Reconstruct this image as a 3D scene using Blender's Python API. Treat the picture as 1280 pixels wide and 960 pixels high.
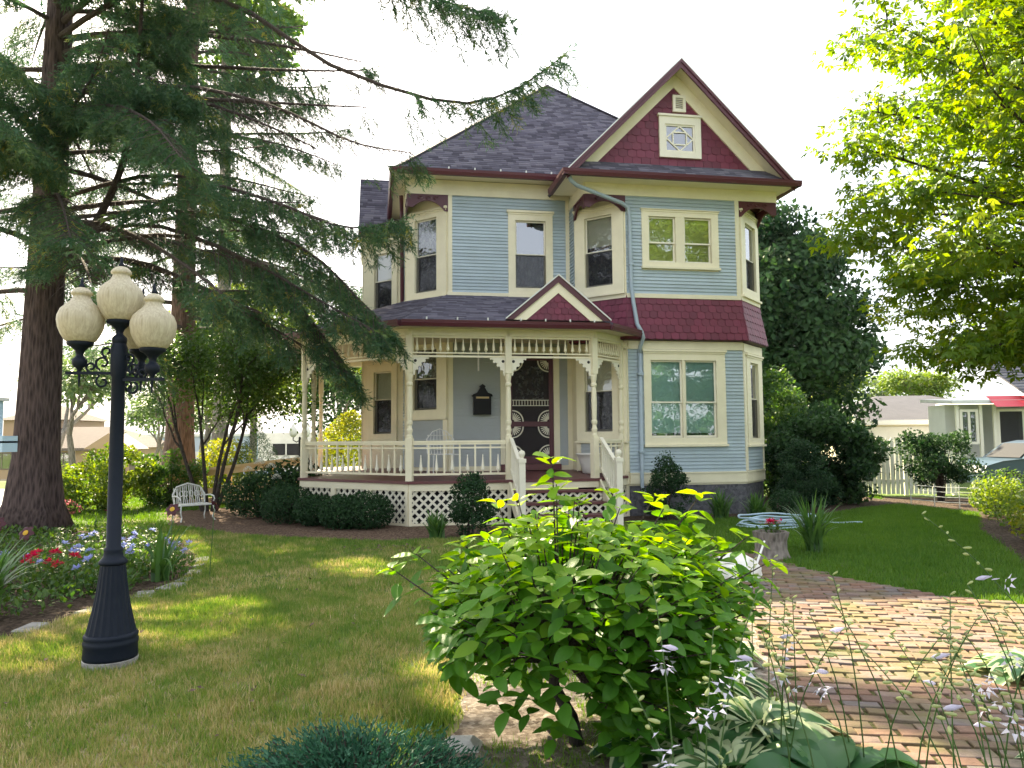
import bpy, math, random
import numpy as np
from mathutils import Matrix, Vector
random.seed(7); rng = np.random.default_rng(11)
for o in list(bpy.data.objects): bpy.data.objects.remove(o)
S = bpy.context.scene; COL = S.collection
R = math.radians; PI = math.pi
EYE = 1.6; PITCH = R(4.1); ROLL = R(.45)
# ---------------------------------------------------------------- camera
cam = bpy.data.objects.new('camera', bpy.data.cameras.new('camera')); COL.objects.link(cam)
fw = Vector((0, math.cos(PITCH), math.sin(PITCH))); r0 = Vector((1, 0, 0)); u0 = Vector((0, -math.sin(PITCH), math.cos(PITCH)))
rt = r0 * math.cos(ROLL) - u0 * math.sin(ROLL); up = u0 * math.cos(ROLL) + r0 * math.sin(ROLL)
m3 = Matrix((rt, up, -fw)).transposed()
cam.matrix_world = Matrix.Translation((0, 0, EYE)) @ m3.to_4x4()
cam.data.sensor_width = 36; cam.data.lens = 27; cam.data.clip_end = 3000; cam.data.clip_start = .05
S.camera = cam
# ---------------------------------------------------------------- sky and sun
SUN_AZ = R(27); SUN_EL = R(38)      # azimuth to the left of +Y (the sun stands behind the house, to the left)
sdir = Vector((-math.sin(SUN_AZ) * math.cos(SUN_EL), math.cos(SUN_AZ) * math.cos(SUN_EL), math.sin(SUN_EL)))
w = bpy.data.worlds.new('World'); S.world = w; w.use_nodes = True
nt = w.node_tree; nt.nodes.clear()
sky = nt.nodes.new('ShaderNodeTexSky'); sky.sky_type = 'NISHITA'; sky.sun_disc = False
sky.sun_elevation = SUN_EL; sky.sun_rotation = -SUN_AZ
sky.air_density = 1.0; sky.dust_density = 4.0; sky.ozone_density = 1.0
hz = nt.nodes.new('ShaderNodeMix'); hz.data_type = 'RGBA'; hz.inputs[0].default_value = .55
hz.inputs[7].default_value = (9.5, 9.7, 10.0, 1)       # thin even high cloud over the blue
bg = nt.nodes.new('ShaderNodeBackground'); bg.inputs[1].default_value = .055
wo = nt.nodes.new('ShaderNodeOutputWorld')
nt.links.new(sky.outputs[0], hz.inputs[6]); nt.links.new(hz.outputs[2], bg.inputs[0]); nt.links.new(bg.outputs[0], wo.inputs[0])
sl = bpy.data.lights.new('sun', 'SUN'); sl.energy = 5.0; sl.angle = R(.55); sl.color = (1, .86, .60)
so = bpy.data.objects.new('sun', sl); COL.objects.link(so)
so.rotation_euler = sdir.to_track_quat('Z', 'Y').to_euler(); so.location = (-8, 14, 30)
S.view_settings.view_transform = 'Standard'; S.view_settings.look = 'None'
S.view_settings.exposure = 2.35; S.view_settings.gamma = 1; S.view_settings.use_curve_mapping = False
S.render.engine = 'CYCLES'
S.cycles.max_bounces = 7; S.cycles.transparent_max_bounces = 12; S.cycles.diffuse_bounces = 4

# ---------------------------------------------------------------- materials
def nodes(name):
    m = bpy.data.materials.new(name); m.use_nodes = True
    t = m.node_tree; t.nodes.clear(); out = t.nodes.new('ShaderNodeOutputMaterial')
    return m, t, out
def N(t, typ, **k):
    n = t.nodes.new(typ)
    for a, v in k.items(): setattr(n, a, v)
    return n
def ramp(t, src, stops):
    r = N(t, 'ShaderNodeValToRGB'); e = r.color_ramp.elements
    while len(e) < len(stops): e.new(.5)
    for q, (p, c) in zip(e, stops): q.position = p; q.color = (*c, 1)
    t.links.new(src, r.inputs[0]); return r.outputs[0]
def mixc(t, fac, a, b, mode='MIX'):
    n = N(t, 'ShaderNodeMix', data_type='RGBA', blend_type=mode)
    for i, v in ((0, fac), (6, a), (7, b)):
        if hasattr(v, 'node'): t.links.new(v, n.inputs[i])
        elif i == 0: n.inputs[0].default_value = v
        else: n.inputs[i].default_value = (*v, 1)
    return n.outputs[2]
def coord(t, scale=(1, 1, 1), kind='Object'):
    c = N(t, 'ShaderNodeTexCoord'); m = N(t, 'ShaderNodeMapping'); m.inputs[3].default_value = scale
    t.links.new(c.outputs[kind], m.inputs[0]); return m.outputs[0]
def noise(t, vec, scale, detail=4, rough=.6, out=0):
    n = N(t, 'ShaderNodeTexNoise'); n.inputs['Scale'].default_value = scale; n.inputs['Detail'].default_value = detail
    n.inputs['Roughness'].default_value = rough
    if vec is not None: t.links.new(vec, n.inputs[0])
    return n.outputs[out]
def bump(t, h, strength=.3, dist=.02):
    b = N(t, 'ShaderNodeBump'); b.inputs['Strength'].default_value = strength; b.inputs['Distance'].default_value = dist
    t.links.new(h, b.inputs['Height']); return b.outputs[0]
def world_pos(t):
    return N(t, 'ShaderNodeNewGeometry').outputs['Position']
def rnd(t): return N(t, 'ShaderNodeObjectInfo').outputs['Random']
def prin(t, out, col, rough=.6, nrm=None, metal=0, spec=.5):
    p = N(t, 'ShaderNodeBsdfPrincipled')
    if hasattr(col, 'node'): t.links.new(col, p.inputs['Base Color'])
    else: p.inputs['Base Color'].default_value = (*col, 1)
    if hasattr(rough, 'node'): t.links.new(rough, p.inputs['Roughness'])
    else: p.inputs['Roughness'].default_value = rough
    p.inputs['Metallic'].default_value = metal; p.inputs['Specular IOR Level'].default_value = spec
    if nrm is not None: t.links.new(nrm, p.inputs['Normal'])
    if out is not None: t.links.new(p.outputs[0], out.inputs[0])
    return p
MT = {}
def paint(name, c, wear=.15, rough=.55, dirt=(.25, .22, .16), scale=3.0, per=.08, bumps=.15, spec=.5):
    """painted timber: slight blotching, per-board shift and dirt"""
    m, t, out = nodes(name); wp = world_pos(t)
    n = noise(t, wp, scale, 5, .65); n2 = noise(t, wp, 38, 3, .6)
    f = ramp(t, n, [(.38, (0, 0, 0)), (.78, (1, 1, 1))])
    mu = N(t, 'ShaderNodeMath', operation='MULTIPLY'); t.links.new(f, mu.inputs[0]); mu.inputs[1].default_value = wear
    col = mixc(t, mu.outputs[0], c, dirt)
    r = rnd(t); mr = N(t, 'ShaderNodeMapRange'); t.links.new(r, mr.inputs[0]); mr.inputs[3].default_value = 1 - per; mr.inputs[4].default_value = 1 + per * .6
    hs = N(t, 'ShaderNodeHueSaturation'); t.links.new(mr.outputs[0], hs.inputs['Value']); t.links.new(col, hs.inputs['Color'])
    prin(t, out, hs.outputs[0], rough, bump(t, n2, bumps, .004), spec=spec); MT[name] = m
paint('siding', (.41, .50, .56), .30, per=.11, dirt=(.27, .30, .30))
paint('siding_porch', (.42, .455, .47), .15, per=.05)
paint('cream', (.83, .77, .57), .28, per=.06, dirt=(.50, .44, .30))
paint('creamwhite', (.82, .78, .64), .14, per=.05)
paint('maroon', (.082, .013, .024), .10, rough=.45, dirt=(.10, .05, .05))
paint('purple', (.150, .020, .048), .16, rough=.6, dirt=(.12, .06, .07), per=.22)
paint('floor_maroon', (.115, .030, .036), .3, rough=.45, dirt=(.20, .13, .11))
paint('downpipe', (.37, .46, .53), .2, rough=.4)
paint('white', (.82, .82, .79), .12, per=.04)
paint('greywhite', (.72, .73, .70), .2)
paint('fence', (.70, .70, .56), .3, dirt=(.35, .36, .25), per=.12)
paint('tan', (.42, .27, .15), .15)
paint('brown', (.13, .09, .075), .2)
paint('bluepale', (.40, .48, .60), .1)
paint('woodraw', (.72, .50, .24), .35, rough=.65, dirt=(.36, .22, .10), scale=9)
paint('black', (.006, .006, .008), .1, rough=.45, dirt=(.02, .018, .018), spec=.2)
paint('lamp_iron', (.007, .011, .020), .2, rough=.55, dirt=(.014, .02, .032), scale=14, bumps=.3, spec=.18)
paint('brass', (.55, .40, .16), .2, rough=.35)
paint('lace_white', (.78, .76, .73), .05)
paint('red_awning', (.55, .04, .06), .1)
paint('sign_blue', (.42, .56, .66), .08)
paint('ceiling', (.60, .53, .38), .1)
paint('tyre', (.02, .02, .022), .1, rough=.8)
paint('chrome', (.5, .5, .52), .05, rough=.2)
paint('terracotta_white', (.80, .78, .74), .15)
paint('canvas', (.78, .76, .70), .1)

def simple(name, c, rough=.6, metal=0):
    m, t, out = nodes(name); prin(t, out, c, rough, None, metal); MT[name] = m
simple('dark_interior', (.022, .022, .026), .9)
simple('interior_wall', (.20, .185, .16), .9)
simple('shade_cloth', (.66, .62, .52), .8)
simple('shade_teal', (.52, .74, .68), .7)
simple('lime_reflection', (.60, .62, .22), .8)  # lime put into the cloth colour for foliage reflected in the panes
simple('carpaint', (.025, .06, .08), .3)

def glass(name, fac=.25, tint=(.9, .95, .95)):
    m, t, out = nodes(name); g = N(t, 'ShaderNodeBsdfGlossy'); g.inputs['Roughness'].default_value = .015
    g.inputs['Color'].default_value = (.95, .97, 1, 1)
    tr = N(t, 'ShaderNodeBsdfTransparent'); tr.inputs[0].default_value = (*tint, 1)
    n = noise(t, world_pos(t), 2.1, 2); t.links.new(bump(t, n, .25, .02), g.inputs['Normal'])
    fr = N(t, 'ShaderNodeFresnel'); fr.inputs[0].default_value = 1.6
    ad = N(t, 'ShaderNodeMath', operation='ADD'); t.links.new(fr.outputs[0], ad.inputs[0]); ad.inputs[1].default_value = fac
    mx = N(t, 'ShaderNodeMixShader'); t.links.new(ad.outputs[0], mx.inputs[0]); t.links.new(tr.outputs[0], mx.inputs[1]); t.links.new(g.outputs[0], mx.inputs[2])
    t.links.new(mx.outputs[0], out.inputs[0]); MT[name] = m
glass('glass', .10); glass('glass_bright', .20)
def screen(name, c=(.03, .03, .035), a=.55):
    m, t, out = nodes(name); d = N(t, 'ShaderNodeBsdfDiffuse'); d.inputs[0].default_value = (*c, 1)
    tr = N(t, 'ShaderNodeBsdfTransparent'); mx = N(t, 'ShaderNodeMixShader'); mx.inputs[0].default_value = a
    t.links.new(tr.outputs[0], mx.inputs[1]); t.links.new(d.outputs[0], mx.inputs[2]); t.links.new(mx.outputs[0], out.inputs[0]); MT[name] = m
screen('fly_screen', (.035, .035, .042), .62)
def lace(name):
    m, t, out = nodes(name); wp = world_pos(t)
    v = N(t, 'ShaderNodeTexVoronoi'); v.inputs['Scale'].default_value = 17; t.links.new(wp, v.inputs[0])
    n = noise(t, wp, 9, 3); f = ramp(t, n, [(.40, (.05, .05, .05)), (.62, (.8, .8, .8))])
    d = N(t, 'ShaderNodeBsdfDiffuse'); d.inputs[0].default_value = (.58, .58, .55, 1); tr = N(t, 'ShaderNodeBsdfTransparent')
    mu = N(t, 'ShaderNodeMath', operation='MULTIPLY'); t.links.new(f, mu.inputs[0])
    f2 = ramp(t, v.outputs[0], [(.15, (.35, .35, .35)), (.5, (1, 1, 1))]); t.links.new(f2, mu.inputs[1])
    mx = N(t, 'ShaderNodeMixShader'); t.links.new(mu.outputs[0], mx.inputs[0])
    t.links.new(tr.outputs[0], mx.inputs[1]); t.links.new(d.outputs[0], mx.inputs[2]); t.links.new(mx.outputs[0], out.inputs[0]); MT[name] = m
lace('lace')

def attr_tint(t):
    a = N(t, 'ShaderNodeAttribute'); a.attribute_name = 'tint'; return a.outputs['Fac']
def roofmat(name, stops):
    m, t, out = nodes(name); wp = world_pos(t); n = noise(t, wp, 2.2, 4); n2 = noise(t, wp, 90, 3)
    c = ramp(t, attr_tint(t), stops); c = mixc(t, .35, c, ramp(t, n, [(.3, (.55, .55, .55)), (.7, (1.2, 1.2, 1.2))]), 'MULTIPLY')
    prin(t, out, c, .85, bump(t, n2, .5, .006), spec=.25); MT[name] = m
roofmat('roof', [(0, (.065, .06, .082)), (.5, (.115, .108, .145)), (1, (.17, .16, .20))])
roofmat('roof_light', [(0, (.10, .10, .115)), (1, (.16, .16, .18))])
roofmat('roof_brown', [(0, (.05, .032, .034)), (1, (.10, .065, .06))])

def leafmat(name, stops, transl=.45, rough=.5, tcol=None, spec=.4, vein=False, edge=None):
    """leaf: reflective and translucent, hue by the per-leaf tint"""
    m, t, out = nodes(name); c = ramp(t, attr_tint(t), stops)
    if edge:
        a = N(t, 'ShaderNodeAttribute'); a.attribute_name = 'edge'
        e = ramp(t, a.outputs['Fac'], [(.48, (0, 0, 0)), (.62, (1, 1, 1))]); c = mixc(t, e, c, edge)
    if vein:
        wv = N(t, 'ShaderNodeTexWave'); wv.inputs['Scale'].default_value = 9; wv.inputs['Distortion'].default_value = 1.2
        t.links.new(coord(t), wv.inputs[0]); nm = bump(t, wv.outputs[1], .25, .01)
    else: nm = None
    p = prin(t, None, c, rough, nm, spec=spec)
    tr = N(t, 'ShaderNodeBsdfTranslucent')
    hs = N(t, 'ShaderNodeHueSaturation'); hs.inputs['Hue'].default_value = .478; hs.inputs['Saturation'].default_value = 1.18; hs.inputs['Value'].default_value = 1.65
    t.links.new(c, hs.inputs['Color']); t.links.new(hs.outputs[0], tr.inputs[0])
    mx = N(t, 'ShaderNodeMixShader'); mx.inputs[0].default_value = transl
    t.links.new(p.outputs[0], mx.inputs[1]); t.links.new(tr.outputs[0], mx.inputs[2]); t.links.new(mx.outputs[0], out.inputs[0]); MT[name] = m
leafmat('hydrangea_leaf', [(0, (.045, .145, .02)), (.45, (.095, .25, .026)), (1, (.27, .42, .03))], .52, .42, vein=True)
leafmat('maple_leaf', [(0, (.055, .13, .016)), (.5, (.12, .21, .02)), (1, (.24, .28, .022))], .52, .5)
leafmat('needles', [(0, (.032, .078, .042)), (.5, (.06, .128, .058)), (.8, (.115, .175, .06)), (1, (.26, .26, .06))], .32, .6)
leafmat('dark_leaf', [(0, (.008, .03, .012)), (1, (.045, .10, .032))], .22, .65, spec=.2)
leafmat('mid_leaf', [(0, (.03, .085, .02)), (1, (.085, .155, .03))], .38, .5)
leafmat('bright_leaf', [(0, (.07, .15, .025)), (1, (.19, .25, .04))], .42, .5)
leafmat('far_leaf', [(0, (.06, .12, .05)), (1, (.15, .21, .08))], .35, .6)
leafmat('gold_leaf', [(0, (.09, .16, .02)), (1, (.26, .27, .03))], .45, .5)
leafmat('boxwood', [(0, (.010, .034, .014)), (1, (.032, .078, .026))], .18, .6, spec=.2)
leafmat('yew', [(0, (.012, .04, .018)), (1, (.04, .085, .035))], .18, .6, spec=.2)
leafmat('juniper', [(0, (.014, .065, .040)), (1, (.055, .15, .085))], .15, .6, spec=.25)
leafmat('hosta_leaf', [(0, (.028, .10, .038)), (1, (.075, .18, .055))], .35, .35, edge=(.50, .56, .34))
leafmat('hosta_plain', [(0, (.035, .12, .045)), (1, (.09, .20, .07))], .35, .35)
leafmat('strap_leaf', [(0, (.04, .11, .03)), (1, (.10, .20, .05))], .35, .4)
leafmat('grass', [(0, (.08, .165, .03)), (.42, (.165, .25, .055)), (.68, (.32, .30, .11)), (1, (.52, .44, .24))], .35, .6, spec=.2)
leafmat('grass_green', [(0, (.05, .13, .02)), (1, (.13, .235, .04))], .35, .6, spec=.2)
def petal(name, c, transl=.4):
    leafmat(name, [(0, tuple(.8 * x for x in c)), (1, c)], transl, .55)
petal('petal_lilac', (.74, .70, .84)); petal('petal_white', (.80, .80, .74)); petal('petal_red', (.55, .02, .03)); petal('petal_crimson', (.60, .015, .06))
petal('petal_blue', (.36, .37, .66)); petal('petal_maroon', (.055, .008, .015), .15); petal('petal_yellow', (.80, .55, .05)); petal('petal_pink', (.62, .25, .24)); petal('petal_green', (.50, .56, .28))
leafmat('stem_green', [(0, (.06, .12, .03)), (1, (.10, .17, .05))], .1, .5)

def bark(name, a, b, sc=1.0, zs=.25):
    m, t, out = nodes(name); v = coord(t, (1, 1, zs))
    vo = N(t, 'ShaderNodeTexVoronoi'); vo.inputs['Scale'].default_value = 22 * sc; t.links.new(v, vo.inputs[0])
    n = noise(t, v, 14 * sc, 6, .7); f = mixc(t, .5, vo.outputs[0], n)
    c = ramp(t, f, [(.2, a), (.62, b)])
    prin(t, out, c, .9, bump(t, f, 1.0, .05), spec=.2); MT[name] = m
bark('bark_spruce', (.014, .010, .010), (.105, .075, .07), 1.1, .16)
bark('bark_twig', (.045, .036, .032), (.12, .095, .085), 3, 1)
bark('bark_red', (.05, .032, .026), (.17, .112, .09), 1, .2)
bark('bark_dark', (.022, .019, .018), (.075, .062, .055), 2)
bark('bark_grey', (.09, .08, .07), (.26, .23, .2))
# ---------------------------------------------------------------- object helpers
def link(name, data, parent=None, loc=None):
    o = bpy.data.objects.new(name, data); COL.objects.link(o)
    if parent is not None: o.parent = parent
    if loc is not None: o.location = loc
    return o
def tag(o, label=None, cat=None, group=None, kind=None):
    if label: o['label'] = label
    if cat: o['category'] = cat
    if group: o['group'] = group
    if kind: o['kind'] = kind
    return o
def empty(name, loc, rz=0, label=None, cat=None, group=None):
    o = link(name, None, None, loc); o.rotation_euler.z = rz; o.empty_display_size = .2
    return tag(o, label, cat, group)
def copy_tree(o, parent=None):
    c = o.copy(); COL.objects.link(c)
    if parent is not None: c.parent = parent
    for ch in list(o.children): copy_tree(ch, c)
    return c
class MB:
    """collects shapes into one mesh"""
    def __init__(s): s.v = []; s.f = []
    def add(s, vs, fs):
        b = len(s.v); s.v += [tuple(x) for x in vs]; s.f += [tuple(i + b for i in f) for f in fs]; return s
    def box(s, a, b):
        (x0, y0, z0), (x1, y1, z1) = a, b
        return s.add([(x0, y0, z0), (x1, y0, z0), (x1, y1, z0), (x0, y1, z0), (x0, y0, z1), (x1, y0, z1), (x1, y1, z1), (x0, y1, z1)],
                     [(0, 3, 2, 1), (4, 5, 6, 7), (0, 1, 5, 4), (1, 2, 6, 5), (2, 3, 7, 6), (3, 0, 4, 7)])
    def bar(s, p, q, w, h=None, upv=(0, 0, 1)):
        """rectangular bar from p to q: w across, h along upv"""
        h = w if h is None else h
        p = Vector(p); q = Vector(q); d = (q - p).normalized(); u = Vector(upv)
        if abs(d.dot(u)) > .99: u = Vector((0, 1, 0))
        a = d.cross(u).normalized(); u = a.cross(d).normalized()
        vs = [c + a * (i * w / 2) + u * (j * h / 2) for c in (p, q) for i, j in ((-1, -1), (1, -1), (1, 1), (-1, 1))]
        return s.add(vs, [(0, 3, 2, 1), (4, 5, 6, 7), (0, 1, 5, 4), (1, 2, 6, 5), (2, 3, 7, 6), (3, 0, 4, 7)])
    def tube(s, pts, rad, n=8, cap=True):
        pts = [Vector(p) for p in pts]; k = len(pts)
        rad = [rad] * k if not hasattr(rad, '__len__') else rad
        b = len(s.v); ref = None
        for i, p in enumerate(pts):
            d = (pts[min(i + 1, k - 1)] - pts[max(i - 1, 0)]).normalized()
            if ref is None: ref = Vector((1, 0, 0)) if abs(d.x) < .9 else Vector((0, 1, 0))
            a = (ref - d * ref.dot(d)).normalized(); ref = a; c = d.cross(a)
            for j in range(n):
                t = 2 * PI * j / n; q = p + (a * math.cos(t) + c * math.sin(t)) * rad[i]; s.v.append(tuple(q))
        for i in range(k - 1):
            for j in range(n):
                s.f.append((b + i * n + j, b + i * n + (j + 1) % n, b + (i + 1) * n + (j + 1) % n, b + (i + 1) * n + j))
        if cap: s.f.append(tuple(b + j for j in range(n))[::-1]); s.f.append(tuple(b + (k - 1) * n + j for j in range(n)))
        return s
    def lathe(s, prof, n=16, c=(0, 0, 0), flute=0, sq=None):
        b = len(s.v)
        for r, z in prof:
            for j in range(n):
                t = 2 * PI * (j + .5) / n; rr = r * (1 - (flute if j % 2 else 0))
                s.v.append((c[0] + rr * math.cos(t), c[1] + rr * math.sin(t), c[2] + z))
        for i in range(len(prof) - 1):
            for j in range(n):
                s.f.append((b + i * n + j, b + i * n + (j + 1) % n, b + (i + 1) * n + (j + 1) % n, b + (i + 1) * n + j))
        s.f.append(tuple(b + j for j in range(n))[::-1]); s.f.append(tuple(b + (len(prof) - 1) * n + j for j in range(n)))
        return s
    def prism(s, poly, y0, y1, M=None):
        """polygon in the local x/z plane pushed from y0 to y1"""
        n = len(poly); vs = [(x, y0, z) for x, z in poly] + [(x, y1, z) for x, z in poly]
        if M is not None: vs = [tuple(M @ Vector(q)) for q in vs]
        fs = [tuple(range(n)), tuple(range(2 * n - 1, n - 1, -1))] + [(i, i + n, (i + 1) % n + n, (i + 1) % n) for i in range(n)]
        return s.add(vs, fs)
    def mesh(s, name, mat, smooth=False):
        me = bpy.data.meshes.new(name); me.from_pydata(s.v, [], s.f); me.update()
        if mat: me.materials.append(MT[mat])
        if smooth:
            me.polygons.foreach_set('use_smooth', [len(p.vertices) <= 4 for p in me.polygons])
        return me
    def build(s, name, mat, parent=None, smooth=False, loc=None):
        return link(name, s.mesh(name, mat, smooth), parent, loc)
def np_mesh(name, V, F, mat, tint=None, smooth=False, edge=None):
    V = np.asarray(V, np.float32); F = np.asarray(F, np.int32); k = F.shape[1]
    me = bpy.data.meshes.new(name); me.vertices.add(len(V)); me.vertices.foreach_set('co', V.ravel())
    me.loops.add(F.size); me.loops.foreach_set('vertex_index', F.ravel()); me.polygons.add(len(F))
    me.polygons.foreach_set('loop_start', np.arange(0, F.size, k, dtype=np.int32))
    if smooth: me.polygons.foreach_set('use_smooth', np.ones(len(F), bool))
    for nm, arr in (('tint', tint), ('edge', edge)):
        if arr is not None:
            a = me.attributes.new(nm, 'FLOAT', 'POINT'); a.data.foreach_set('value', np.asarray(arr, np.float32))
    me.update(calc_edges=True); me.materials.append(MT[mat]); return me
def unit(a): return a / np.maximum(np.linalg.norm(a, axis=-1, keepdims=True), 1e-9)
def frames(d, upv=None, roll=None):
    """n x 3 x 3 bases: column 1 (local y) runs along d, column 2 (local z) is as near upv as it can be"""
    d = unit(np.asarray(d, float)); n = len(d)
    u = np.tile((0, 0, 1.), (n, 1)) if upv is None else unit(np.asarray(upv, float))
    x = np.cross(d, u); bad = np.linalg.norm(x, axis=1) < 1e-3; x[bad] = (1, 0, 0); x = unit(x); z = np.cross(x, d)
    if roll is not None:
        c, s_ = np.cos(roll)[:, None], np.sin(roll)[:, None]; x, z = x * c + z * s_, z * c - x * s_
    return np.stack([x, d, z], axis=2)
def stamp(tv, tf, M, T, sc, tint=None):
    """copies of one small template: -> verts, faces, tint"""
    tv = np.asarray(tv, float); tf = np.asarray(tf); n = len(T); k = len(tv)
    sc = np.broadcast_to(np.asarray(sc, float).reshape(-1, 1) if np.ndim(sc) <= 1 else sc, (n, 1) if np.ndim(sc) <= 1 else (n, 3))
    V = np.einsum('nij,nkj->nki', M, tv[None] * sc[:, None, :]) + np.asarray(T)[:, None, :]
    F = tf[None] + (np.arange(n) * k)[:, None, None]
    tt = np.repeat(rng.random(n) if tint is None else tint, k)
    return V.reshape(-1, 3), F.reshape(-1, tf.shape[1]), tt
def join(parts):
    V, F, T = [], [], []; b = 0
    for v, f, t in parts: V.append(v); F.append(f + b); T.append(t); b += len(v)
    return np.concatenate(V), np.concatenate(F), np.concatenate(T)
def rand_dirs(n): return unit(rng.normal(size=(n, 3)))
# leaf templates: local y is the leaf axis, z its upper side
def leaf_tpl(width, seg=4, fold=.18, curl=.25, tip=1.0, peak=.42):
    vs, fs = [], []
    for i in range(seg + 1):
        t = i / seg; wd = width * (math.sin(PI * t ** (math.log(.5) / math.log(peak))) ** .8 if 0 < t < 1 else (.06 if t == 0 else 0.0))
        z = -curl * t * t
        vs += [(-wd, t, z + fold * wd), (0, t, z), (wd, t, z + fold * wd)]
    for i in range(seg):
        for a in (0, 1):
            q = 3 * i + a; fs += [(q, q + 1, q + 4), (q, q + 4, q + 3)]
    return np.array(vs), np.array(fs)
LEAF4 = leaf_tpl(.30); LEAF2 = leaf_tpl(.28, 2, .2, .2)
DIAMOND = (np.array([(0, 0, 0), (.3, .45, .06), (0, 1, -.1), (-.3, .45, .06)]), np.array([(0, 1, 2), (0, 2, 3)]))
_mp = [(0, 0), (.28, .06), (.52, .30), (.30, .38), (.42, .72), (.18, .62), (0, 1), (-.18, .62), (-.42, .72), (-.30, .38), (-.52, .30), (-.28, .06)]
MAPLE = (np.array([(x, y, .10 * abs(x) - .12 * y * y) for x, y in _mp] + [(0, .38, 0)]), np.array([(i, (i + 1) % 12, 12) for i in range(12)]))
NEEDLE = (np.array([(-.09, 0, 0), (.09, 0, 0), (0, 1, 0)]), np.array([(0, 1, 2)]))
# ---------------------------------------------------------------- ground
def gz(x, y):
    """height of the ground: level garden, falling away to the left beyond the road"""
    t = np.clip((np.asarray(y, float) - 29) / 45, 0, 1) * np.clip((4 - np.asarray(x, float)) / 8, 0, 1)
    return -2.3 * t * t * (3 - 2 * t)
def grid_mesh(name, xs, ys, mat, zoff=0.):
    X, Y = np.meshgrid(xs, ys); Z = gz(X, Y) + zoff; V = np.stack([X, Y, Z], -1).reshape(-1, 3)
    nx = len(xs); i = np.arange(len(ys) - 1)[:, None] * nx + np.arange(nx - 1)[None]; i = i.ravel()
    return np_mesh(name, V, np.stack([i, i + 1, i + nx + 1, i + nx], 1), mat, smooth=True)
m, t, out = nodes('lawn'); wp = world_pos(t)
n1 = noise(t, wp, .55, 5, .65); n2 = noise(t, wp, 7, 5, .7); n3 = noise(t, wp, 120, 2)
g1 = ramp(t, n2, [(.3, (.06, .10, .024)), (.7, (.125, .175, .05))]); dry = ramp(t, n2, [(.3, (.20, .165, .09)), (.72, (.42, .35, .20))])
sx = N(t, 'ShaderNodeSeparateXYZ'); t.links.new(wp, sx.inputs[0])
rg = N(t, 'ShaderNodeMapRange'); t.links.new(sx.outputs[0], rg.inputs[0]); rg.inputs[1].default_value = .5; rg.inputs[2].default_value = 3.2; rg.inputs[3].default_value = .10; rg.inputs[4].default_value = -.22
ry = N(t, 'ShaderNodeMapRange'); t.links.new(sx.outputs[1], ry.inputs[0]); ry.inputs[1].default_value = 7; ry.inputs[2].default_value = 13; ry.inputs[3].default_value = 0; ry.inputs[4].default_value = -.14
ad = N(t, 'ShaderNodeMath', operation='ADD'); t.links.new(n1, ad.inputs[0]); t.links.new(rg.outputs[0], ad.inputs[1])
ad2 = N(t, 'ShaderNodeMath', operation='ADD'); t.links.new(ad.outputs[0], ad2.inputs[0]); t.links.new(ry.outputs[0], ad2.inputs[1])
prin(t, out, mixc(t, ramp(t, ad2.outputs[0], [(.50, (0, 0, 0)), (.66, (1, 1, 1))]), g1, dry), .95, bump(t, n3, .6, .02), spec=.1); MT['lawn'] = m
def soilmat(name, a, b, c, sc=30):
    m, t, out = nodes(name); wp = world_pos(t); vo = N(t, 'ShaderNodeTexVoronoi'); vo.inputs['Scale'].default_value = sc; t.links.new(wp, vo.inputs[0])
    n = noise(t, wp, sc * .8, 5, .75); cc = ramp(t, mixc(t, .4, n, vo.outputs['Color']), [(.28, a), (.5, b), (.75, c)])
    prin(t, out, cc, .95, bump(t, n, .9, .03), spec=.1); MT[name] = m
soilmat('soil', (.028, .02, .015), (.07, .05, .036), (.16, .12, .09)); soilmat('mulch', (.05, .03, .022), (.13, .085, .06), (.27, .20, .15), 36)
soilmat('bare_dirt', (.11, .085, .068), (.22, .18, .145), (.42, .37, .32), 26); soilmat('concrete', (.42, .40, .37), (.5, .48, .45), (.57, .55, .52), 14)
soilmat('road_grey', (.38, .37, .37), (.44, .43, .43), (.5, .49, .49), 10); soilmat('moss_joint', (.03, .032, .014), (.075, .08, .028), (.17, .15, .08), 40)
soilmat('stone_grey', (.19, .18, .165), (.30, .285, .265), (.42, .40, .37), 12); soilmat('stone_dark', (.07, .072, .082), (.12, .12, .135), (.19, .19, .205), 16)
xs = np.concatenate([[-900, -300, -120], np.linspace(-70, 60, 53), [120, 300, 900]]); ys = np.concatenate([[-60, -20], np.linspace(-6, 110, 47), [180, 400, 1200]])
ground = link('lawn', grid_mesh('lawn', xs, ys, 'lawn')); tag(ground, 'patchy mown lawn around the house', kind='structure')
def sheet(name, poly, mat, z, label=None, kind='structure', sub=1):
    """flat or draped area of the ground"""
    me = bpy.data.meshes.new(name); me.from_pydata([(x, y, float(gz(x, y)) + z) for x, y in poly], [], [tuple(range(len(poly)))]); me.materials.append(MT[mat])
    return tag(link(name, me), label, kind=kind)
def wobble(poly, step=.25, amp=.05, seed=1):
    r = random.Random(seed); o = []
    for (a, b), (c, d) in zip(poly, poly[1:] + poly[:1]):
        k = max(1, int(math.hypot(c - a, d - b) / step))
        for i in range(k): o.append((a + (c - a) * i / k + r.uniform(-amp, amp), b + (d - b) * i / k + r.uniform(-amp, amp)))
    return o
def inside(poly, P):
    P = np.asarray(P); x, y = P[:, 0], P[:, 1]; c = np.zeros(len(P), bool); q = poly[-1]
    for p in poly:
        cond = ((p[1] > y) != (q[1] > y)); den = (q[1] - p[1]) or 1e-9
        c ^= cond & (x < (q[0] - p[0]) * (y - p[1]) / den + p[0]); q = p
    return c
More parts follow.
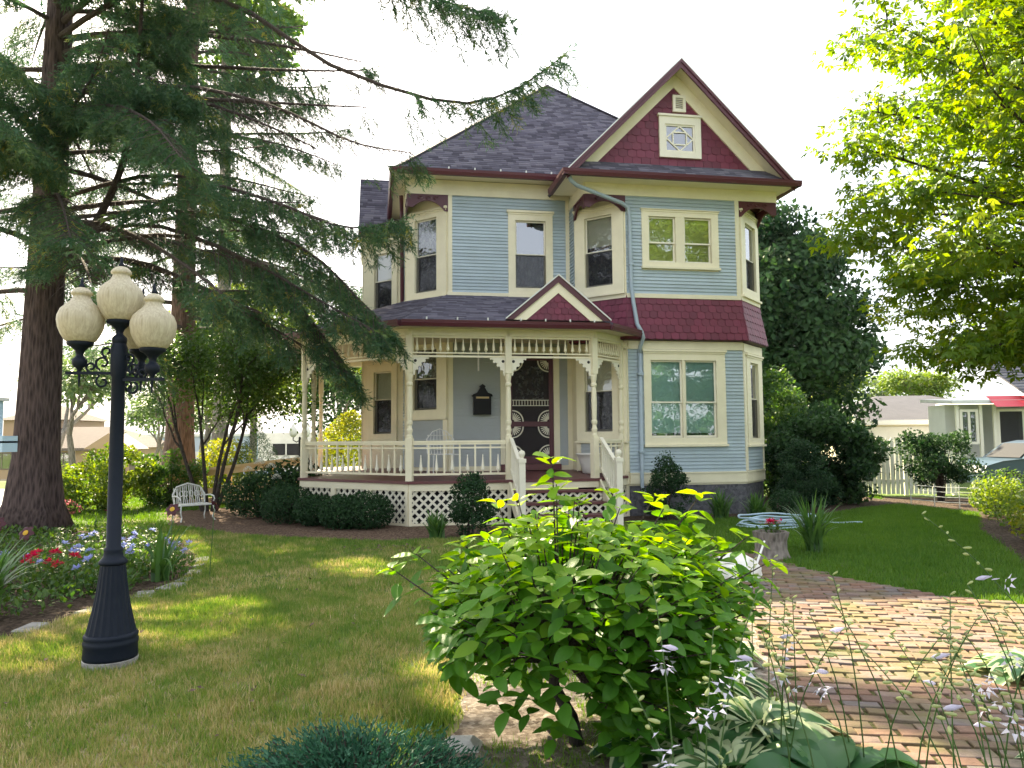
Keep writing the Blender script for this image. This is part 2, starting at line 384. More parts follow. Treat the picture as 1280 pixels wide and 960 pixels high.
# ================================================================ the house (local axes: x along the front, y to the back)
TH = R(10); HO = (1.275, 17.0, 0.0)
house = empty('victorian_house', HO, TH, 'two storey Victorian house with pale blue clapboards, cream trim, maroon gables and wraparound porch', 'house')
def face(p, q):
    """frame of a wall face running from p to q (left to right seen from outside)"""
    d = Vector((q[0] - p[0], q[1] - p[1], 0)); L = d.length; d.normalize(); n = Vector((-d.y, d.x, 0))
    M = Matrix(((d.x, n.x, 0, p[0]), (d.y, n.y, 0, p[1]), (0, 0, 1, 0), (0, 0, 0, 1))); return M, L
def rects_minus(x0, x1, z0, z1, holes):
    xs = sorted({x0, x1, *[h[0] for h in holes], *[h[1] for h in holes]}); o = []
    xs = [x for x in xs if x0 - 1e-6 <= x <= x1 + 1e-6]
    for a, b in zip(xs, xs[1:]):
        zs = [z0]
        for h in sorted([h for h in holes if h[0] < (a + b) / 2 < h[1]], key=lambda h: h[2]): zs += [max(z0, h[2]), min(z1, h[3])]
        zs.append(z1)
        for c, d in zip(zs[::2], zs[1::2]):
            if d - c > 1e-4: o.append((a, b, c, d))
    return o
EXPO = .0733
board_me = MB().add([(0, 0, 0), (1, 0, 0), (1, -.024, 0), (0, -.024, 0), (0, 0, EXPO), (1, 0, EXPO), (1, -.004, EXPO), (0, -.004, EXPO)],
                    [(0, 3, 2, 1), (4, 5, 6, 7), (0, 1, 5, 4), (1, 2, 6, 5), (2, 3, 7, 6), (3, 0, 4, 7)]).mesh('clapboard', 'siding')
def wall(F, x0, x1, z0, z1, holes=(), sid=None, boards=True, mat='cream', trim_holes=None, smat='siding', joined=False):
    """backing panel with openings; sid = area covered by clapboards, broken around trim_holes"""
    mb = MB()
    for a, b, c, d in rects_minus(x0, x1, z0, z1, holes): mb.box((a, 0, c), (b, .10, d))
    wob = mb.build('wall', mat, house); wob.matrix_local = F
    if sid:
        a0, a1, b0, b1 = sid; z = b0; acc = MB()
        while z < b1 - .02:
            cuts = sorted([(h[0], h[1]) for h in (trim_holes or holes) if h[2] < z + EXPO * .6 and h[3] > z + EXPO * .4]); s = a0
            segs = []
            for c, d in cuts:
                if c > s: segs.append((s, c))
                s = max(s, d)
            if s < a1: segs.append((s, a1))
            for c, d in segs:
                if joined: acc.add([(c + (d - c) * x, y - .001, z + w_) for x, y, w_ in [tuple(v.co) for v in board_me.vertices]], [tuple(p.vertices) for p in board_me.polygons])
                else:
                    o = link('clapboard', board_me, wob, (c, -.001, z)); o.scale = (d - c, 1, min(1, (b1 - z) / EXPO))
            z += EXPO
        if joined: tag(acc.build('clapboards', smat, wob), kind='stuff')
    return wob
def frame_rect(mb, x0, x1, z0, z1, wx, y0, y1, wt=None, wb=None):
    wt = wx if wt is None else wt; wb = wx if wb is None else wb
    mb.box((x0, y0, z0), (x0 + wx, y1, z1)); mb.box((x1 - wx, y0, z0), (x1, y1, z1))
    mb.box((x0 + wx, y0, z1 - wt), (x1 - wx, y1, z1)); mb.box((x0 + wx, y0, z0), (x1 - wx, y1, z0 + wb))
def wave(x0, x1, z0, z1, y, amp=.02, k=9, n=40):
    mb = MB(); ph = random.random() * 6
    for i in range(n + 1):
        t = i / n; yy = y + amp * math.sin(t * k * 2 * PI + ph) + amp * .5 * math.sin(t * k * 3.3 + ph)
        mb.v += [(x0 + (x1 - x0) * t, yy, z0), (x0 + (x1 - x0) * t, yy, z1)]
    mb.f = [(2 * i, 2 * i + 2, 2 * i + 3, 2 * i + 1) for i in range(n)]; return mb
def window(F, o, g, head=.03, meet=.5, upper='shade', lower='curtain', mat='cream', gl='glass', mull=None, parent_name='window', sill=True, scr=True, shade_frac=1.0, shmat='shade_cloth'):
    """o: outer casing (x0,x1,z0,z1); g: glazed opening"""
    x0, x1, z0, z1 = o; a, b, c, d = g; mb = MB()
    mb.box((x0, -.045, z0), (a, .03, z1)); mb.box((b, -.045, z0), (x1, .03, z1))
    mb.box((a, -.045, d), (b, .03, z1)); mb.box((a, -.045, z0), (b, .03, c))
    if head: mb.box((x0 - .03, -.085, z1), (x1 + .03, .0, z1 + head)); mb.box((x0 - .012, -.06, z1 - .04), (x1 + .012, -.046, z1 - .002))
    wn = mb.build(parent_name, mat, house); wn.matrix_local = F
    if sill: MB().box((x0 - .02, -.09, z0 - .045), (x1 + .02, -.0, z0 - .001)).build('sill', mat, wn)
    divs = [(a, b)] if mull is None else [(a, mull[0]), (mull[1], b)]
    if mull: MB().box((mull[0], -.04, c), (mull[1], .05, d)).build('mullion', mat, wn)
    for (p, q) in divs:
        zm = c + (d - c) * meet; s = MB(); frame_rect(s, p + .002, q - .002, zm - .02, d - .002, .032, .012, .04); frame_rect(s, p + .002, q - .002, c + .002, zm + .018, .032, .042, .07, wb=.045)
        s.build('sash', 'creamwhite', wn)
        for k, (e, f, yy) in enumerate(((zm, d - .03, .026), (c + .04, zm, .055))):
            MB().add([(p + .03, yy, e), (q - .03, yy, e), (q - .03, yy, f), (p + .03, yy, f)], [(0, 1, 2, 3)]).build('pane', gl, wn)
        if scr: MB().add([(p + .01, .008, c + .01), (q - .01, .008, c + .01), (q - .01, .008, zm - .005), (p + .01, .008, zm - .005)], [(0, 1, 2, 3)]).build('insect_screen', 'fly_screen', wn)
        if upper == 'shade':
            zs = d - (d - c) * shade_frac * (1 - meet if shade_frac == 1 else 1)
            MB().box((p + .01, .09, zs), (q - .01, .096, d)).build('roller_shade', shmat, wn)
        if lower == 'curtain' or upper == 'curtain':
            wave(p + .01, q - .01, c, d if upper == 'curtain' else zm + .05, .13, .018, 6 + random.randrange(4)).build('lace_curtain', 'lace', wn, True)
    mb = MB(); D = .45
    mb.add([(a, .1, c), (b, .1, c), (b, .1, d), (a, .1, d), (a, D, c), (b, D, c), (b, D, d), (a, D, d)], [(4, 5, 6, 7), (0, 4, 7, 3), (1, 2, 6, 5), (3, 7, 6, 2), (0, 1, 5, 4)])
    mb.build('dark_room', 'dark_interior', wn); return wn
def boards(F, *bs):
    for nm, a, b, c, d, th in bs: MB().box((a, -th, c), (b, -.002, d)).build(nm, 'cream', house).matrix_local = F
# ---- plan
CH = .87
MF = face((-2.69, 0), (.05, 0)); ML = face((-3.56, .87), (-2.69, 0)); MS = face((-3.56, 8.0), (-3.56, .87))
WS = face((.05, 0), (.05, -.425)); WL = face((.05, -.425), (.925, -1.3)); WF = face((.925, -1.3), (3.475, -1.3)); WR = face((3.475, -1.3), (4.35, -.425)); WE = face((4.35, -.425), (4.35, 8.0)); BK = face((4.35, 8.0), (-3.56, 8.0))
ZF = .62; ZM = 4.70; ZT = 6.95; ZE = 7.28
# main front, upper floor: one tall window
F, L = MF; ox = 2.69
uw = (ox - 1.36, ox - .35, 4.76, 6.62); ug = (ox - 1.20, ox - .51, 4.93, 6.45)
wall(F, 0, L, ZM, ZE, [ug], (.09, L - .10, ZM + .10, ZT), trim_holes=[uw])
window(F, uw, ug, .05, .5, upper='none', gl='glass_bright')
boards(F, ('belt_board', -.02, L, ZM, ZM + .10, .05), ('corner_board', 0, .09, ZM + .102, ZT, .03), ('corner_board', L - .10, L, ZM + .102, ZT, .03))
MB().box((-.87, -.036, ZT), (L, .02, ZE)).build('frieze_board', 'cream', house).matrix_local = F
# main front, ground floor behind the porch
dr = (ox - 1.40, ox - .37, .95, 3.45)
wall(F, 0, L, ZF, ZM - .01, [dr], (.10, L - .10, 1.02, 3.9), trim_holes=[(ox - 1.56, ox - .24, 0, 3.6)], smat='siding_porch', joined=True)
boards(F, ('corner_board', 0, .10, .9, 3.9, .03), ('corner_board', L - .10, L, .9, 3.9, .03), ('base_board', .10, ox - 1.56, .9, 1.02, .03), ('base_board', ox - .24, L - .1, .9, 1.02, .03))
# screen door with fan fretwork
dm = MB(); dm.box((ox - 1.56, -.05, .93), (ox - 1.40, .03, 3.45)); dm.box((ox - .37, -.05, .93), (ox - .24, .03, 3.45)); dm.box((ox - 1.58, -.06, 3.45), (ox - .22, .03, 3.62))
dm.build('door_casing', 'cream', house).matrix_local = F
door = MB(); x0, x1 = ox - 1.395, ox - .375; w_ = .10
frame_rect(door, x0, x1, 1.06, 3.44, w_, -.02, .02, .12, .16); door.box((x0 + w_, -.02, 1.87), (x1 - w_, .02, 1.98)); door = door.build('screen_door', 'maroon', house); door.matrix_local = F
fr = MB()
def fan(cx, cz, sx, sz, r=.24):
    for k in range(7):
        a = PI / 2 * k / 6; fr.bar((cx + sx * .05 * math.cos(a), -.005, cz + sz * .05 * math.sin(a)), (cx + sx * r * .8 * math.cos(a), -.005, cz + sz * r * .8 * math.sin(a)), .022, .014, (0, 1, 0))
    for k in range(8):
        for rr, ww in ((r, .026), (.06, .03)):
            a, b = PI / 2 * k / 8, PI / 2 * (k + 1) / 8
            fr.bar((cx + sx * rr * math.cos(a), -.004, cz + sz * rr * math.sin(a)), (cx + sx * rr * math.cos(b), -.004, cz + sz * rr * math.sin(b)), ww, .016, (0, 1, 0))
for cz, sz in ((1.98, 1), (1.87, -1), (1.22, 1), (3.32, -1)):
    for xx, sx in ((x0 + w_, 1), (x1 - w_, -1)): fr = MB(); fan(xx, cz, sx, sz); fr.build('fan_ornament', 'creamwhite', door)
fr = MB()
for zz in (2.32, 2.44): fr.box((x0 + w_, -.012, zz), (x1 - w_, .004, zz + .016))
for k in range(13): xx = x0 + w_ + .02 + k * (x1 - x0 - 2 * w_ - .05) / 12; fr.box((xx, -.012, 2.336), (xx + .014, .004, 2.44))
fr.build('spindle_bar', 'creamwhite', door)
MB().add([(x0 + .05, .005, 1.1), (x1 - .05, .005, 1.1), (x1 - .05, .005, 3.4), (x0 + .05, .005, 3.4)], [(0, 1, 2, 3)]).build('insect_screen', 'fly_screen', door)
inn = MB(); inn.box((x0, .09, 1.06), (x1, .13, 3.44)); inn.build('inner_door', 'brown', door)
wave(x0 + .2, x1 - .2, 2.45, 3.2, .07, .012, 6).build('lace_curtain', 'lace', door)
MB().box((x0 + .02, -.05, 2.02), (x0 + .06, -.02, 2.14)).build('handle', 'black', door)
MB().box((ox - 1.56, -.16, .93), (ox - .24, .06, 1.055)).build('threshold', 'floor_maroon', house).matrix_local = F
# chamfered corner of the main block, both floors
F, L = ML; c1 = L
g1 = (.29, c1 - .30, 4.87, 6.52)
wall(F, 0, L, ZM, ZT, [g1]); window(F, (.03, L - .03, 4.74, 6.66), g1, .05, .5, upper='curtain', gl='glass')
g2 = (.25, c1 - .30, 2.25, 3.62)
wall(F, 0, L, ZF, ZM - .01, [g2], (.13, L - .13, 1.0, 2.0), joined=True, smat='siding_porch'); window(F, (.02, L - .02, 2.08, 3.8), g2, .03, .5, upper='curtain', gl='glass')
boards(F, ('corner_board', 0, .13, ZF, 2.03, .035), ('corner_board', L - .13, L, ZF, 2.03, .035))
F, L = MS
wall(F, 0, L, ZF, ZE, [], (0, L - .1, ZF + .3, ZT), joined=True, smat='siding'); boards(F, ('corner_board', L - .12, L, ZF, ZT, .03), ('frieze_board', 0, L + .87, ZT, ZE, .036))
# wing: return wall, chamfers, front
F, L = WS
wall(F, 0, L, ZF, ZE, [], (.0, L - .03, ZM + .1, 6.7), joined=True); 
F, L = WL
gu = (.27, L - .30, 4.84, 6.36)
wall(F, 0, L, 4.55, 6.70, [gu]); window(F, (.03, L - .03, 4.66, 6.52), gu, .04, .5, upper='shade', shade_frac=.42, gl='glass_bright')
gl_ = (.22, L - .36, 1.74, 3.30)
wall(F, 0, L, ZF, 4.55, [gl_], (.10, L - .12, .98, 1.5), joined=True, smat='siding_porch'); window(F, (.02, L - .02, 1.55, 3.5), gl_, .03, .55, upper='shade')
boards(F, ('corner_board', 0, .10, .9, 1.5, .03), ('corner_board', L - .12, L, .9, 1.5, .03))
F, L = WR
gu = (.30, L - .24, 4.84, 6.30)
wall(F, 0, L, 4.55, 6.70, [gu]); window(F, (.03, L - .03, 4.66, 6.50), gu, .04, .47, upper='curtain', gl='glass_bright')
gl_ = (.40, L - .30, 1.58, 3.22)
wall(F, 0, L, ZF, 3.62, [gl_], (.12, L - .08, .90, 1.40), joined=True); window(F, (.14, L - .03, 1.44, 3.36), gl_, .04, .52, upper='curtain', gl='glass_bright')
boards(F, ('corner_board', 0, .12, .9, 3.41, .035), ('corner_board', L - .07, L, .9, 1.42, .03))
F, L = WE; wall(F, 0, L, ZF, 6.95, [], (.1, L, .9, 6.7), joined=True)
F, L = BK; wall(F, 0, L, ZF, ZE, [], None, mat='siding')
F, L = WF; wx = .925
ou = (1.27 - wx, 2.99 - wx, 5.20, 6.42); gu = (1.42 - wx, 2.83 - wx, 5.30, 6.28)
wall(F, 0, L, 4.55, 6.95, [gu], (.0, L - .09, 4.62, 6.70), trim_holes=[(ou[0], ou[1], ou[2] - .045, ou[3])])
window(F, ou, gu, .015, .44, upper='shade', lower='none', gl='glass_bright', mull=(2.02 - wx, 2.22 - wx), scr=False, shade_frac=.97, shmat='lime_reflection')
ol = (1.25 - wx, 3.06 - wx, 1.46, 3.40); gl_ = (1.40 - wx, 2.86 - wx, 1.60, 3.22)
wall(F, 0, L, ZF, 3.62, [gl_], (.0, L - .0, .89, 3.45), trim_holes=[(ol[0], ol[1], ol[2] - .045, ol[3])])
window(F, ol, gl_, .04, .46, upper='shade', lower='none', gl='glass_bright', mull=(2.10 - wx, 2.16 - wx), scr=False, shade_frac=.94, shmat='shade_teal')
boards(F, ('corner_board', L - .09, L, 4.625, 6.70, .03), ('belt_board', 0, L, 4.53, 4.62, .04))
boards(F, ('frieze_board', 0, L, 3.45, 3.62, .045), ('water_table', 0, L, .86, .89, .05), ('skirt_board', 0, L, .66, .86, .035))
MB().box((-.875, -.036, 6.70), (L + .875, .02, 6.95)).build('frieze_board', 'cream', house).matrix_local = F
for (F, L) in (WL, WR):
    boards(F, ('belt_board', 0, L, 4.53, 4.63, .04), ('frieze_board', 0, L, 3.42, 3.60, .045), ('water_table', 0, L, .86, .89, .05), ('skirt_board', 0, L, .66, .86, .035))
for (F, L) in (WF, WL, WR, WE): MB().box((.0, .012, -.05), (L, .09, .655)).build('foundation', 'stone_dark', house).matrix_local = F
F, L = WE; MB().box((-.875, -.036, 6.70), (L, .02, 6.95)).build('frieze_board', 'cream', house).matrix_local = F
F, L = WS; MB().box((0, -.036, 6.70), (L + .875, .02, 6.95)).build('frieze_board', 'cream', house).matrix_local = F
# soffits over the cut corners
MB().add([(-3.56, 0, ZT + .01), (-2.69, 0, ZT + .01), (-3.56, .87, ZT + .01)], [(0, 1, 2)]).build('soffit', 'maroon', house)
MB().add([(.05, -1.3, 6.71), (.925, -1.3, 6.71), (.05, -.425, 6.71)], [(0, 1, 2)]).build('soffit', 'maroon', house)
MB().add([(3.475, -1.3, 6.71), (4.35, -1.3, 6.71), (4.35, -.425, 6.71)], [(0, 1, 2)]).build('soffit', 'maroon', house)
def corner_bracket(p, q, zt, h, flip):
    """fretted bracket board hung below the square eave beam over a cut corner"""
    M, L = face(p, q); pts = []
    n = 14
    for i in range(n + 1):                       # arch along the bottom edge
        t = i / n; x = L * (.10 + .84 * t); z = zt - h * (1 - .62 * math.sin(PI * min(1, t * 1.02)) ** .7) ; pts.append((x, z))
    poly = [(0, zt), (0, zt - h)] + [(L * .08, zt - h)] + pts[1:-1] + [(L * .96, zt - h * .8), (L, zt - h * .8), (L, zt)]
    if flip: poly = [(L - x, z) for x, z in poly][::-1]
    mb = MB().prism(poly, -.02, .02)
    for k in range(3): mb.tube([(L * (.3 + .2 * k) + .05 * math.cos(a), -.03, zt - h * .22 + .03 * math.sin(a)) for a in np.linspace(0, 4.6, 8)], .010, 5)
    mb.build('eave_bracket', 'maroon', house).matrix_local = M
corner_bracket((-3.56, 0), (-2.69, 0), ZT, .36, True); corner_bracket((-3.56, .87), (-3.56, 0), ZT, .36, False)
corner_bracket((.05, -1.3), (.925, -1.3), 6.70, .34, True); corner_bracket((.05, -.425), (.05, -1.3), 6.70, .34, False)
corner_bracket((3.475, -1.3), (4.35, -1.3), 6.70, .34, False); corner_bracket((4.35, -1.3), (4.35, -.425), 6.70, .34, True)

# ---- fish-scale shingles
SW, SR = .176, .152
def scale_mesh(wd, ht):
    n = 6; k = .35; prof = [(-wd * .485, ht * 1.25), (-wd * .485, ht * .22)] + [(wd * .485 * math.sin(a), ht * .22 - ht * .22 * math.cos(a)) for a in np.linspace(-PI / 2 * .85, PI / 2 * .85, n)] + [(wd * .485, ht * .22), (wd * .485, ht * 1.25)]
    vs = [(x, -.012 * (1 - z / (1.25 * ht)) - .003, z) for x, z in prof]; m = len(vs); vs += [(x, y + .011, z) for x, y, z in vs]
    mb = MB().add(vs, [tuple(range(m))] + [(i, i + m, (i + 1) % m + m, (i + 1) % m) for i in range(m)]); return mb.mesh('shingle', 'purple')
scale_me = scale_mesh(SW, SR)
def scales(F, x0, x1, z0, rows, parent_mesh, xl=None, tilt=0, keep=None, off=0.0):
    ob = parent_mesh
    for r_ in range(rows):
        z = z0 + r_ * SR; a, b = (x0, x1) if xl is None else xl(z + SR * .5)
        x = x0 + (SW / 2 if r_ % 2 else 0) + off - SW
        while x < b + SW * .5:
            if x > a - SW * .42 and x < b + SW * .42 and (keep is None or keep(x, z)):
                o = link('shingle', scale_me, ob, (x, -.001 - .0025 * (r_ % 2), z))
                xa, xb = max(x - SW / 2, a - .02), min(x + SW / 2, b + .02)
                if xb - xa < SW * .98: o.location.x = (xa + xb) / 2; o.scale.x = max(.1, (xb - xa) / SW)
                o.rotation_euler = (random.uniform(-.012, .012), random.uniform(-.012, .012), 0)
            x += SW
    return ob
# flared band between the floors
def band(p, q, flare_p, flare_q):
    """p,q top corners; flare points bottom corners"""
    P, Q, A, B = Vector((*p, 4.53)), Vector((*q, 4.53)), Vector((*flare_p, 3.64)), Vector((*flare_q, 3.64))
    d = (B - A).normalized(); mid = (P + Q) / 2 - (A + B) / 2; zax = (mid - d * mid.dot(d)).normalized(); yax = zax.cross(d)
    M = Matrix(((d.x, yax.x, zax.x, A.x), (d.y, yax.y, zax.y, A.y), (d.z, yax.z, zax.z, A.z), (0, 0, 0, 1))); Mi = M.inverted(); L = (B - A).length
    a, b = (Mi @ P), (Mi @ Q); H_ = a.z
    pan = MB().add([(0, .012, 0), (L, .012, 0), (b.x, .012, H_), (a.x, .012, H_), (0, .04, 0), (L, .04, 0), (b.x, .04, H_), (a.x, .04, H_)], [(0, 1, 2, 3), (4, 7, 6, 5), (0, 4, 5, 1), (3, 2, 6, 7), (0, 3, 7, 4), (1, 5, 6, 2)]).build('shingle_band', 'maroon', house)
    pan.matrix_local = M
    scales(M, 0, L, .0, 6, pan, xl=lambda z: (a.x * z / H_, L + (b.x - L) * z / H_))
k = .16; e = k * .414
band((.925, -1.312), (3.475, -1.312), (.925 - e, -1.3 - k), (3.475 + e, -1.3 - k))
s2 = k * .7071
band((3.475 + .008, -1.3 - .008), (4.35 + .008, -.425 - .008), (3.475 + e, -1.3 - k), (4.35 + k, -.425 - e))
band((.05 - .008, -.425 - .008), (.925 - .008, -1.3 - .008), (.05 - k, -.425 - e), (.925 - e, -1.3 - k))
MB().add([(.05 - k, -.425 - e, 3.63), (.925 - e, -1.3 - k, 3.63), (3.475 + e, -1.3 - k, 3.63), (4.35 + k, -.425 - e, 3.63), (4.3, -.4, 3.63), (3.45, -1.25, 3.63), (.95, -1.25, 3.63), (.1, -.4, 3.63)], [(0, 1, 6, 7), (1, 2, 5, 6), (2, 3, 4, 5)]).build('soffit', 'maroon', house)

# ---- roofs
def roof(name, poly, parent, mat='roof', row=.105, tab=.22, thick=.05, name2='roof_shingles', up_hint=(0, 0, 1)):
    """sloping slab with a course-by-course shingle skin; poly is convex with its first edge along the eave"""
    P = [Vector(p) for p in poly]; d = (P[1] - P[0]).normalized(); n = d.cross(P[2] - P[0]).normalized()
    if n.z < 0: n = -n
    s = n.cross(d).normalized()
    if s.z < 0: s = -s
    q = [((p - P[0]).dot(d), (p - P[0]).dot(s)) for p in P]
    mb = MB(); k = len(P); mb.v = [tuple(p) for p in P] + [tuple(p - n * thick) for p in P]
    mb.f = [tuple(range(k)), tuple(range(2 * k - 1, k - 1, -1))] + [(i, i + k, (i + 1) % k + k, (i + 1) % k) for i in range(k)]
    ro = mb.build(name, mat if name != 'porch_roof' else mat, parent)
    def span(y):
        xs = []
        for (a, b), (c, e_) in zip(q, q[1:] + q[:1]):
            if (b - y) * (e_ - y) <= 0 and abs(e_ - b) > 1e-9: xs.append(a + (c - a) * (y - b) / (e_ - b))
        return (min(xs), max(xs)) if xs else None
    H_ = max(b for a, b in q); V = []; Fq = []; T = []; y = 0.0; r_ = 0
    while y < H_ - .01:
        y2 = min(y + row * 1.15, H_ - 1e-4); lo, hi = span(y + 1e-4), span(y2)
        if lo and hi:
            x = lo[0] - random.random() * tab
            while x < lo[1]:
                w_ = tab * random.choice((.55, .8, 1, 1, 1.2)); xa, xb = max(x, lo[0]), min(x + w_, lo[1]); x += w_
                if xb - xa < .01: continue
                ya = y - random.uniform(0, .012) * (r_ > 0); ua, ub = min(max(xa, hi[0]), hi[1]), max(min(xb, hi[1]), hi[0]); h = random.uniform(.008, .016)
                b = len(V); V += [P[0] + d * a_ + s * c_ + n * e_ for a_, c_, e_ in ((xa, ya, .002), (xb, ya, .002), (xa, ya, h), (xb, ya, h), (ub, y2, .002), (ua, y2, .002))]
                Fq += [(b, b + 1, b + 3, b + 2), (b + 2, b + 3, b + 4, b + 5)]; tt = random.random() ; T += [tt] * 6
        y += row; r_ += 1
    o = link(name2, np_mesh(name2, [tuple(v) for v in V], Fq, mat, T), ro); tag(o, kind='stuff'); return ro
AP = (.47, 4.0, 11.52); e0 = 7.34; UL, UR, VF, VB = -3.86, 4.62, -.46, 8.46
roof('roof', [(UL, VF, e0), (UR, VF, e0), AP], house); roof('roof', [(UL, VB, e0), (UL, VF, e0), AP], house)
roof('roof', [(UR, VF, e0), (UR, VB, e0), AP], house, row=.3, tab=.8); roof('roof', [(UR, VB, e0), (UL, VB, e0), AP], house, row=.3, tab=.8)
MB().bar((UL, VF, e0 + .02), (AP[0], AP[1], AP[2] + .03), .16, .03).bar((UR, VF, e0 + .02), (AP[0], AP[1], AP[2] + .03), .16, .03).build('hip_cap', 'roof', house)
MB().box((UL, VF, 7.29), (.0, -.02, 7.30)).box((UL, -.02, 7.29), (-3.58, VB, 7.30)).build('soffit', 'cream', house)
def gutter(pts, name='gutter', mat='maroon', w_=.11, h=.12):
    mb = MB(); pts = [Vector(p) for p in pts]
    for p, q in zip(pts, pts[1:]):
        d = (q - p).normalized(); n = Vector((d.y, -d.x, 0)); prof = [(0, 0), (.75, 0), (1, .55), (.92, .62), (1, 1), (.9, 1), (.8, .6), (.6, .12), (.05, .12), (.05, 1), (0, 1)]
        p2, q2 = p - d * .0, q + d * .0; m_ = len(prof)
        vs = [c + n * (a * w_) + Vector((0, 0, b * h)) for c in (p2, q2) for a, b in prof]
        mb.add(vs, [(i, (i + 1) % m_, (i + 1) % m_ + m_, i + m_) for i in range(m_)] + [tuple(range(m_))[::-1], tuple(range(m_, 2 * m_))])
    return mb.build(name, mat, house)
gutter([(UL - .1, VF, 7.23), (-.16, VF, 7.23)]); gutter([(UL, VB, 7.23), (UL, VF - .11, 7.23)])
def hangers(p, q, n, z):
    mb = MB()
    for i in range(n):
        c = Vector(p).lerp(Vector(q), (i + .5) / n); mb.box((c.x - .012, c.y - .1, z), (c.x + .012, c.y - .06, z + .05))
    return mb.build('gutter_hanger', 'greywhite', house)
hangers((-3.0, VF, 0), (-.2, VF, 0), 5, 7.35)
# front gable of the wing
GA = (2.05, 9.55); GL, GR, GV = -.45, 4.55, -1.76; ge = 7.03
def gz_(u): return GA[1] - abs(u - GA[0]) * (GA[1] - ge) / (GA[0] - GL)
VBK = 3.6
roof('roof', [(GL, VBK, ge), (GL, GV, ge), (GA[0], GV, GA[1]), (GA[0], VBK, GA[1])], house); roof('roof', [(GR, GV, ge), (GR, VBK, ge), (GA[0], VBK, GA[1]), (GA[0], GV, GA[1])], house, row=.27, tab=.6)
sl_ = (GA[1] - ge) / (GA[0] - GL)
for sgn in (-1, 1):
    ue = GL if sgn < 0 else GR
    # rake fascia (maroon, with a pale metal drip edge) and sloping soffit
    MB().prism([(ue, ge - .02), (GA[0], GA[1] - .02), (GA[0], GA[1] - .20), (ue, ge - .20)], GV - .03, GV + .01).build('rake_board', 'maroon', house)
    MB().prism([(ue, ge - .02), (GA[0], GA[1] - .02), (GA[0], GA[1] - .09), (ue, ge - .09)], GV - .055, GV - .031).build('rake_moulding', 'maroon', house)
    MB().prism([(ue, ge + .012), (GA[0], GA[1] + .012), (GA[0], GA[1] - .018), (ue, ge - .018)], GV - .06, GV - .002).build('drip_edge', 'greywhite', house)
    MB().add([(ue, GV + .01, ge - .10), (GA[0], GV + .01, GA[1] - .10), (GA[0], -1.3, GA[1] - .10), (ue, -1.3, ge - .10)], [(0, 1, 2, 3)]).build('soffit', 'cream', house)
    # cream board following the rake on the gable wall
    MB().prism([(ue - sgn * .33, ge + .33 * sl_ - .10), (GA[0], GA[1] - .10), (GA[0], GA[1] - .43), (ue - sgn * .33, ge + .33 * sl_ - .43)], -1.352, -1.31).build('rake_frieze', 'cream', house)
gw = MB().prism([(GL + .45, 6.96), (GR - .45, 6.96), (GR - .45, gz_(GR - .45) - .05), (GA[0], GA[1] - .06), (GL + .45, gz_(GL + .45) - .05)], -1.30, -1.2).build('gable_wall', 'maroon', house)
ow = (1.70, 2.64, 7.57, 8.47)
gs = link('gable_shingles', MB().box((.5, 0, 7.2), (3.6, .002, 7.21)).mesh('gable_backing', 'maroon'), house); gs.matrix_local = Matrix.Translation((0, -1.303, 0))
zt_ = GA[1] - .43
SRg, SWg = SR, SW; SW = .20; SR = .16; scale_me = scale_mesh(SW, SR)
scales(None, .3, 3.8, 7.22, 12, gs, xl=lambda z: (GA[0] - (zt_ - z) / sl_ - .04, GA[0] + (zt_ - z) / sl_ + .04), keep=lambda x, z: z + .1 < zt_ and not (ow[0] < x - .05 and x + .05 < ow[1] and z > ow[2] - .06 and z + SR < ow[3]))
SR, SW = SRg, SWg
# small square window with a diamond-and-square leaded sash, vent above
F = Matrix.Translation((0, -1.318, 0)); mb = MB(); gq = (1.83, 2.50, 7.70, 8.30)
mb.box((ow[0], -.05, ow[2]), (gq[0], .01, ow[3])); mb.box((gq[1], -.05, ow[2]), (ow[1], .01, ow[3])); mb.box((gq[0], -.05, gq[3]), (gq[1], .01, ow[3])); mb.box((gq[0], -.05, ow[2]), (gq[1], .01, gq[2]))
mb.box((ow[0] - .03, -.08, ow[3]), (ow[1] + .03, .0, ow[3] + .045)); gwn = mb.build('window', 'creamwhite', house); gwn.matrix_local = F
MB().box((gq[0], .008, gq[2]), (gq[1], .012, gq[3])).build('dark_room', 'dark_interior', gwn)
MB().add([(gq[0], .0, gq[2]), (gq[1], .0, gq[2]), (gq[1], .0, gq[3]), (gq[0], .0, gq[3])], [(0, 1, 2, 3)]).build('pane', 'glass_bright', gwn)
cx, cz, hx, hz_ = (gq[0] + gq[1]) / 2, (gq[2] + gq[3]) / 2, (gq[1] - gq[0]) / 2 - .03, (gq[3] - gq[2]) / 2 - .03
s = MB(); frame_rect(s, *gq, .035, -.025, -.002); pts = [(cx - hx, cz), (cx, cz + hz_), (cx + hx, cz), (cx, cz - hz_)]
for (a, b), (c, d) in zip(pts, pts[1:] + pts[:1]): s.bar((a, -.012, b), (c, -.012, d), .028, .02, (0, 1, 0))
q2 = [(cx - hx * .5, cz - hz_ * .5), (cx + hx * .5, cz - hz_ * .5), (cx + hx * .5, cz + hz_ * .5), (cx - hx * .5, cz + hz_ * .5)]
for (a, b), (c, d) in zip(q2, q2[1:] + q2[:1]): s.bar((a, -.016, b), (c, -.016, d), .028, .018, (0, 1, 0))
s.build('sash', 'creamwhite', gwn)
vt = MB(); frame_rect(vt, 2.02, 2.31, 8.58, 8.95, .06, -.05, .01)
vt = vt.build('gable_vent', 'creamwhite', house); vt.matrix_local = F
MB().box((2.08, -.004, 8.64), (2.25, .0, 8.89)).build('backing', 'dark_interior', vt)
for kx in range(6): MB().box((2.08, -.035, 8.645 + kx * .042), (2.25, -.006, 8.662 + kx * .042)).build('slat', 'creamwhite', vt)
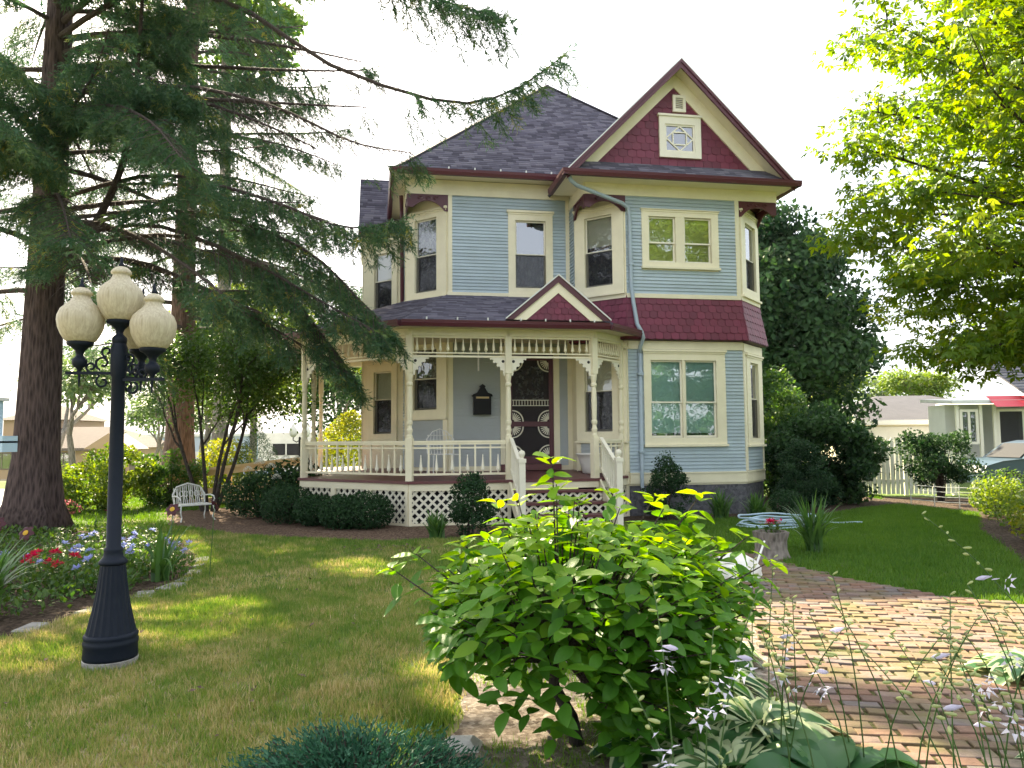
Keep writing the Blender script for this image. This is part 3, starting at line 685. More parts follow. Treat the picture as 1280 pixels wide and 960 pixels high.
# pent roof, gutter and soffit at the foot of the gable
roof('pent_roof', [(GL, GV, ge - .01), (GR, GV, ge - .01), (GR - .36, -1.32, 7.40), (GL + .36, -1.32, 7.40)], house, thick=.02)
gutter([(GL - .1, GV - .04, 6.90), (GR + .1, GV - .04, 6.90)]); gutter([(GL, -.5, 6.90), (GL, GV - .14, 6.90)]); gutter([(GR, GV - .14, 6.90), (GR, 6, 6.90)])
MB().box((GL, GV - .03, 6.94), (GR, -1.3, 6.952)).box((GL, -1.3, 6.94), (.05, -.4, 6.952)).box((4.35, -1.3, 6.94), (GR, 7, 6.952)).build('soffit', 'cream', house)
# downspout
dn = MB().tube([(GL + .05, GV + .02, 6.95), (GL + .1, GV + .06, 6.84), (-.2, GV + .14, 6.76), (.80, -1.44, 6.50), (.955, -1.40, 6.42), (.99, -1.385, 6.25), (1.0, -1.385, 4.75), (1.03, -1.42, 4.4), (1.07, -1.50, 3.95), (1.14, -1.56, 3.78), (1.19, -1.53, 3.66), (1.17, -1.39, 3.50), (1.16, -1.37, 3.35)], .042, 8)
dn.tube([(1.16, -1.37, 3.37), (1.155, -1.37, .62), (1.17, -1.41, .52), (1.24, -1.58, .40)], .042, 8)
dn.build('downspout', 'downpipe', house, True)
for zz in (2.9, 1.3, 5.2): MB().box((.96 if zz > 4 else 1.1, -1.432, zz), (1.06 if zz > 4 else 1.22, -1.31, zz + .04)).build('downspout_strap', 'downpipe', house)
# side bay on the left flank
B = [(-3.56, 2.4), (-4.56, 3.4), (-4.56, 5.6), (-3.56, 6.6)]
F, L = face(B[1], B[0]); gg = (.42, L - .38, 1.75, 3.30); gh_ = (.42, L - .38, 4.9, 6.3)
wall(F, 0, L, ZF, 6.75, [gg, gh_], (.1, L - .1, 3.75, 4.6), joined=True); window(F, (.2, L - .2, 1.58, 3.5), gg, .03, .55, upper='shade'); window(F, (.2, L - .2, 4.75, 6.5), gh_, .03)
F, L = face(B[2], B[1]); wall(F, 0, L, ZF, 6.75, [], (.1, L - .1, .95, 6.5), joined=True); MB().box((L - .1, -.03, ZF), (L, -.002, 6.6)).build('corner_board', 'cream', house).matrix_local = F
F, L = face(B[3], B[2]); wall(F, 0, L, ZF, 6.75, [], None, mat='siding')
roof('bay_roof', [(-4.68, 2.75, 6.8), (-3.2, 2.75, 6.8), (-3.2, 4.5, 8.75), (-4.68, 4.5, 8.75)], house); roof('bay_roof', [(-3.2, 6.25, 6.8), (-4.68, 6.25, 6.8), (-4.68, 4.5, 8.75), (-3.2, 4.5, 8.75)], house)
MB().prism([(2.85, 6.75), (6.15, 6.75), (4.5, 8.6)], -4.62, -4.56, Matrix(((0, 1, 0, 0), (1, 0, 0, 0), (0, 0, 1, 0), (0, 0, 0, 1)))).build('gable_wall', 'purple', house)
MB().box((-4.68, 2.74, 6.68), (-3.56, 2.8, 6.8)).build('gutter', 'maroon', house)
MB().box((-4.66, 2.8, 6.735), (-3.56, 6.2, 6.75)).build('soffit', 'cream', house)
MB().tube([(-3.68, .95, 7.2), (-3.66, 1.15, 6.9), (-3.64, 1.2, 4.3)], .045, 8).build('downspout', 'maroon', house)
# ---- porch
PA, PB, PC, PD, PE, PG, PH = (-3.6, -2.0), (-1.72, -2.0), (-.02, -2.0), (.775, -1.24), (-5.7, .1), (-5.7, 2.5), (-5.7, 4.9)
FZ = .83; RF0, RF1, RB = 3.16, 3.53, 3.68
outl = [(-5.82, 6.0), (-5.82, .05), (-3.65, -2.12), (.03, -2.12), (.93, -1.27)]; innr = [(-3.56, 6.0), (-3.56, .87), (-2.69, 0), (.05, 0), (.05, -.42)]
fl = MB(); fl.v = [(x, y, FZ) for x, y in outl] + [(x, y, .92) for x, y in innr] + [(x, y, FZ - .05) for x, y in outl]
fl.f = [(i, i + 1, i + 6, i + 5) for i in range(4)] + [(4, 9, 9, 4)][:0] + [(i + 10, i + 11, i + 1, i) for i in range(4)]; fl.add([(.93, -1.27, FZ), (.92, -1.29, FZ), (.05, -.42, .92)], [(0, 1, 2)])
fl.build('porch_floor', 'floor_maroon', house)
def seg(p, q, a=0, b=0):
    M, L = face(p, q); return M, L
def post_col(p, rot=0):
    """turned column: square foot, turned shaft, square head"""
    mb = MB(); h = .062
    for z0, z1, s in ((FZ - .03, 1.62, h), (2.86, RB, h), (1.60, 1.64, h * .9)):
        mb.box((-s, -s, z0), (s, s, z1))
    mb.lathe([(.058, 1.64), (.058, 1.68), (.042, 1.70), (.052, 1.74), (.060, 1.78), (.046, 1.82), (.040, 1.86), (.056, 1.90), (.058, 1.94), (.044, 1.97), (.050, 2.15), (.054, 2.35), (.046, 2.55), (.042, 2.60), (.060, 2.63), (.060, 2.66), (.044, 2.69), (.052, 2.74), (.060, 2.80), (.060, 2.86)], 14)
    o = mb.build('porch_column', 'cream', house); o.location = (*p, 0); o.rotation_euler.z = rot; return o
for p, r in ((PA, R(-22)), (PB, 0), (PC, R(22)), (PD, R(43)), (PE, R(22)), (PG, 0), (PH, 0)): post_col(p, r)
# spindle template for the frieze, balusters of the rail
spin_me = MB().lathe([(.010, 0), (.010, .02), (.016, .03), (.034, .045), (.034, .06), (.026, .11), (.016, .18), (.010, .24), (.008, .27)], 8).mesh('spindle', 'cream', True)
def frieze(p, q, n, brack=(1, 1)):
    M, L = face(p, q); mb = MB(); t = .062
    mb.box((t, -.025, RF1), (L - t, .025, RF1 + .045)); mb.box((t, -.03, RF0), (L - t, .03, RF0 + .035)); mb.box((t, -.022, RF0 + .07), (L - t, .022, RF0 + .095))
    o = mb.build('spindle_frieze', 'cream', house); o.matrix_local = M
    for i in range(n):
        link('spindle', spin_me, o, (t + (L - 2 * t) * (i + .5) / n, 0, RF0 + .095))
    # entablature above
    e_ = MB(); e_.box((-.02, -.07, RB - .11), (L + .02, .07, RB + .06)); e_.build('porch_beam', 'cream', house).matrix_local = M
    # cut-out brackets
    for sd in (0, 1):
        if not brack[sd]: continue
        pts = [(0, 0), (0, -.34), (.025, -.345), (.04, -.30), (.035, -.26), (.06, -.235), (.085, -.25), (.10, -.225), (.09, -.19), (.115, -.165), (.15, -.175), (.165, -.145), (.15, -.11), (.185, -.09), (.22, -.105), (.24, -.075), (.225, -.045), (.26, -.03), (.285, -.045), (.30, 0)]
        b = MB(); ou = [(t + x, RF0 + z) for x, z in pts]; plug = [(t + .04 + .03 * math.cos(a), RF0 - .07 + .03 * math.sin(a)) for a in np.linspace(0, 2 * PI, 9)[:-1]]
        if sd: ou = [(L - x, z) for x, z in ou][::-1]; plug = [(L - x, z) for x, z in plug][::-1]
        b.prism(ou, -.016, .016); br = b.build('bracket', 'creamwhite', house); br.matrix_local = M
        MB().prism(plug, -.0175, .0175).build('dark_plug', 'dark_interior', br)  # dark disc set in the bracket in place of a shaded hole
frieze(PA, PB, 12); frieze(PB, PC, 11); frieze(PC, PD, 11); frieze(PE, PA, 17); frieze(PG, PE, 14)
bal_me = MB().lathe([(.012, 0), (.012, .02), (.022, .035), (.040, .055), (.040, .075), (.030, .13), (.019, .21), (.011, .30), (.009, .345)], 8).mesh('baluster', 'creamwhite', True)
stile_me = MB().box((-.016, -.016, 0), (.016, .016, .575)).mesh('stile', 'cream')
def railing(p, q, n):
    M, L = face(p, q); t = .062; z0 = FZ + .10; mb = MB()
    mb.box((t, -.04, z0 + .615), (L - t, .04, z0 + .65)).box((t, -.03, z0 + .575), (L - t, .03, z0 + .615))
    o = mb.build('porch_railing', 'cream', house); o.matrix_local = M; st = (L - 2 * t) / n
    MB().box((t, -.025, z0), (L - t, .025, z0 + .04)).build('bottom_rail', 'cream', o); MB().box((t, -.018, z0 + .50), (L - t, .018, z0 + .53)).build('middle_rail', 'cream', o)
    for i in range(n):
        if i: link('stile', stile_me, o, (t + st * i, 0, z0 + .02))
        link('baluster', bal_me, o, (t + st * (i + .5), 0, z0 + .04))
railing(PA, PB, 6); railing(PE, PA, 9); railing(PC, PD, 5); railing(PG, PE, 8)
# skirt: fascia, posts and lattice
def lattice(mb, x0, x1, z0, z1, pitch, w_, y=0, th=.008):
    for sg, yy in ((1, y), (-1, y + th)):
        c = x0 - (z1 - z0)
        while c < x1 + (z1 - z0):
            if sg > 0: pts = [(max(x0, c), z0 + max(x0, c) - c), (min(x1, c + z1 - z0), z0 + min(x1, c + z1 - z0) - c)]
            else: pts = [(max(x0, c), z1 - (max(x0, c) - c)), (min(x1, c + z1 - z0), z1 - (min(x1, c + z1 - z0) - c))]
            if pts[1][0] - pts[0][0] > .02: mb.bar((pts[0][0], yy, pts[0][1]), (pts[1][0], yy, pts[1][1]), w_, th, (0, 1, 0))
            c += pitch
def skirt(p, q, posts=(), zb=.0):
    M, L = face(p, q); f_ = MB().box((0, -.02, .645), (L, .02, .785)).box((0, -.015, zb), (L, .015, zb + .05)); o = f_.build('porch_skirt', 'cream', house); o.matrix_local = M
    for x in (.0, *posts, L): MB().box((max(0, x - .06), -.03, zb - .02), (min(L, x + .06), .02, .645)).build('skirt_post', 'cream', o)
    lt = MB(); lattice(lt, .0, L, zb + .05, .645, .165, .044, .03); tag(lt.build('lattice', 'creamwhite', o), kind='stuff')
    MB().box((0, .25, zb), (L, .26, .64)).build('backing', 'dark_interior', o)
skirt((-3.62, -2.06), (-1.70, -2.06)); skirt((-5.76, .06), (-3.62, -2.06), (1.0, 2.0)); skirt((-5.76, 6.0), (-5.76, .06), (2, 4)); skirt((.0, -2.06), (.9, -1.25))
# steps
sx0, sx1 = -1.70, .02
for i in range(3):
    v0, z = -2.34 - .29 * i, .63 - .205 * i
    st = MB().box((sx0, v0, z - .045), (sx1, v0 + .34, z)).build('step', 'floor_maroon', house)
    ri = MB(); lattice(ri, sx0, sx1, max(.0, z - .205), z - .046, .165, .042, v0 + .04); tag(ri.build('riser_lattice', 'creamwhite', st), kind='stuff')
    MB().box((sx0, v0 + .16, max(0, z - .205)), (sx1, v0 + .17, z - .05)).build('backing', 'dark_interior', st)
ri = MB().box((sx0, -2.10, .66), (sx1, -2.065, .78)).build('step_fascia', 'cream', house)
for sx_ in (sx0 - .02, sx1 + .04):
    MB().prism([(-2.06, .83), (-2.06, .50), (-3.05, .0), (-3.05, .2)], sx_ - .02, sx_ + .02, Matrix(((0, 1, 0, 0), (1, 0, 0, 0), (0, 0, 1, 0), (0, 0, 0, 1)))).build('stringer', 'cream', house)
nv = -3.12
for sx_ in (sx0 + .02, sx1 + .08):
    nw = MB().box((-.055, -.055, -.02), (.055, .055, 1.24)).box((-.068, -.068, 1.18), (.068, .068, 1.25)).lathe([(.04, 1.25), (.03, 1.27), (.05, 1.30), (.06, 1.34), (.05, 1.38), (.02, 1.40)], 12).build('newel_post', 'creamwhite', house); nw.location = (sx_, nv, 0)
    hr = MB().bar((sx_, -2.05, 1.60), (sx_, nv, 1.08), .07, .05).bar((sx_, -2.05, 1.02), (sx_, nv, .42), .05, .05).build('stair_rail', 'creamwhite', house)
    for i in range(8):
        t_ = (i + .5) / 8; v_ = -2.05 + (nv + 2.05) * t_; MB().box((sx_ - .016, v_ - .016, 1.02 - .60 * t_), (sx_ + .016, v_ + .016, 1.59 - .52 * t_)).build('baluster', 'creamwhite', hr)
# porch roof
K = .388; E0 = 3.80; zt = E0 + K * 2.42
ew = [(-6.12, 6.0), (-6.12, -.074), (-3.774, -2.42), (.174, -2.42), (1.10, -1.49)]
roof('porch_roof', [(-3.774, -2.42, E0), (.174, -2.42, E0), (-.83, 0, zt), (-2.72, 0, zt)], house)
roof('porch_roof', [(-6.12, -.074, E0), (-3.774, -2.42, E0), (-2.70, 0, zt), (-3.57, .87, zt)], house)
roof('porch_roof', [(-6.12, 6, E0), (-6.12, -.074, E0), (-3.57, .87, zt), (-3.57, 6, zt)], house)
roof('porch_roof', [(.174, -2.42, E0), (1.10, -1.49, E0), (.05, -.425, E0 + K * 2.119 / 1.414), (.05, 0, E0 + K * 2.544 / 1.414), (-.83, 0, zt)], house)
gutter([(*p, 3.68) for p in ew]); hangers((-3.6, -2.44, 0), (-1.9, -2.44, 0), 3, 3.80); hangers((-1.8, -2.44, 0), (.1, -2.44, 0), 4, 3.80)
ce = MB(); ce.v = [(x, y, 3.70) for x, y in ew] + [(x, y, 3.70) for x, y in innr[:4]] + [(.05, -.425, 3.70)]
ce.f = [(0, 1, 6, 5), (1, 2, 7, 6), (2, 3, 8, 7), (3, 4, 9, 8)]; ce.build('porch_ceiling', 'ceiling', house)
# pediment over the steps
pc, ph, pv = -.82, 1.02, -2.47; pb, pa = 3.835, 4.69
for sg in (-1, 1):
    ue = pc + sg * ph
    MB().prism([(ue, pb), (pc, pa), (pc, pa - .13), (ue + (-sg) * .15, pb)], pv - .03, pv + .0).build('rake_board', 'maroon', house)
    MB().prism([(ue - .0, pb + .03), (pc, pa + .03), (pc, pa), (ue, pb)], pv - .06, pv + .01).build('drip_edge', 'greywhite', house)
    MB().prism([(ue - sg * .15, pb), (pc, pa - .13), (pc, pa - .33), (ue - sg * .40, pb)], pv - .002, pv + .03).build('rake_frieze', 'cream', house)
    rr = MB(); rr.add([(ue, pv, pb + .01), (pc, pv, pa + .01), (pc, -.15, pa + .01), (ue, pv + .1, pb + .01)], [(0, 1, 2, 3)] if sg < 0 else [(0, 3, 2, 1)]); rr.build('pediment_roof', 'roof', house)
pw = MB().prism([(pc - ph + .2, pb), (pc + ph - .2, pb), (pc, pa - .15)], pv + .035, pv + .06).build('pediment_wall', 'maroon', house)
pt = link('pediment_shingles', MB().box((pc - .5, .001, pb), (pc + .5, .003, pb + .01)).mesh('pediment_backing', 'maroon'), house); pt.matrix_local = Matrix.Translation((0, pv + .028, 0))
SRg, SWg, keepme = SR, SW, scale_me; SW = .135; SR = .115; scale_me = scale_mesh(SW, SR); zq = pa - .30; sq = (pa - pb) / ph
scales(None, pc - .62, pc + .62, pb + .005, 5, pt, xl=lambda z: (pc - (zq - z) / sq - .03, pc + (zq - z) / sq + .03), keep=lambda x, z: z + .06 < zq)
SR, SW = SRg, SWg
# fixtures on the porch
mail = empty('mailbox', (0, 0, 0), TH, 'black ornate wall mailbox with brass nameplate hung on porch wall', 'mailbox')
mail.location = house.matrix_basis @ Vector((-1.97, -.02, 2.13)); mail.rotation_euler.z = TH
b = MB(); b.box((-.19, -.15, 0), (.19, -.005, .40)); b.build('box', 'black', mail)
lid = MB().prism([(-.215, .40), (.215, .40), (.20, .44), (.12, .47), (.08, .53), (.05, .585), (.07, .61), (.0, .66), (-.07, .61), (-.05, .585), (-.08, .53), (-.12, .47), (-.20, .44)], -.17, -.12).box((-.215, -.17, .39), (.215, -.005, .42)).build('lid', 'black', mail)
MB().box((-.14, -.158, .345), (.14, -.151, .385)).build('nameplate', 'brass', mail)
MB().box((-.15, -.156, .04), (.15, -.151, .30)).box((-.11, -.16, .08), (.11, -.156, .26)).build('front_panel', 'black', mail)
def H2W(u, v, z): return house.matrix_basis @ Vector((u, v, z))
house.rotation_euler.z = TH
_hm = Matrix.Translation(HO) @ Matrix.Rotation(TH, 4, 'Z')
def H2W(u, v, z): return _hm @ Vector((u, v, z))
mail.location = H2W(-1.97, -.02, 2.13)
pot = MB().lathe([(.13, 0), (.17, .02), (.20, .16), (.25, .30), (.28, .38), (.30, .39), (.30, .42), (.26, .42), (.22, .30)], 24).build('planter_pot', 'terracotta_white', None, True, H2W(.16, -1.05, .875))
tag(pot, 'round white planter pot on the porch floor beside the door', 'planter')
ch = MB().tube([H2W(-2.19, -1.2, 3.70), H2W(-2.19, -1.2, 2.98)], .016, 6).build('wind_chime_rod', 'lace_white'); tag(ch, 'thin pale rod hanging from the porch ceiling', 'hanging rod')
# white wire patio chair behind the rail
wc = empty('wire_chair', H2W(-2.85, -.75, .89), TH + R(10), 'white wire mesh patio chair behind the porch railing', 'chair')
b = MB(); 
for i in range(9):
    x = -.26 + .065 * i; b.tube([(x, .25 + .02 * math.cos(x * 5), .42), (x * 1.1, .30, .62), (x * .95, .34, .92 - abs(x) * .4)], .006, 5)
for z in (.5, .6, .7, .8): b.tube([(-.28, .28, z), (0, .33, z), (.28, .28, z)], .006, 5)
b.tube([(-.28, .27, .42), (-.29, .31, .72), (-.15, .34, .88), (0, .35, .93), (.15, .34, .88), (.29, .31, .72), (.28, .27, .42)], .011, 6); b.build('backrest', 'white', wc)
b = MB()
for i in range(8): b.tube([(-.27 + i * .077, -.22, .41), (-.27 + i * .077, .26, .41)], .006, 5)
b.tube([(-.28, -.24, .41), (.28, -.24, .41), (.28, .27, .41), (-.28, .27, .41), (-.28, -.24, .41)], .011, 6); b.build('seat', 'white', wc)
for x, y in ((-.27, -.23), (.27, -.23), (-.27, .26), (.27, .26)): MB().tube([(x, y, .41), (x * 1.06, y * 1.06, 0)], .011, 6).build('leg', 'white', wc)
# ================================================================ ground areas
BED = [(-4.19, 6.35), (-4.07, 7.08), (-3.96, 7.86), (-3.80, 8.5), (-3.90, 9.45), (-4.4, 10.9), (-5.3, 12.4), (-7.0, 13.9), (-9.7, 14.5), (-12.5, 12), (-12.5, 6.0), (-6, 5.9)]
MUL = [(-7.9, 17.6), (-6.9, 15.4), (-6.3, 14.6), (-4.7, 13.25), (-3.1, 12.6), (-2.0, 12.2), (-1.2, 12.5), (-.2, 12.6), (.2, 14.0), (-2, 14.9), (-4.8, 16.7), (-6, 19.5)]
PATH = [(2.2, 11.0), (3.3, 10.6), (3.45, 9.6), (3.75, 8.6), (4.2, 7.8), (4.9, 7.25), (6.2, 6.8), (8.5, 6.4), (8.5, 2.2), (1.75, 2.2), (1.68, 4.0), (1.75, 4.85), (2.0, 6.4), (2.35, 8.0), (2.3, 9.5)]
DIRT = [(-.55, 3.2), (-.42, 4.1), (-.33, 4.6), (-.38, 5.4), (-.30, 6.4), (0.3, 7.3), (1.6, 7.6), (2.1, 6.6), (1.8, 4.9), (1.7, 3.0), (.6, 2.6)]
RBED = [(5.0, 7.9), (5.6, 8.3), (6.6, 10.2), (7.9, 13.2), (9.6, 16.0), (9.0, 18.2), (9.6, 20.5), (13.5, 19.0), (13, 9), (9, 7.2), (6.6, 7.2)]
FBED = [(1.2, 14.3), (2.5, 14.6), (4.2, 15.2), (5.5, 15.6), (6.4, 15.9), (7.9, 17.3), (9.3, 18.3), (9.4, 21), (6, 21), (5.8, 16.5), (4, 16), (1.6, 15.8)]
sheet('flower_bed', wobble(BED, .3, .05), 'soil', .006, 'dark soil flower bed around the thick spruce trunk')
sheet('mulch_bed', wobble(MUL, .3, .08, 2), 'mulch', .006, 'brown mulch bed along the porch lattice')
sheet('dirt_path', wobble(DIRT, .2, .06, 3), 'bare_dirt', .005, 'bare dirt strip beneath the big hydrangea')
sheet('garden_bed', wobble(RBED, .3, .06, 4), 'soil', .006, 'planted soil bed along the white picket fence')
sheet('foundation_bed', wobble(FBED, .3, .06, 5), 'soil', .007, 'dark soil bed at the foot of the blue wing')
pathb = sheet('brick_path', wobble(PATH, .3, .04, 6), 'moss_joint', .014, 'weathered brick path with mossy joints')
# bricks: the ones that show largest are parts, the rest one joined part
m, t, out = nodes('brick'); wp = world_pos(t); n = noise(t, wp, 24, 5, .7); n2 = noise(t, wp, 2.4, 3)
bs = [(0, (.13, .092, .078)), (.3, (.205, .122, .086)), (.55, (.215, .155, .132)), (.8, (.15, .132, .13)), (1, (.24, .14, .092))]
def brickcol(t, src):
    c = mixc(t, .45, ramp(t, src, bs), ramp(t, n, [(.25, (.45, .42, .40)), (.7, (1.25, 1.2, 1.15))]), 'MULTIPLY')
    return mixc(t, ramp(t, n2, [(.44, (0, 0, 0)), (.66, (.75, .75, .75))]), c, (.15, .135, .055))
prin(t, out, brickcol(t, rnd(t)), .85, bump(t, n, .7, .01), spec=.25); MT['brick'] = m
m, t, out = nodes('brick_joined'); wp = world_pos(t); n = noise(t, wp, 24, 5, .7); n2 = noise(t, wp, 2.4, 3)
prin(t, out, brickcol(t, attr_tint(t)), .85, bump(t, n, .7, .01), spec=.25); MT['brick_joined'] = m
bv = MB(); L_, W_, T_, c_ = .099, .048, .03, .004
bv.add([(-L_, -W_, 0), (L_, -W_, 0), (L_, W_, 0), (-L_, W_, 0), (-L_, -W_, T_ - c_), (L_, -W_, T_ - c_), (L_, W_, T_ - c_), (-L_, W_, T_ - c_), (-L_ + c_, -W_ + c_, T_), (L_ - c_, -W_ + c_, T_), (L_ - c_, W_ - c_, T_), (-L_ + c_, W_ - c_, T_)],
       [(0, 1, 5, 4), (1, 2, 6, 5), (2, 3, 7, 6), (3, 0, 4, 7), (4, 5, 9, 8), (5, 6, 10, 9), (6, 7, 11, 10), (7, 4, 8, 11), (8, 9, 10, 11)])
brick_me = bv.mesh('brick', 'brick'); bl = []
a = R(-15); ca, sa = math.cos(a), math.sin(a)
for r_ in range(-10, 95):
    for k in range(-25, 45):
        x = k * .212 + (.106 if r_ % 2 else 0) + random.uniform(-.008, .008); y = r_ * .108 + .09 * math.sin(x * 1.1 + r_ * .02) + random.uniform(-.006, .006)
        bl.append((1.5 + x * ca - y * sa, 2.2 + x * sa + y * ca, a + .1 * math.cos(x * 1.1) + random.uniform(-.075, .075)))
ok = inside(PATH, [(x, y) for x, y, _ in bl]); bl = [b for b, k in zip(bl, ok) if k and random.random() > .02]
vis = [b for b in bl if b[0] / b[1] < .69 and b[1] > 3.4 and b[0] < 6.2 and not (b[0] < 1.9 and b[1] < 4.6)]
vis.sort(key=lambda b: b[1]); near = vis[:300]; ns = set(near); rest = [b for b in bl if b not in ns]
for x, y, r_ in near:
    o = link('brick', brick_me, pathb, (x, y, random.uniform(-.012, .004))); o.rotation_euler = (random.uniform(-.045, .045), random.uniform(-.04, .04), r_); o.scale = (random.uniform(.9, 1.02), random.uniform(.9, 1.03), 1)
rest = np.array(rest); rz = rest[:, 2]; M = np.zeros((len(rest), 3, 3)); M[:, 0, 0] = np.cos(rz); M[:, 0, 1] = -np.sin(rz); M[:, 1, 0] = np.sin(rz); M[:, 1, 1] = np.cos(rz); M[:, 2, 2] = 1
V, Fq, T = stamp(np.array(bv.v), np.array(bv.f), M, np.c_[rest[:, :2], rng.uniform(-.012, .004, len(rest))], 1.0)
tag(link('bricks', np_mesh('bricks', V, Fq, 'brick_joined', T), pathb), kind='stuff')
# edging stones of the left bed
st_me = MB().add([(-.14, -.09, 0), (.13, -.10, 0), (.15, .08, 0), (-.12, .1, 0), (-.12, -.07, .05), (.11, -.08, .055), (.12, .06, .05), (-.1, .08, .045)], [(0, 1, 5, 4), (1, 2, 6, 5), (2, 3, 7, 6), (3, 0, 4, 7), (4, 5, 6, 7)]).mesh('edging_stone', 'stone_grey')
bedo = bpy.data.objects['flower_bed']
for i, (x, y) in enumerate([(-4.17, 6.75), (-4.02, 7.4), (-3.93, 7.75), (-3.86, 8.15), (-3.78, 8.6), (-3.80, 9.0), (-3.9, 9.5), (-4.05, 10.0), (-4.2, 10.5)]):
    o = link('edging_stone', st_me, bedo, (x, y, .0)); o.rotation_euler = (random.uniform(-.05, .05), random.uniform(-.05, .05), random.uniform(1.1, 2.0)); s_ = random.uniform(.8, 1.3); o.scale = (s_, s_ * .9, .6); o.location.z = -.008
rk = MB().add(*[[(-.11, -.07, 0), (.1, -.08, 0), (.12, .07, 0), (-.1, .09, 0), (-.06, -.04, .05), (.05, -.05, .055), (.06, .04, .05), (-.05, .05, .045)], [(0, 1, 5, 4), (1, 2, 6, 5), (2, 3, 7, 6), (3, 0, 4, 7), (4, 5, 6, 7)]]).build('flat_stone', 'concrete', None, False, (-.28, 4.12, .0))
tag(rk, 'small pale flat stone half sunk in the bare dirt strip', 'stone')
sheet('road', [(-12.3, 12), (-12.5, 17.5), (-12.9, 21.5), (-14.9, 26.6), (-60, 28.5), (-60, 8)], 'road_grey', .02, 'pale concrete road beyond the flower bed')
tag(link('cross_street', grid_mesh('cross_street', np.linspace(-60, -4.5, 30), np.linspace(36, 43, 6), 'road_grey', .03)), 'pale street running past the far buildings', kind='structure')
# ================================================================ lamp post
lp = empty('lamp_post', (-2.92, 5.68, 0), 0, 'dark iron garden lamp post with four cream acorn globes', 'lamp post')
MB().lathe([(.185, -.02), (.185, .045), (.17, .055)], 24).build('concrete_footing', 'stone_grey', lp)
MB().lathe([(.18, .05), (.182, .07), (.178, .14), (.183, .15), (.183, .175), (.176, .185), (.18, .20), (.182, .215), (.17, .23)], 32).build('base_ring', 'lamp_iron', lp, True)
MB().lathe([(.168, .225), (.150, .30), (.128, .40), (.110, .50), (.097, .60), (.088, .68), (.084, .715)], 40, flute=.05).build('fluted_base', 'lamp_iron', lp)
sh = MB().lathe([(.086, .71), (.096, .72), (.098, .735), (.086, .75), (.070, .765), (.062, .80), (.066, .815), (.062, .83), (.050, .84), (.049, 1.5), (.046, 2.08), (.054, 2.09), (.054, 2.12), (.058, 2.13), (.058, 2.30), (.050, 2.32), (.044, 2.36)], 24).build('shaft', 'lamp_iron', lp, True)
gp = [(.080, 0), (.105, .015), (.132, .06), (.152, .11), (.161, .165), (.158, .20), (.140, .245), (.112, .272), (.108, .28), (.096, .287), (.074, .31), (.060, .335), (.056, .35), (.070, .356), (.072, .372), (.058, .39), (.040, .405), (.010, .415)]
m, t, out = nodes('globe'); cv = coord(t, (1, 1, .06)); n = noise(t, cv, 70, 4, .7); n2 = noise(t, coord(t), 6, 4)
c = ramp(t, n, [(.3, (.52, .45, .31)), (.62, (.74, .69, .53))]); c = mixc(t, .5, c, ramp(t, n2, [(.3, (.75, .70, .62)), (.7, (1, 1, 1))]), 'MULTIPLY')
p = prin(t, None, c, .42); trn = N(t, 'ShaderNodeBsdfTranslucent'); t.links.new(c, trn.inputs[0]); mx = N(t, 'ShaderNodeMixShader'); mx.inputs[0].default_value = .35
t.links.new(p.outputs[0], mx.inputs[1]); t.links.new(trn.outputs[0], mx.inputs[2]); t.links.new(mx.outputs[0], out.inputs[0]); MT['globe'] = m
globe_me = MB().lathe(gp, 32).mesh('globe', 'globe', True)
cup_me = MB().lathe([(.012, -.235), (.016, -.20), (.022, -.19), (.048, -.17), (.052, -.145), (.050, -.125), (.040, -.115), (.026, -.10), (.024, -.085), (.034, -.06), (.060, -.035), (.088, -.02), (.092, .0), (.086, .012)], 20).mesh('globe_holder', 'lamp_iron', True)
fin_me = MB().lathe([(.018, .41), (.022, .425), (.010, .44), (.013, .455), (.004, .49)], 10).mesh('finial', 'lamp_iron', True)
def lamp_head(x, y, z):
    h = link('globe_holder', cup_me, lp, (x, y, z)); link('globe', globe_me, h); link('finial', fin_me, h)
lamp_head(0, 0, 2.50)
def spiral(c, r, a0, a1, n=14, shrink=.35):
    return [(c[0] + r * (1 - (1 - shrink) * i / n) * math.cos(a0 + (a1 - a0) * i / n), c[1] + r * (1 - (1 - shrink) * i / n) * math.sin(a0 + (a1 - a0) * i / n)) for i in range(n + 1)]
for ang, dz in ((190, 2.335), (352, 2.285), (82, 2.31)):
    a = R(ang); d = Vector((math.cos(a), math.sin(a), 0)); L = .27; lamp_head(d.x * L, d.y * L, dz)
    zb = dz - .235; ar = MB(); ar.bar(d * .03 + Vector((0, 0, zb + .01)), d * (L + .09) + Vector((0, 0, zb + .01)), .03, .022)
    for c, r, a0, a1 in (((.11, .085), .055, -1.2, 5.2), ((.19, .055), .038, -1.2, 5), ((.085, .17), .04, -1.5, 4.6), ((.11, -.055), .05, 1.2, -4.6)):
        ar.tube([d * p[0] + Vector((0, 0, zb + p[1])) for p in spiral(c, r, a0, a1)], .009, 6)
    ar.tube([d * L + Vector((0, 0, zb)), d * L + Vector((0, 0, zb - .09))], [.012, .004], 8)
    ar.build('scroll_arm', 'lamp_iron', lp)
# ================================================================ small garden things
tb = empty('bird_feeder', (-4.13, 6.0, 0), 0, 'pale blue painted wooden bird box on a post beside the thick spruce', 'bird box')
MB().box((-.17, -.06, 0), (-.09, .02, 1.62)).build('post', 'greywhite', tb); MB().box((-.2, -.12, 1.60), (.235, .06, 1.615)).box((.02, -.12, 1.53), (.235, .06, 1.655)).build('tray', 'sign_blue', tb); MB().box((-.2, -.1, 1.615), (.12, .05, 1.93)).build('house_box', 'sign_blue', tb)
MB().box((-.22, -.14, 1.93), (.14, .09, 1.955)).build('roof', 'greywhite', tb)
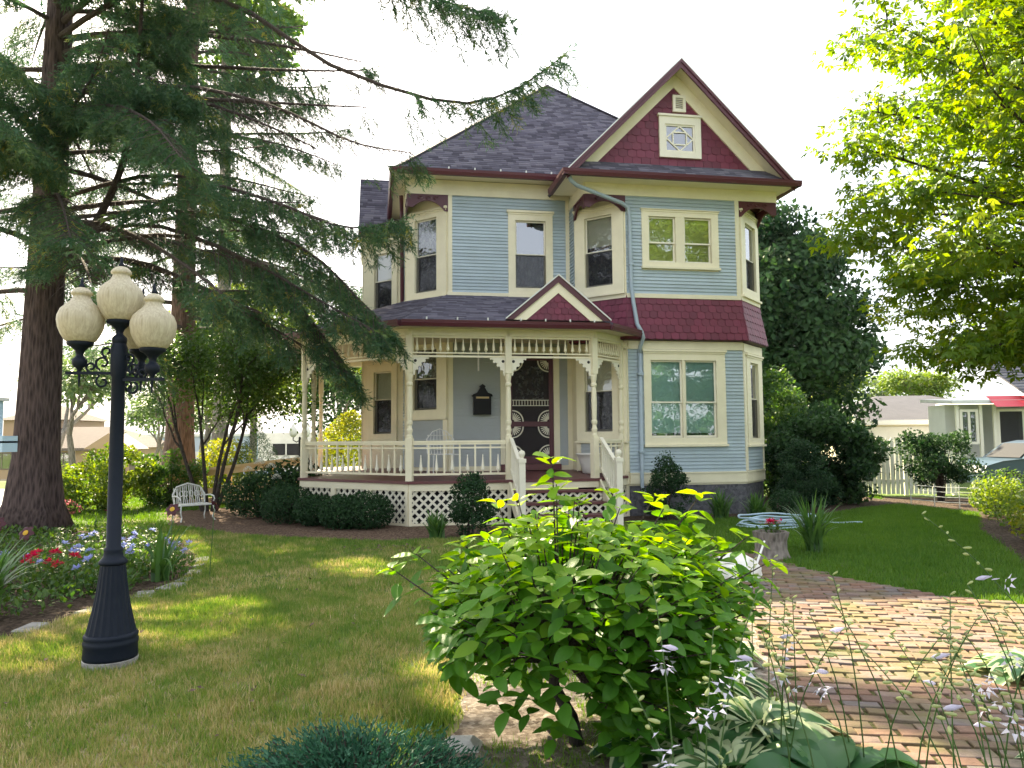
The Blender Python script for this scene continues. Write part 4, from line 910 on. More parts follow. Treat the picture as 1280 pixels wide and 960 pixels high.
# tree stump planter with red flowers
sp = empty('stump_planter', (3.40, 10.25, 0), 0, 'hollow grey tree stump planter topped with a crimson flower', 'planter')
b = MB(); n = 26; pr = [(.27, 0), (.235, .06), (.21, .16), (.205, .30), (.225, .40), (.23, .44), (.19, .44), (.17, .36)]
for r_, z in pr:
    for j in range(n): rr = r_ * (1 + .06 * math.sin(j * 2.7) + .04 * math.sin(j * 5.1 + z * 9)); b.v.append((rr * math.cos(2 * PI * j / n), rr * math.sin(2 * PI * j / n), z))
b.f = [(i * n + j, i * n + (j + 1) % n, (i + 1) * n + (j + 1) % n, (i + 1) * n + j) for i in range(len(pr) - 1) for j in range(n)] + [tuple((len(pr) - 1) * n + j for j in range(n))]
b.build('stump', 'bark_grey', sp); sp.scale = (.95, .95, .82)
k = 60; P_ = np.c_[rng.normal(0, .09, k), rng.normal(0, .07, k), rng.uniform(.40, .56, k)]; d = rand_dirs(k); d[:, 2] = abs(d[:, 2])
v, f, tt = stamp(*LEAF2, frames(d), P_, rng.uniform(.06, .11, k)); link('foliage', np_mesh('foliage', v, f, 'mid_leaf', tt), sp)
k = 60; P_ = np.c_[rng.normal(.02, .055, k), rng.normal(0, .05, k), .585 + rng.normal(0, .016, k)]; d = rand_dirs(k); d[:, 2] = abs(d[:, 2])
v, f, tt = stamp(*LEAF2, frames(d), P_, rng.uniform(.045, .07, k)); link('flower', np_mesh('flower', v, f, 'petal_crimson', tt), sp)
# white bag with a stick
bgm = MB(); n = 14
for i, (r_, z) in enumerate([(.20, 0), (.22, .06), (.20, .16), (.15, .24), (.06, .29)]):
    for j in range(n): rr = r_ * (1 + .18 * math.sin(j * 1.9 + i) + .1 * math.sin(j * 4.3 - i)); bgm.v.append((rr * 1.25 * math.cos(2 * PI * j / n), rr * math.sin(2 * PI * j / n), z + .02 * math.sin(j * 2.2)))
bgm.f = [(i * n + j, i * n + (j + 1) % n, (i + 1) * n + (j + 1) % n, (i + 1) * n + j) for i in range(4) for j in range(n)] + [tuple(4 * n + j for j in range(n))]
wb = bgm.build('garden_bag', 'canvas', None, False, (2.5, 8.75, .0)); tag(wb, 'crumpled white bag lying beside the brick path', 'bag')
wk = MB().tube([(2.62, 8.6, .03), (2.86, 8.85, .42)], .012, 6).build('garden_stake', 'white'); tag(wk, 'thin white stake leaning beside the white bag', 'stake')
hs = MB(); pts = []
for i in range(170): a = i * .19; r_ = .55 + .08 * math.sin(i * .37) + .12 * math.sin(i * .05); pts.append((4.75 + r_ * 1.15 * math.cos(a), 14.0 + r_ * .8 * math.sin(a), .025 + .035 * (i // 33) + .01 * math.sin(i)))
pts += [(5.5 + .1 * i, 14.2 + .05 * math.sin(i), .03) for i in range(10)]
hs = hs.tube(pts, .017, 6).build('garden_hose', 'sign_blue', None, True); tag(hs, 'pale blue garden hose coiled on the grass by the wing', 'hose')
# ornate white bench
bn = empty('garden_bench', (-6.5, 15.75, 0), R(48), 'small white ornate cast iron bench under the multi stemmed tree', 'bench')
b = MB()
for i in range(15): x = -.38 + i * .0545; b.tube([(x, .20, .40), (x + .02 * math.sin(i * 2), .26, .60), (x * .95, .32, .86 - .6 * x * x)], .010, 5)
for i in range(6): b.tube([(-.33 + .132 * i + .05 * math.cos(a), .27, .63 + .07 * math.sin(a)) for a in np.linspace(0, 6.0, 9)], .010, 5)
b.tube([(-.40, .2, .40), (-.42, .26, .62), (-.3, .31, .80), (0, .33, .88), (.3, .31, .80), (.42, .26, .62), (.40, .2, .40)], .016, 6); b.build('backrest', 'greywhite', bn)
b = MB()
for i in range(9): b.tube([(-.40 + i * .1, -.2, .38), (-.40 + i * .1, .2, .39)], .014, 5)
b.tube([(-.42, -.22, .38), (.42, -.22, .38), (.42, .2, .39), (-.42, .2, .39), (-.42, -.22, .38)], .018, 6); b.build('seat', 'greywhite', bn)
for s_ in (-1, 1):
    MB().tube([(s_ * .43, .24, .58), (s_ * .45, .0, .60), (s_ * .45, -.18, .57), (s_ * .44, -.24, .50), (s_ * .43, -.2, .45)], .017, 6).build('armrest', 'greywhite', bn)
    for y in (-.21, .2): MB().tube([(s_ * .41, y, .39), (s_ * .44, y * 1.25, .22), (s_ * .40, y * 1.1, .10), (s_ * .44, y * 1.35, 0)], .017, 6).build('leg', 'greywhite', bn)
bn.scale = (.8, .8, .85)
# timber ramp beside the porch
rp = empty('ramp_railing', (-7.2, 20.0, 0), 0, 'bare yellow timber handrail of a ramp leading up to the porch', 'railing')
A, Bq = Vector((-2.2, 0, .0)), Vector((2.3, -1.0, .0)); z0, z1 = .72, 1.20
MB().bar((A.x, A.y, z0), (Bq.x, Bq.y, z1), .15, .07).build('handrail', 'woodraw', rp); MB().bar((A.x, A.y, z0 - .09), (Bq.x, Bq.y, z1 - .10), .04, .15).build('top_rail', 'woodraw', rp); MB().bar((A.x, A.y, z0 - .55), (Bq.x, Bq.y, z1 - .55), .04, .14).build('lower_rail', 'woodraw', rp)
MB().add([(A.x, A.y - .05, z0 - .72), (Bq.x, Bq.y - .05, z1 - .72), (Bq.x + .4, Bq.y + 1.2, z1 - .72), (A.x + .4, A.y + 1.2, z0 - .72), (A.x, A.y - .05, z0 - .85), (Bq.x, Bq.y - .05, z1 - .9)], [(0, 1, 2, 3), (0, 4, 5, 1)]).build('ramp_deck', 'woodraw', rp)
for i in range(5):
    t_ = i / 4; p = A.lerp(Bq, t_); zt2 = z0 + (z1 - z0) * t_; MB().box((p.x - .05, p.y - .05, -.3), (p.x + .05, p.y + .05, zt2 - .03)).build('post', 'woodraw', rp)
# ================================================================ shrubs and flowers
def lumps(d, k=9, amp=.22, seed=0):
    r_ = np.random.default_rng(seed); c = unit(r_.normal(size=(k, 3))); a = r_.uniform(.4, 1, k)
    return 1 - amp * .5 + amp * np.max(np.clip((d @ c.T - .55) / .45, 0, 1) * a, axis=1)
def cloud(center, radii, n, size, tpl=DIAMOND, seed=0, amp=.22, inner=.35, updir=.35, zmin=.03, shape='ellipsoid', jit=.7):
    """leaves through the outer volume of a lumpy body: -> verts, faces, tint"""
    d = rand_dirs(n); rad = (1 - inner * rng.random(n) ** 2) * lumps(d, 10, amp, seed)
    P = d * rad[:, None]
    if shape == 'cone': z = (P[:, 2] + 1) / 2; P[:, :2] *= np.clip(1.12 - z * .95, .06, 1)[:, None] * 1.05
    if shape == 'dome': z = (P[:, 2] + 1) / 2; P[:, :2] *= np.where(z > .4, np.clip(1.0 - ((z - .4) / .62) ** 1.3 * .8, .1, 1), 1)[:, None]
    if shape == 'column': z = (P[:, 2] + 1) / 2; P[:, :2] *= np.where(z > .6, np.clip(1.15 - (z - .6) * 1.9, .15, 1.2), 1.0)[:, None]
    P = P * np.array(radii) + np.array(center); keep = P[:, 2] > zmin; P = P[keep]; d = d[keep]
    o = unit(d / np.array(radii) + np.array((0, 0, updir)) + rng.normal(0, jit, d.shape)); up_ = unit(d + rng.normal(0, .5, d.shape))
    dn = unit(np.cross(up_, rng.normal(size=d.shape))) * .8 + o * .5
    tint = np.clip(.5 + .35 * rng.normal(size=len(P)) * .7 + .15 * d[:, 2], 0, 1)
    return stamp(*tpl, frames(dn, up_), P, size * rng.uniform(.6, 1.25, len(P)), tint)
def clumps(center, radii, n, per, size, cr, seed, zmin=.05, shape=None):
    """foliage gathered in many rounded clumps over a dome"""
    r_ = np.random.default_rng(seed); d = unit(r_.normal(size=(n, 3))); P = d * r_.uniform(.55, 1.0, n)[:, None] * np.array(radii)
    if shape == 'dome': z = (P[:, 2] / radii[2] + 1) / 2; P[:, :2] *= np.where(z > .35, np.clip(1.0 - ((z - .35) / .66) ** 1.5 * .72, .12, 1), 1)[:, None]
    P = P + np.array(center); parts = []
    for p in P: c = cr * r_.uniform(.65, 1.25); parts.append(cloud(p, (c, c, c * .72), per, size, DIAMOND, int(r_.integers(1e6)), .3, .6, .5, zmin)); parts[-1] = (parts[-1][0], parts[-1][1], np.clip(parts[-1][2] + r_.normal(0, .18), 0, 1))
    return join(parts)
def shrub(name, loc, radii, n, size, mat, label, cat, group=None, tpl=DIAMOND, seed=1, stems=5, bk='bark_dark', lift=None, parts=(), **k):
    o = empty(name, loc, 0, label, cat, group); cz = radii[2] * .92 if lift is None else lift
    V, F, T = clumps((0, 0, cz), radii, k['clump'][0], n // k['clump'][0], size, k['clump'][1], seed, shape=k.get('shape')) if 'clump' in k else cloud((0, 0, cz), radii, n, size, tpl, seed, **k); link('foliage', np_mesh('foliage', V, F, mat, T), o)
    mb = MB(); rr = random.Random(seed)
    for i in range(stems):
        a = rr.uniform(0, 2 * PI); b = rr.uniform(.1, .6)
        mb.tube([(.06 * math.cos(a), .06 * math.sin(a), -.03), (.3 * b * radii[0] * math.cos(a), .3 * b * radii[1] * math.sin(a), cz * .6), (b * radii[0] * math.cos(a), b * radii[1] * math.sin(a), cz * 1.2)], [.025, .018, .006], 6)
    if stems: mb.build('stem', bk, o)
    return o
g_ = 'clipped boxwood balls along the porch lattice'
for i, (x, y, r_, lb) in enumerate([(-4.42, 15.1, .52, 'clipped dark boxwood ball beside the timber ramp end'), (-3.72, 14.6, .40, 'clipped dark boxwood ball under the porch corner lattice'), (-3.12, 14.1, .40, 'clipped dark boxwood ball, middle one before the porch lattice'), (-2.62, 14.05, .44, 'clipped dark boxwood ball next to the porch corner post')]):
    shrub('boxwood', (x, y, 0), (r_, r_, r_ * .78), 4600, .05, 'boxwood', lb, 'shrub', g_, seed=20 + i, amp=.2, inner=.5, stems=3)
shrub('boxwood_hedge', (-5.35, 16.3, 0), (.80, .6, .50), 4200, .06, 'boxwood', 'wide dark boxwood clump in front of the white hydrangea', 'shrub', seed=31, stems=5, clump=(60, .17))
shrub('cone_boxwood', (-.68, 12.75, 0), (.43, .43, .60), 5200, .05, 'boxwood', 'dark pointed boxwood between lattice and porch steps', 'shrub', 'pointed boxwoods flanking the porch steps', seed=33, shape='dome', stems=2, clump=(70, .12))
shrub('cone_boxwood', (3.02, 15.25, 0), (.50, .5, .68), 6000, .05, 'boxwood', 'dark pointed boxwood below the wide wing window', 'shrub', 'pointed boxwoods flanking the porch steps', seed=34, shape='dome', stems=2, clump=(76, .13))
shrub('low_shrub', (5.62, 15.9, 0), (.34, .32, .27), 1500, .05, 'boxwood', 'low round shrub at the wing corner', 'shrub', seed=35, amp=.15, stems=2)
shrub('dwarf_spruce', (6.30, 16.8, 0), (.62, .6, .86), 9000, .055, 'yew', 'dark dwarf conical spruce beside the blue wing', 'shrub', seed=36, shape='dome', stems=1, clump=(80, .15))
shrub('large_shrub', (7.35, 18.4, 0), (1.35, 1.2, 1.32), 15000, .12, 'dark_leaf', 'big dark leafy shrub left of the picket fence', 'shrub', seed=37, stems=8, clump=(60, .42))
shrub('tall_shrub', (6.9, 20.3, 0), (1.2, 1.2, 1.75), 9000, .12, 'mid_leaf', 'tall loose green shrub behind the dwarf spruce', 'shrub', seed=38, stems=8, clump=(45, .4))
shrub('fence_shrub', (10.45, 18.9, 0), (1.05, .9, .80), 7000, .09, 'dark_leaf', 'twiggy green shrub in front of the picket fence', 'shrub', seed=39, stems=16, lift=1.05, clump=(46, .26))
shrub('forsythia_bush', (-9.75, 18.3, 0), (1.05, .9, .80), 9500, .09, 'bright_leaf', 'bright yellow green bush between the two spruce trunks', 'shrub', seed=40, stems=7, clump=(50, .28))
shrub('forsythia_bush', (-8.55, 19.3, 0), (.75, .7, .70), 6000, .09, 'mid_leaf', 'green bush just left of the farther spruce trunk', 'shrub', seed=41, stems=7, clump=(36, .24))
shrub('golden_shrub', (-8.9, 23.8, 0), (.85, .8, .9), 3200, .10, 'gold_leaf', 'golden shrub glowing behind the farther spruce trunk', 'shrub', seed=42, amp=.35, stems=5, inner=.6)
shrub('dark_conifer_shrub', (-7.6, 23.0, 0), (.9, .9, 1.15), 4200, .09, 'yew', 'dark conifer shrub behind the ramp handrail', 'shrub', seed=43, amp=.3, tpl=NEEDLE, stems=1, shape='cone')
shrub('golden_arborvitae', (-5.0, 23.6, 0), (.95, .9, 1.32), 8500, .08, 'gold_leaf', 'rounded golden arborvitae glowing behind the porch', 'shrub', seed=44, amp=.25, stems=2, shape='column')
def pink_bed(x, y, lb):
    o = shrub('pink_flowers', (x, y, 0), (.55, .3, .17), 320, .10, 'mid_leaf', lb, 'flowers', seed=45, amp=.3, stems=0)
    V, F, T = cloud((0, 0, .18), (.55, .3, .17), 420, .07, seed=46); link('blossoms', np_mesh('blossoms', V, F, 'petal_pink', T), o)
pink_bed(-9.95, 16.9, 'salmon pink flowers at the foot of the bright bush')
# strap-leaved clumps
def strap(loc, n, L, mat, seed, spread=.75, w_=.022, droop=.9):
    r_ = np.random.default_rng(seed); V = []; F = []; T = []
    for i in range(n):
        a = r_.uniform(0, 2 * PI); tilt = r_.uniform(.1, spread); l = L * r_.uniform(.6, 1.1); k = 7; b = len(V); tt = r_.random(); c0 = r_.normal(0, .05, 2)
        dr = droop * r_.uniform(.6, 1.2); px, pz = 0., 0.; ang = PI / 2 - tilt * .5
        for j in range(k + 1):
            t_ = j / k; ww = w_ * (1 - t_ ** 2.2) + .001
            x = c0[0] + px * math.cos(a); y = c0[1] + px * math.sin(a); V += [(x - ww * math.sin(a), y + ww * math.cos(a), pz), (x + ww * math.sin(a), y - ww * math.cos(a), pz)]; T += [tt, tt]
            px += l / k * math.cos(ang); pz = max(.01, pz + l / k * math.sin(ang)); ang -= dr * (1.6 * tilt + .15) / k * (1 + t_)
        F += [(b + 2 * j, b + 2 * j + 1, b + 2 * j + 3, b + 2 * j + 2) for j in range(k)]
    return np.array(V), np.array(F), np.array(T)
def strap_plant(name, loc, n, L, label, cat='plant', group=None, seed=1, **k):
    o = empty(name, loc, 0, label, cat, group); V, F, T = strap(loc, n, L, 'strap_leaf', seed, **k); link('foliage', np_mesh('foliage', V, F, 'strap_leaf', T, smooth=True), o); return o
strap_plant('daylily', (4.15, 10.75, 0), 90, .85, 'tall strappy daylily clump beside the stump planter', seed=3)
strap_plant('daylily', (4.1, 15.35, 0), 80, .62, 'grassy daylily clump below the wing window corner', seed=4)
strap_plant('daylily', (4.85, 15.45, 0), 110, .55, 'rounded grassy clump against the wing foundation', seed=5, spread=.95)
strap_plant('daylily', (-1.25, 12.6, 0), 70, .5, 'grassy daylily clump at the porch lattice', seed=6)
strap_plant('daylily', (8.45, 19.0, 0), 80, .8, 'dark strappy clump at the foot of the picket fence', seed=7)
strap_plant('daylily', (-4.75, 6.95, 0), 75, .78, 'broad strappy daylily clump at the bed edge behind the lamp', seed=8, w_=.028)
strap_plant('daylily', (-5.5, 6.6, 0), 60, .75, 'strappy daylily clump left of the broad one', seed=9, w_=.026)
arc = strap_plant('iris', (-4.05, 9.0, 0), 26, .75, 'sparse arching strap leaves at the bed end', seed=10, spread=.9)
def star_flower(petals, L, w_, mat, ctr=None):
    V = []; F = []
    for i in range(petals):
        a = 2 * PI * i / petals; b = len(V)
        for j, (l, ww, z) in enumerate(((.06, .15, .0), (.5, 1, .10), (.8, .75, .06), (1.0, .05, -.08))):
            for s_ in (-1, 1): V.append((l * L * math.cos(a) - s_ * ww * w_ * math.sin(a), l * L * math.sin(a) + s_ * ww * w_ * math.cos(a), z * L + (.06 * L if j == 1 else 0)))
        F += [(b + 2 * j, b + 2 * j + 1, b + 2 * j + 3, b + 2 * j + 2) for j in range(3)]
    return np_mesh('flower', V, F, mat, np.full(len(V), .6))
dl_me = star_flower(6, .085, .030, 'petal_maroon'); dc_me = MB().lathe([(.004, .004), (.022, .010), (.028, .016), (.012, .022)], 10).mesh('flower_eye', 'petal_yellow')
def daylily_stalk(x, y, h, lb, tilt):
    o = empty('daylily_flower', (x, y, 0), random.uniform(0, 6), lb, 'flower', 'dark maroon daylily blooms in the bed')
    MB().tube([(0, 0, 0), (.02, 0, h * .5), (.04, .0, h)], [.006, .005, .004], 5).build('stem', 'stem_green', o)
    f = link('bloom', dl_me, o, (.04, 0, h)); f.rotation_mode = 'QUATERNION'
    d = Vector((tilt[0], tilt[1], .6)).normalized(); q = Matrix.Rotation(-o.rotation_euler.z, 3, 'Z') @ d; f.rotation_quaternion = q.to_track_quat('Z', 'Y'); link('eye', dc_me, f)
daylily_stalk(-5.25, 7.9, .78, 'dark maroon daylily bloom with yellow eye left of the lamp base', (.2, -1)); daylily_stalk(-4.85, 7.7, .70, 'dark maroon daylily bloom with yellow eye above red flowers', (-.1, -1)); daylily_stalk(-4.5, 8.6, .80, 'dark daylily bud opening behind the lamp', (.5, .6))
daylily_stalk(-3.85, 8.7, .84, 'dark maroon daylily on a bare stalk right of the lamp', (.0, -1)); daylily_stalk(-3.55, 9.1, .86, 'dark maroon daylily seen from behind, last by the bed end', (.6, .5))
# low bedding: leafy filler and flowering plants
BEDIN = [(-4.35, 6.9), (-4.2, 7.6), (-4.05, 8.4), (-4.1, 9.4), (-4.6, 10.8), (-5.6, 12.2), (-6.9, 13.2), (-10, 13.4), (-10, 7), (-6, 6.7)]
k = 15000; P_ = np.c_[rng.uniform(-10, -3.9, k), rng.uniform(6.6, 13.5, k)]; P_ = P_[inside(BEDIN, P_)]
hh = .10 + .16 * (np.sin(P_[:, 0] * 3.1 + 1) * np.sin(P_[:, 1] * 2.7) * .5 + .5); P3 = np.c_[P_, hh * rng.random(len(P_)) ** .6 + .02]
d = unit(rng.normal(size=(len(P3), 3)) + (0, 0, .9)); V, F, T = stamp(*DIAMOND, frames(d), P3, rng.uniform(.04, .09, len(P3)))
tag(link('bedding_foliage', np_mesh('bedding_foliage', V, F, 'mid_leaf', T)), 'low leafy ground cover filling the left flower bed', 'ground cover', kind='stuff')
def pom(r_, n, mat, sz):
    d = rand_dirs(n); d[:, 2] = abs(d[:, 2]); v, f, tt = stamp(*DIAMOND, frames(d), d * r_ * .35, sz * rng.uniform(.7, 1.1, n)); return np_mesh('flower', v, f, mat, tt)
blue_me = [pom(.05, 22, 'petal_blue', .045) for _ in range(3)]; red_me = [pom(.06, 26, 'petal_red', .055) for _ in range(3)]; fol = cloud((0, 0, .14), (.2, .2, .16), 120, .075, LEAF2, 5); fol_me = np_mesh('foliage', fol[0], fol[1], 'mid_leaf', fol[2])
def bedding(name, spots, mes, lab, grp, hz=(.26, .40), per=3):
    for i, (x, y) in enumerate(spots):
        o = empty(name, (x, y, 0), random.uniform(0, 6), lab, 'flowers', grp); link('foliage', fol_me, o).scale = (1, 1, random.uniform(.8, 1.2))
        for q in range(per):
            a = random.uniform(0, 6.3); r_ = random.uniform(.03, .17); h = random.uniform(*hz); link('flower', random.choice(mes), o, (r_ * math.cos(a), r_ * math.sin(a), h)).rotation_euler = (random.uniform(-.4, .6), random.uniform(-.4, .4), 0)
            MB().tube([(r_ * .4 * math.cos(a), r_ * .4 * math.sin(a), .05), (r_ * math.cos(a), r_ * math.sin(a), h)], .004, 4).build('stem', 'stem_green', o)
bedding('blue_flowers', [(-4.75, 9.6), (-4.5, 9.2), (-4.95, 9.9), (-4.35, 8.8), (-4.9, 8.8), (-5.3, 9.4), (-5.2, 8.6), (-4.55, 8.1), (-5.8, 8.6), (-5.7, 7.9), (-6.3, 7.9), (-4.3, 9.9), (-4.05, 9.3), (-5.6, 10.4), (-5.1, 10.8), (-4.2, 8.2)], blue_me, 'small plant with lavender blue flowers in the left bed', 'blue flowering plants in the left bed')
bedding('red_flowers', [(-5.1, 8.25), (-5.35, 7.7), (-5.9, 7.6), (-4.85, 8.35), (-5.6, 8.1)], red_me, 'low plant with bright red flowers before the spruce trunk', 'red flowering plants in the left bed', (.28, .42), 4)
# white hydrangea by the ramp
o = shrub('white_hydrangea', (-4.9, 16.9, 0), (.95, .7, .62), 2400, .11, 'dark_leaf', 'hydrangea with round white flower heads beside the porch corner', 'shrub', seed=50, amp=.3, tpl=LEAF2, stems=6, inner=.6)
wh_me = pom(.30, 130, 'petal_white', .045)
for x, y, z in ((-.75, -.2, .88), (-.45, -.35, 1.05), (-.2, -.4, .95), (-.62, .1, 1.02), (.1, -.4, 1.12), (.35, -.4, 1.10), (.55, -.3, 1.0), (-.05, -.5, .72), (-.3, -.1, 1.2)): link('flower_head', wh_me, o, (x, y - .22, z + .08)).scale = (.8,) * 3
# ---------------------------------------------------------------- the big hydrangea in front
hyd = empty('hydrangea_bush', (.33, 4.14, 0), 0, 'large leafy green hydrangea bush on a single leaning trunk, growing in bare dirt', 'shrub')
off = Vector((.33, 4.14, 0)); mbt = MB(); mbt.tube([(0, 0, -.03), (-.03, .01, .14), (-.12, 0, .30), (-.13, 0, .45), (-.05, .0, .60)], [.038, .034, .030, .026, .022], 8)
mbt.build('trunk', 'bark_dark', hyd, True); tips = []; mb = MB(); rr = random.Random(5)
NT = 300
for i in range(NT):
    # tip on the dome, denser on the upper outside
    u = rr.random(); a = i * 2.39996 + rr.uniform(-.2, .2); el = math.asin(max(-.75, min(1, 1 - 1.62 * (i + .5) / NT + rr.uniform(-.04, .04)))); rad = rr.uniform(.80, 1.06) * (.93 + .10 * math.sin(3 * a + 1) + .07 * math.sin(5 * a))
    x = .03 + .92 * rad * math.cos(el) * math.cos(a); y = .82 * rad * math.cos(el) * math.sin(a); z = .72 + (.46 if el > 0 else .62) * rad * math.sin(el) + .06 * math.sin(2.2 * x + 1)
    if z < .16: continue
    if x < -.15 and z < .50 + .1 * math.sin(9 * x): continue
    tips.append((x, y, z))
tips += [(-.12, -.05, 1.50), (-.10, -.05, 1.36), (-.3, .2, 1.26), (-.42, .3, 1.24), (.48, .3, 1.27), (.72, .2, 1.28), (.25, .35, 1.28), (.95, .1, 1.06), (1.02, -.05, .95), (-.86, .1, .98), (-.98, .0, .92)]
for i in range(30): tips.append((rr.uniform(.10, .68), rr.uniform(-.60, .1), rr.uniform(.14, .50)))
for i, (x, y, z) in enumerate(tips):
    s0 = Vector((-.08 + .25 * x * .4, y * .2, .45 + .1 * rr.random())); e_ = Vector((x, y, z)); md = s0.lerp(e_, .55) + Vector((0, 0, -.04))
    mb.tube([s0, md, e_], [.009, .006, .0032], 5, False)
mb.build('branch', 'bark_twig', hyd)
leaf_me = []
for q in range(6):
    v, f = leaf_tpl(random.uniform(.235, .29), 6, random.uniform(.12, .3), random.uniform(.05, .28), peak=.45)
    v = v.copy(); v[:, 0] += .06 * math.sin(q * 2) * v[:, 1] ** 2
    leaf_me.append((v, f))
Ps, Ds, Us, Sz, Ti = [], [], [], [], []
for x, y, z in tips:
    tp = np.array((x, y, z)); ax = unit(np.array((x * .42 + rr.gauss(0, .12), y * .42 + rr.gauss(0, .12), 1.0))[None])[0]; a0 = rr.uniform(0, 6.3); nl = rr.choice((4, 5, 6, 6)); h = np.cross(ax, (0.3, 1, .1)); h /= np.linalg.norm(h); h2 = np.cross(ax, h)
    for j in range(nl):
        a = a0 + 2 * PI * j / nl * 1.0 + rr.uniform(-.3, .3); lev = (j % 2); out_ = h * math.cos(a) + h2 * math.sin(a); el = rr.uniform(.0, .38) + .42 * lev
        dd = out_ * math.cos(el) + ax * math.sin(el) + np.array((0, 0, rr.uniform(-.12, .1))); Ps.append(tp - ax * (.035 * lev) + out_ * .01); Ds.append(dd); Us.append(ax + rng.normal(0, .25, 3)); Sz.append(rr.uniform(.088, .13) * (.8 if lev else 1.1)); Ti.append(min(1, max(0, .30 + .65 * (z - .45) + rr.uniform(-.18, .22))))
    for j in range(4):      # pairs lower on the shoot
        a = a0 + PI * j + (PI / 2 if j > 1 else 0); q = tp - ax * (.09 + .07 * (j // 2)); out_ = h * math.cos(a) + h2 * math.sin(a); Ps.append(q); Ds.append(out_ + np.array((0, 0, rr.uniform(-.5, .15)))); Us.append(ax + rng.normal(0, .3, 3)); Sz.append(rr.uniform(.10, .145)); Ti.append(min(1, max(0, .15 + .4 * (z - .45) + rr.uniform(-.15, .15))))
for j in range(700):        # inner leaves
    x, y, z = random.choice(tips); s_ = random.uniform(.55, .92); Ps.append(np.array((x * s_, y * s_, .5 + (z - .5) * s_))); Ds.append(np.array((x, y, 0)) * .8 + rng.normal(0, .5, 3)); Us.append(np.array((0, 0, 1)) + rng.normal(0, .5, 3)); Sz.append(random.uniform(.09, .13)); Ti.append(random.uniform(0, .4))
Ps, Ds, Us, Sz, Ti = map(np.array, (Ps, Ds, Us, Sz, Ti)); FR = frames(Ds, Us)
order = np.argsort(np.linalg.norm(Ps + np.array(off) - (0, 0, EYE), axis=1) - Sz * 4 - (Ps[:, 2] > .9) * .35); first = set(order[:300].tolist()); lm = {}
for i in order[:300]:
    q = int(i) % 6; tb_ = round(float(Ti[i]) * 4) / 4
    if (q, tb_) not in lm: lm[(q, tb_)] = np_mesh('leaf', *leaf_me[q], 'hydrangea_leaf', np.full(len(leaf_me[q][0]), tb_), smooth=True)
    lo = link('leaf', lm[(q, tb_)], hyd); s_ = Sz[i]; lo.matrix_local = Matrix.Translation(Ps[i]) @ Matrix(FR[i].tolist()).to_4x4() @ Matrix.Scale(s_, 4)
parts = []
for q in range(6):
    idx = np.array([i for i in range(len(Ps)) if i % 6 == q and i not in first]); parts.append(stamp(*leaf_me[q], FR[idx], Ps[idx], Sz[idx], Ti[idx]))
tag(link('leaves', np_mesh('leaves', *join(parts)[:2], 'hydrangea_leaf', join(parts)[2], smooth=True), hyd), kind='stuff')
# ---------------------------------------------------------------- juniper
ju = empty('juniper', (-.68, 3.42, 0), 0, 'low spreading blue green juniper at the lawn edge', 'shrub'); Ps, Ds = [], []; mb = MB()
for i in range(150):
    a = rr.uniform(0, 6.3); r_ = math.sqrt(rr.random()); ex = Vector((.62 * r_ * math.cos(a), .40 * r_ * math.sin(a), .10 + .22 * (1 - r_ ** 2) + rr.uniform(-.03, .05))); d0 = Vector((math.cos(a) * r_, math.sin(a) * r_, .55)).normalized()
    mb.tube([ex * .2, ex], [.008, .003], 4, False)
    for j in range(110):
        t_ = rr.random(); q = ex - d0 * (.15 * t_) + Vector((rr.gauss(0, .028), rr.gauss(0, .028), rr.gauss(0, .02))) * (1.2 - .5 * t_); Ps.append(tuple(q)); Ds.append(tuple(d0 + Vector((rr.gauss(0, .55), rr.gauss(0, .55), rr.gauss(.1, .4)))))
mb.build('branch', 'bark_twig', ju); Ps = np.array(Ps); v, f, tt = stamp(np.array([(-.16, 0, 0), (.16, 0, 0), (.11, .7, .02), (0, 1, 0), (-.11, .7, .02)]), np.array([(0, 1, 2), (0, 2, 4), (4, 2, 3)]), frames(Ds, rng.normal(size=Ps.shape)), Ps, rng.uniform(.016, .032, len(Ps)), np.clip(.2 + Ps[:, 2] * 1.6 + rng.normal(0, .18, len(Ps)), 0, 1))
link('foliage', np_mesh('foliage', v, f, 'juniper', tt), ju)
# ---------------------------------------------------------------- hostas with flower stalks
def hosta_leaf(w_, curl, seg=6):
    V, F, E = [], [], []
    for i in range(seg + 1):
        t_ = i / seg; ww = w_ * (math.sin(PI * min(.999, max(.02, t_)) ** .75) ** .75); 
        for c in (-1, -.6, 0, .6, 1): V.append((c * ww, t_, .22 * abs(c) * ww - curl * t_ * t_ + .25 * t_ + .015 * math.sin(9 * t_ + 3 * c))); E.append(abs(c) * .9 if abs(c) < 1 else 1.0)
    for i in range(seg):
        for c in range(4): q = i * 5 + c; F.append((q, q + 1, q + 6, q + 5))
    return np.array(V), np.array(F), np.array(E)
HL = [hosta_leaf(.30, .55), hosta_leaf(.26, .8), hosta_leaf(.34, .7)]; HLm = {}
def hl_mesh(q, mat, tb_):
    if (q, mat, tb_) not in HLm: HLm[(q, mat, tb_)] = np_mesh('leaf', HL[q][0], HL[q][1], mat, np.full(len(HL[q][0]), tb_), True, HL[q][2])
    return HLm[(q, mat, tb_)]
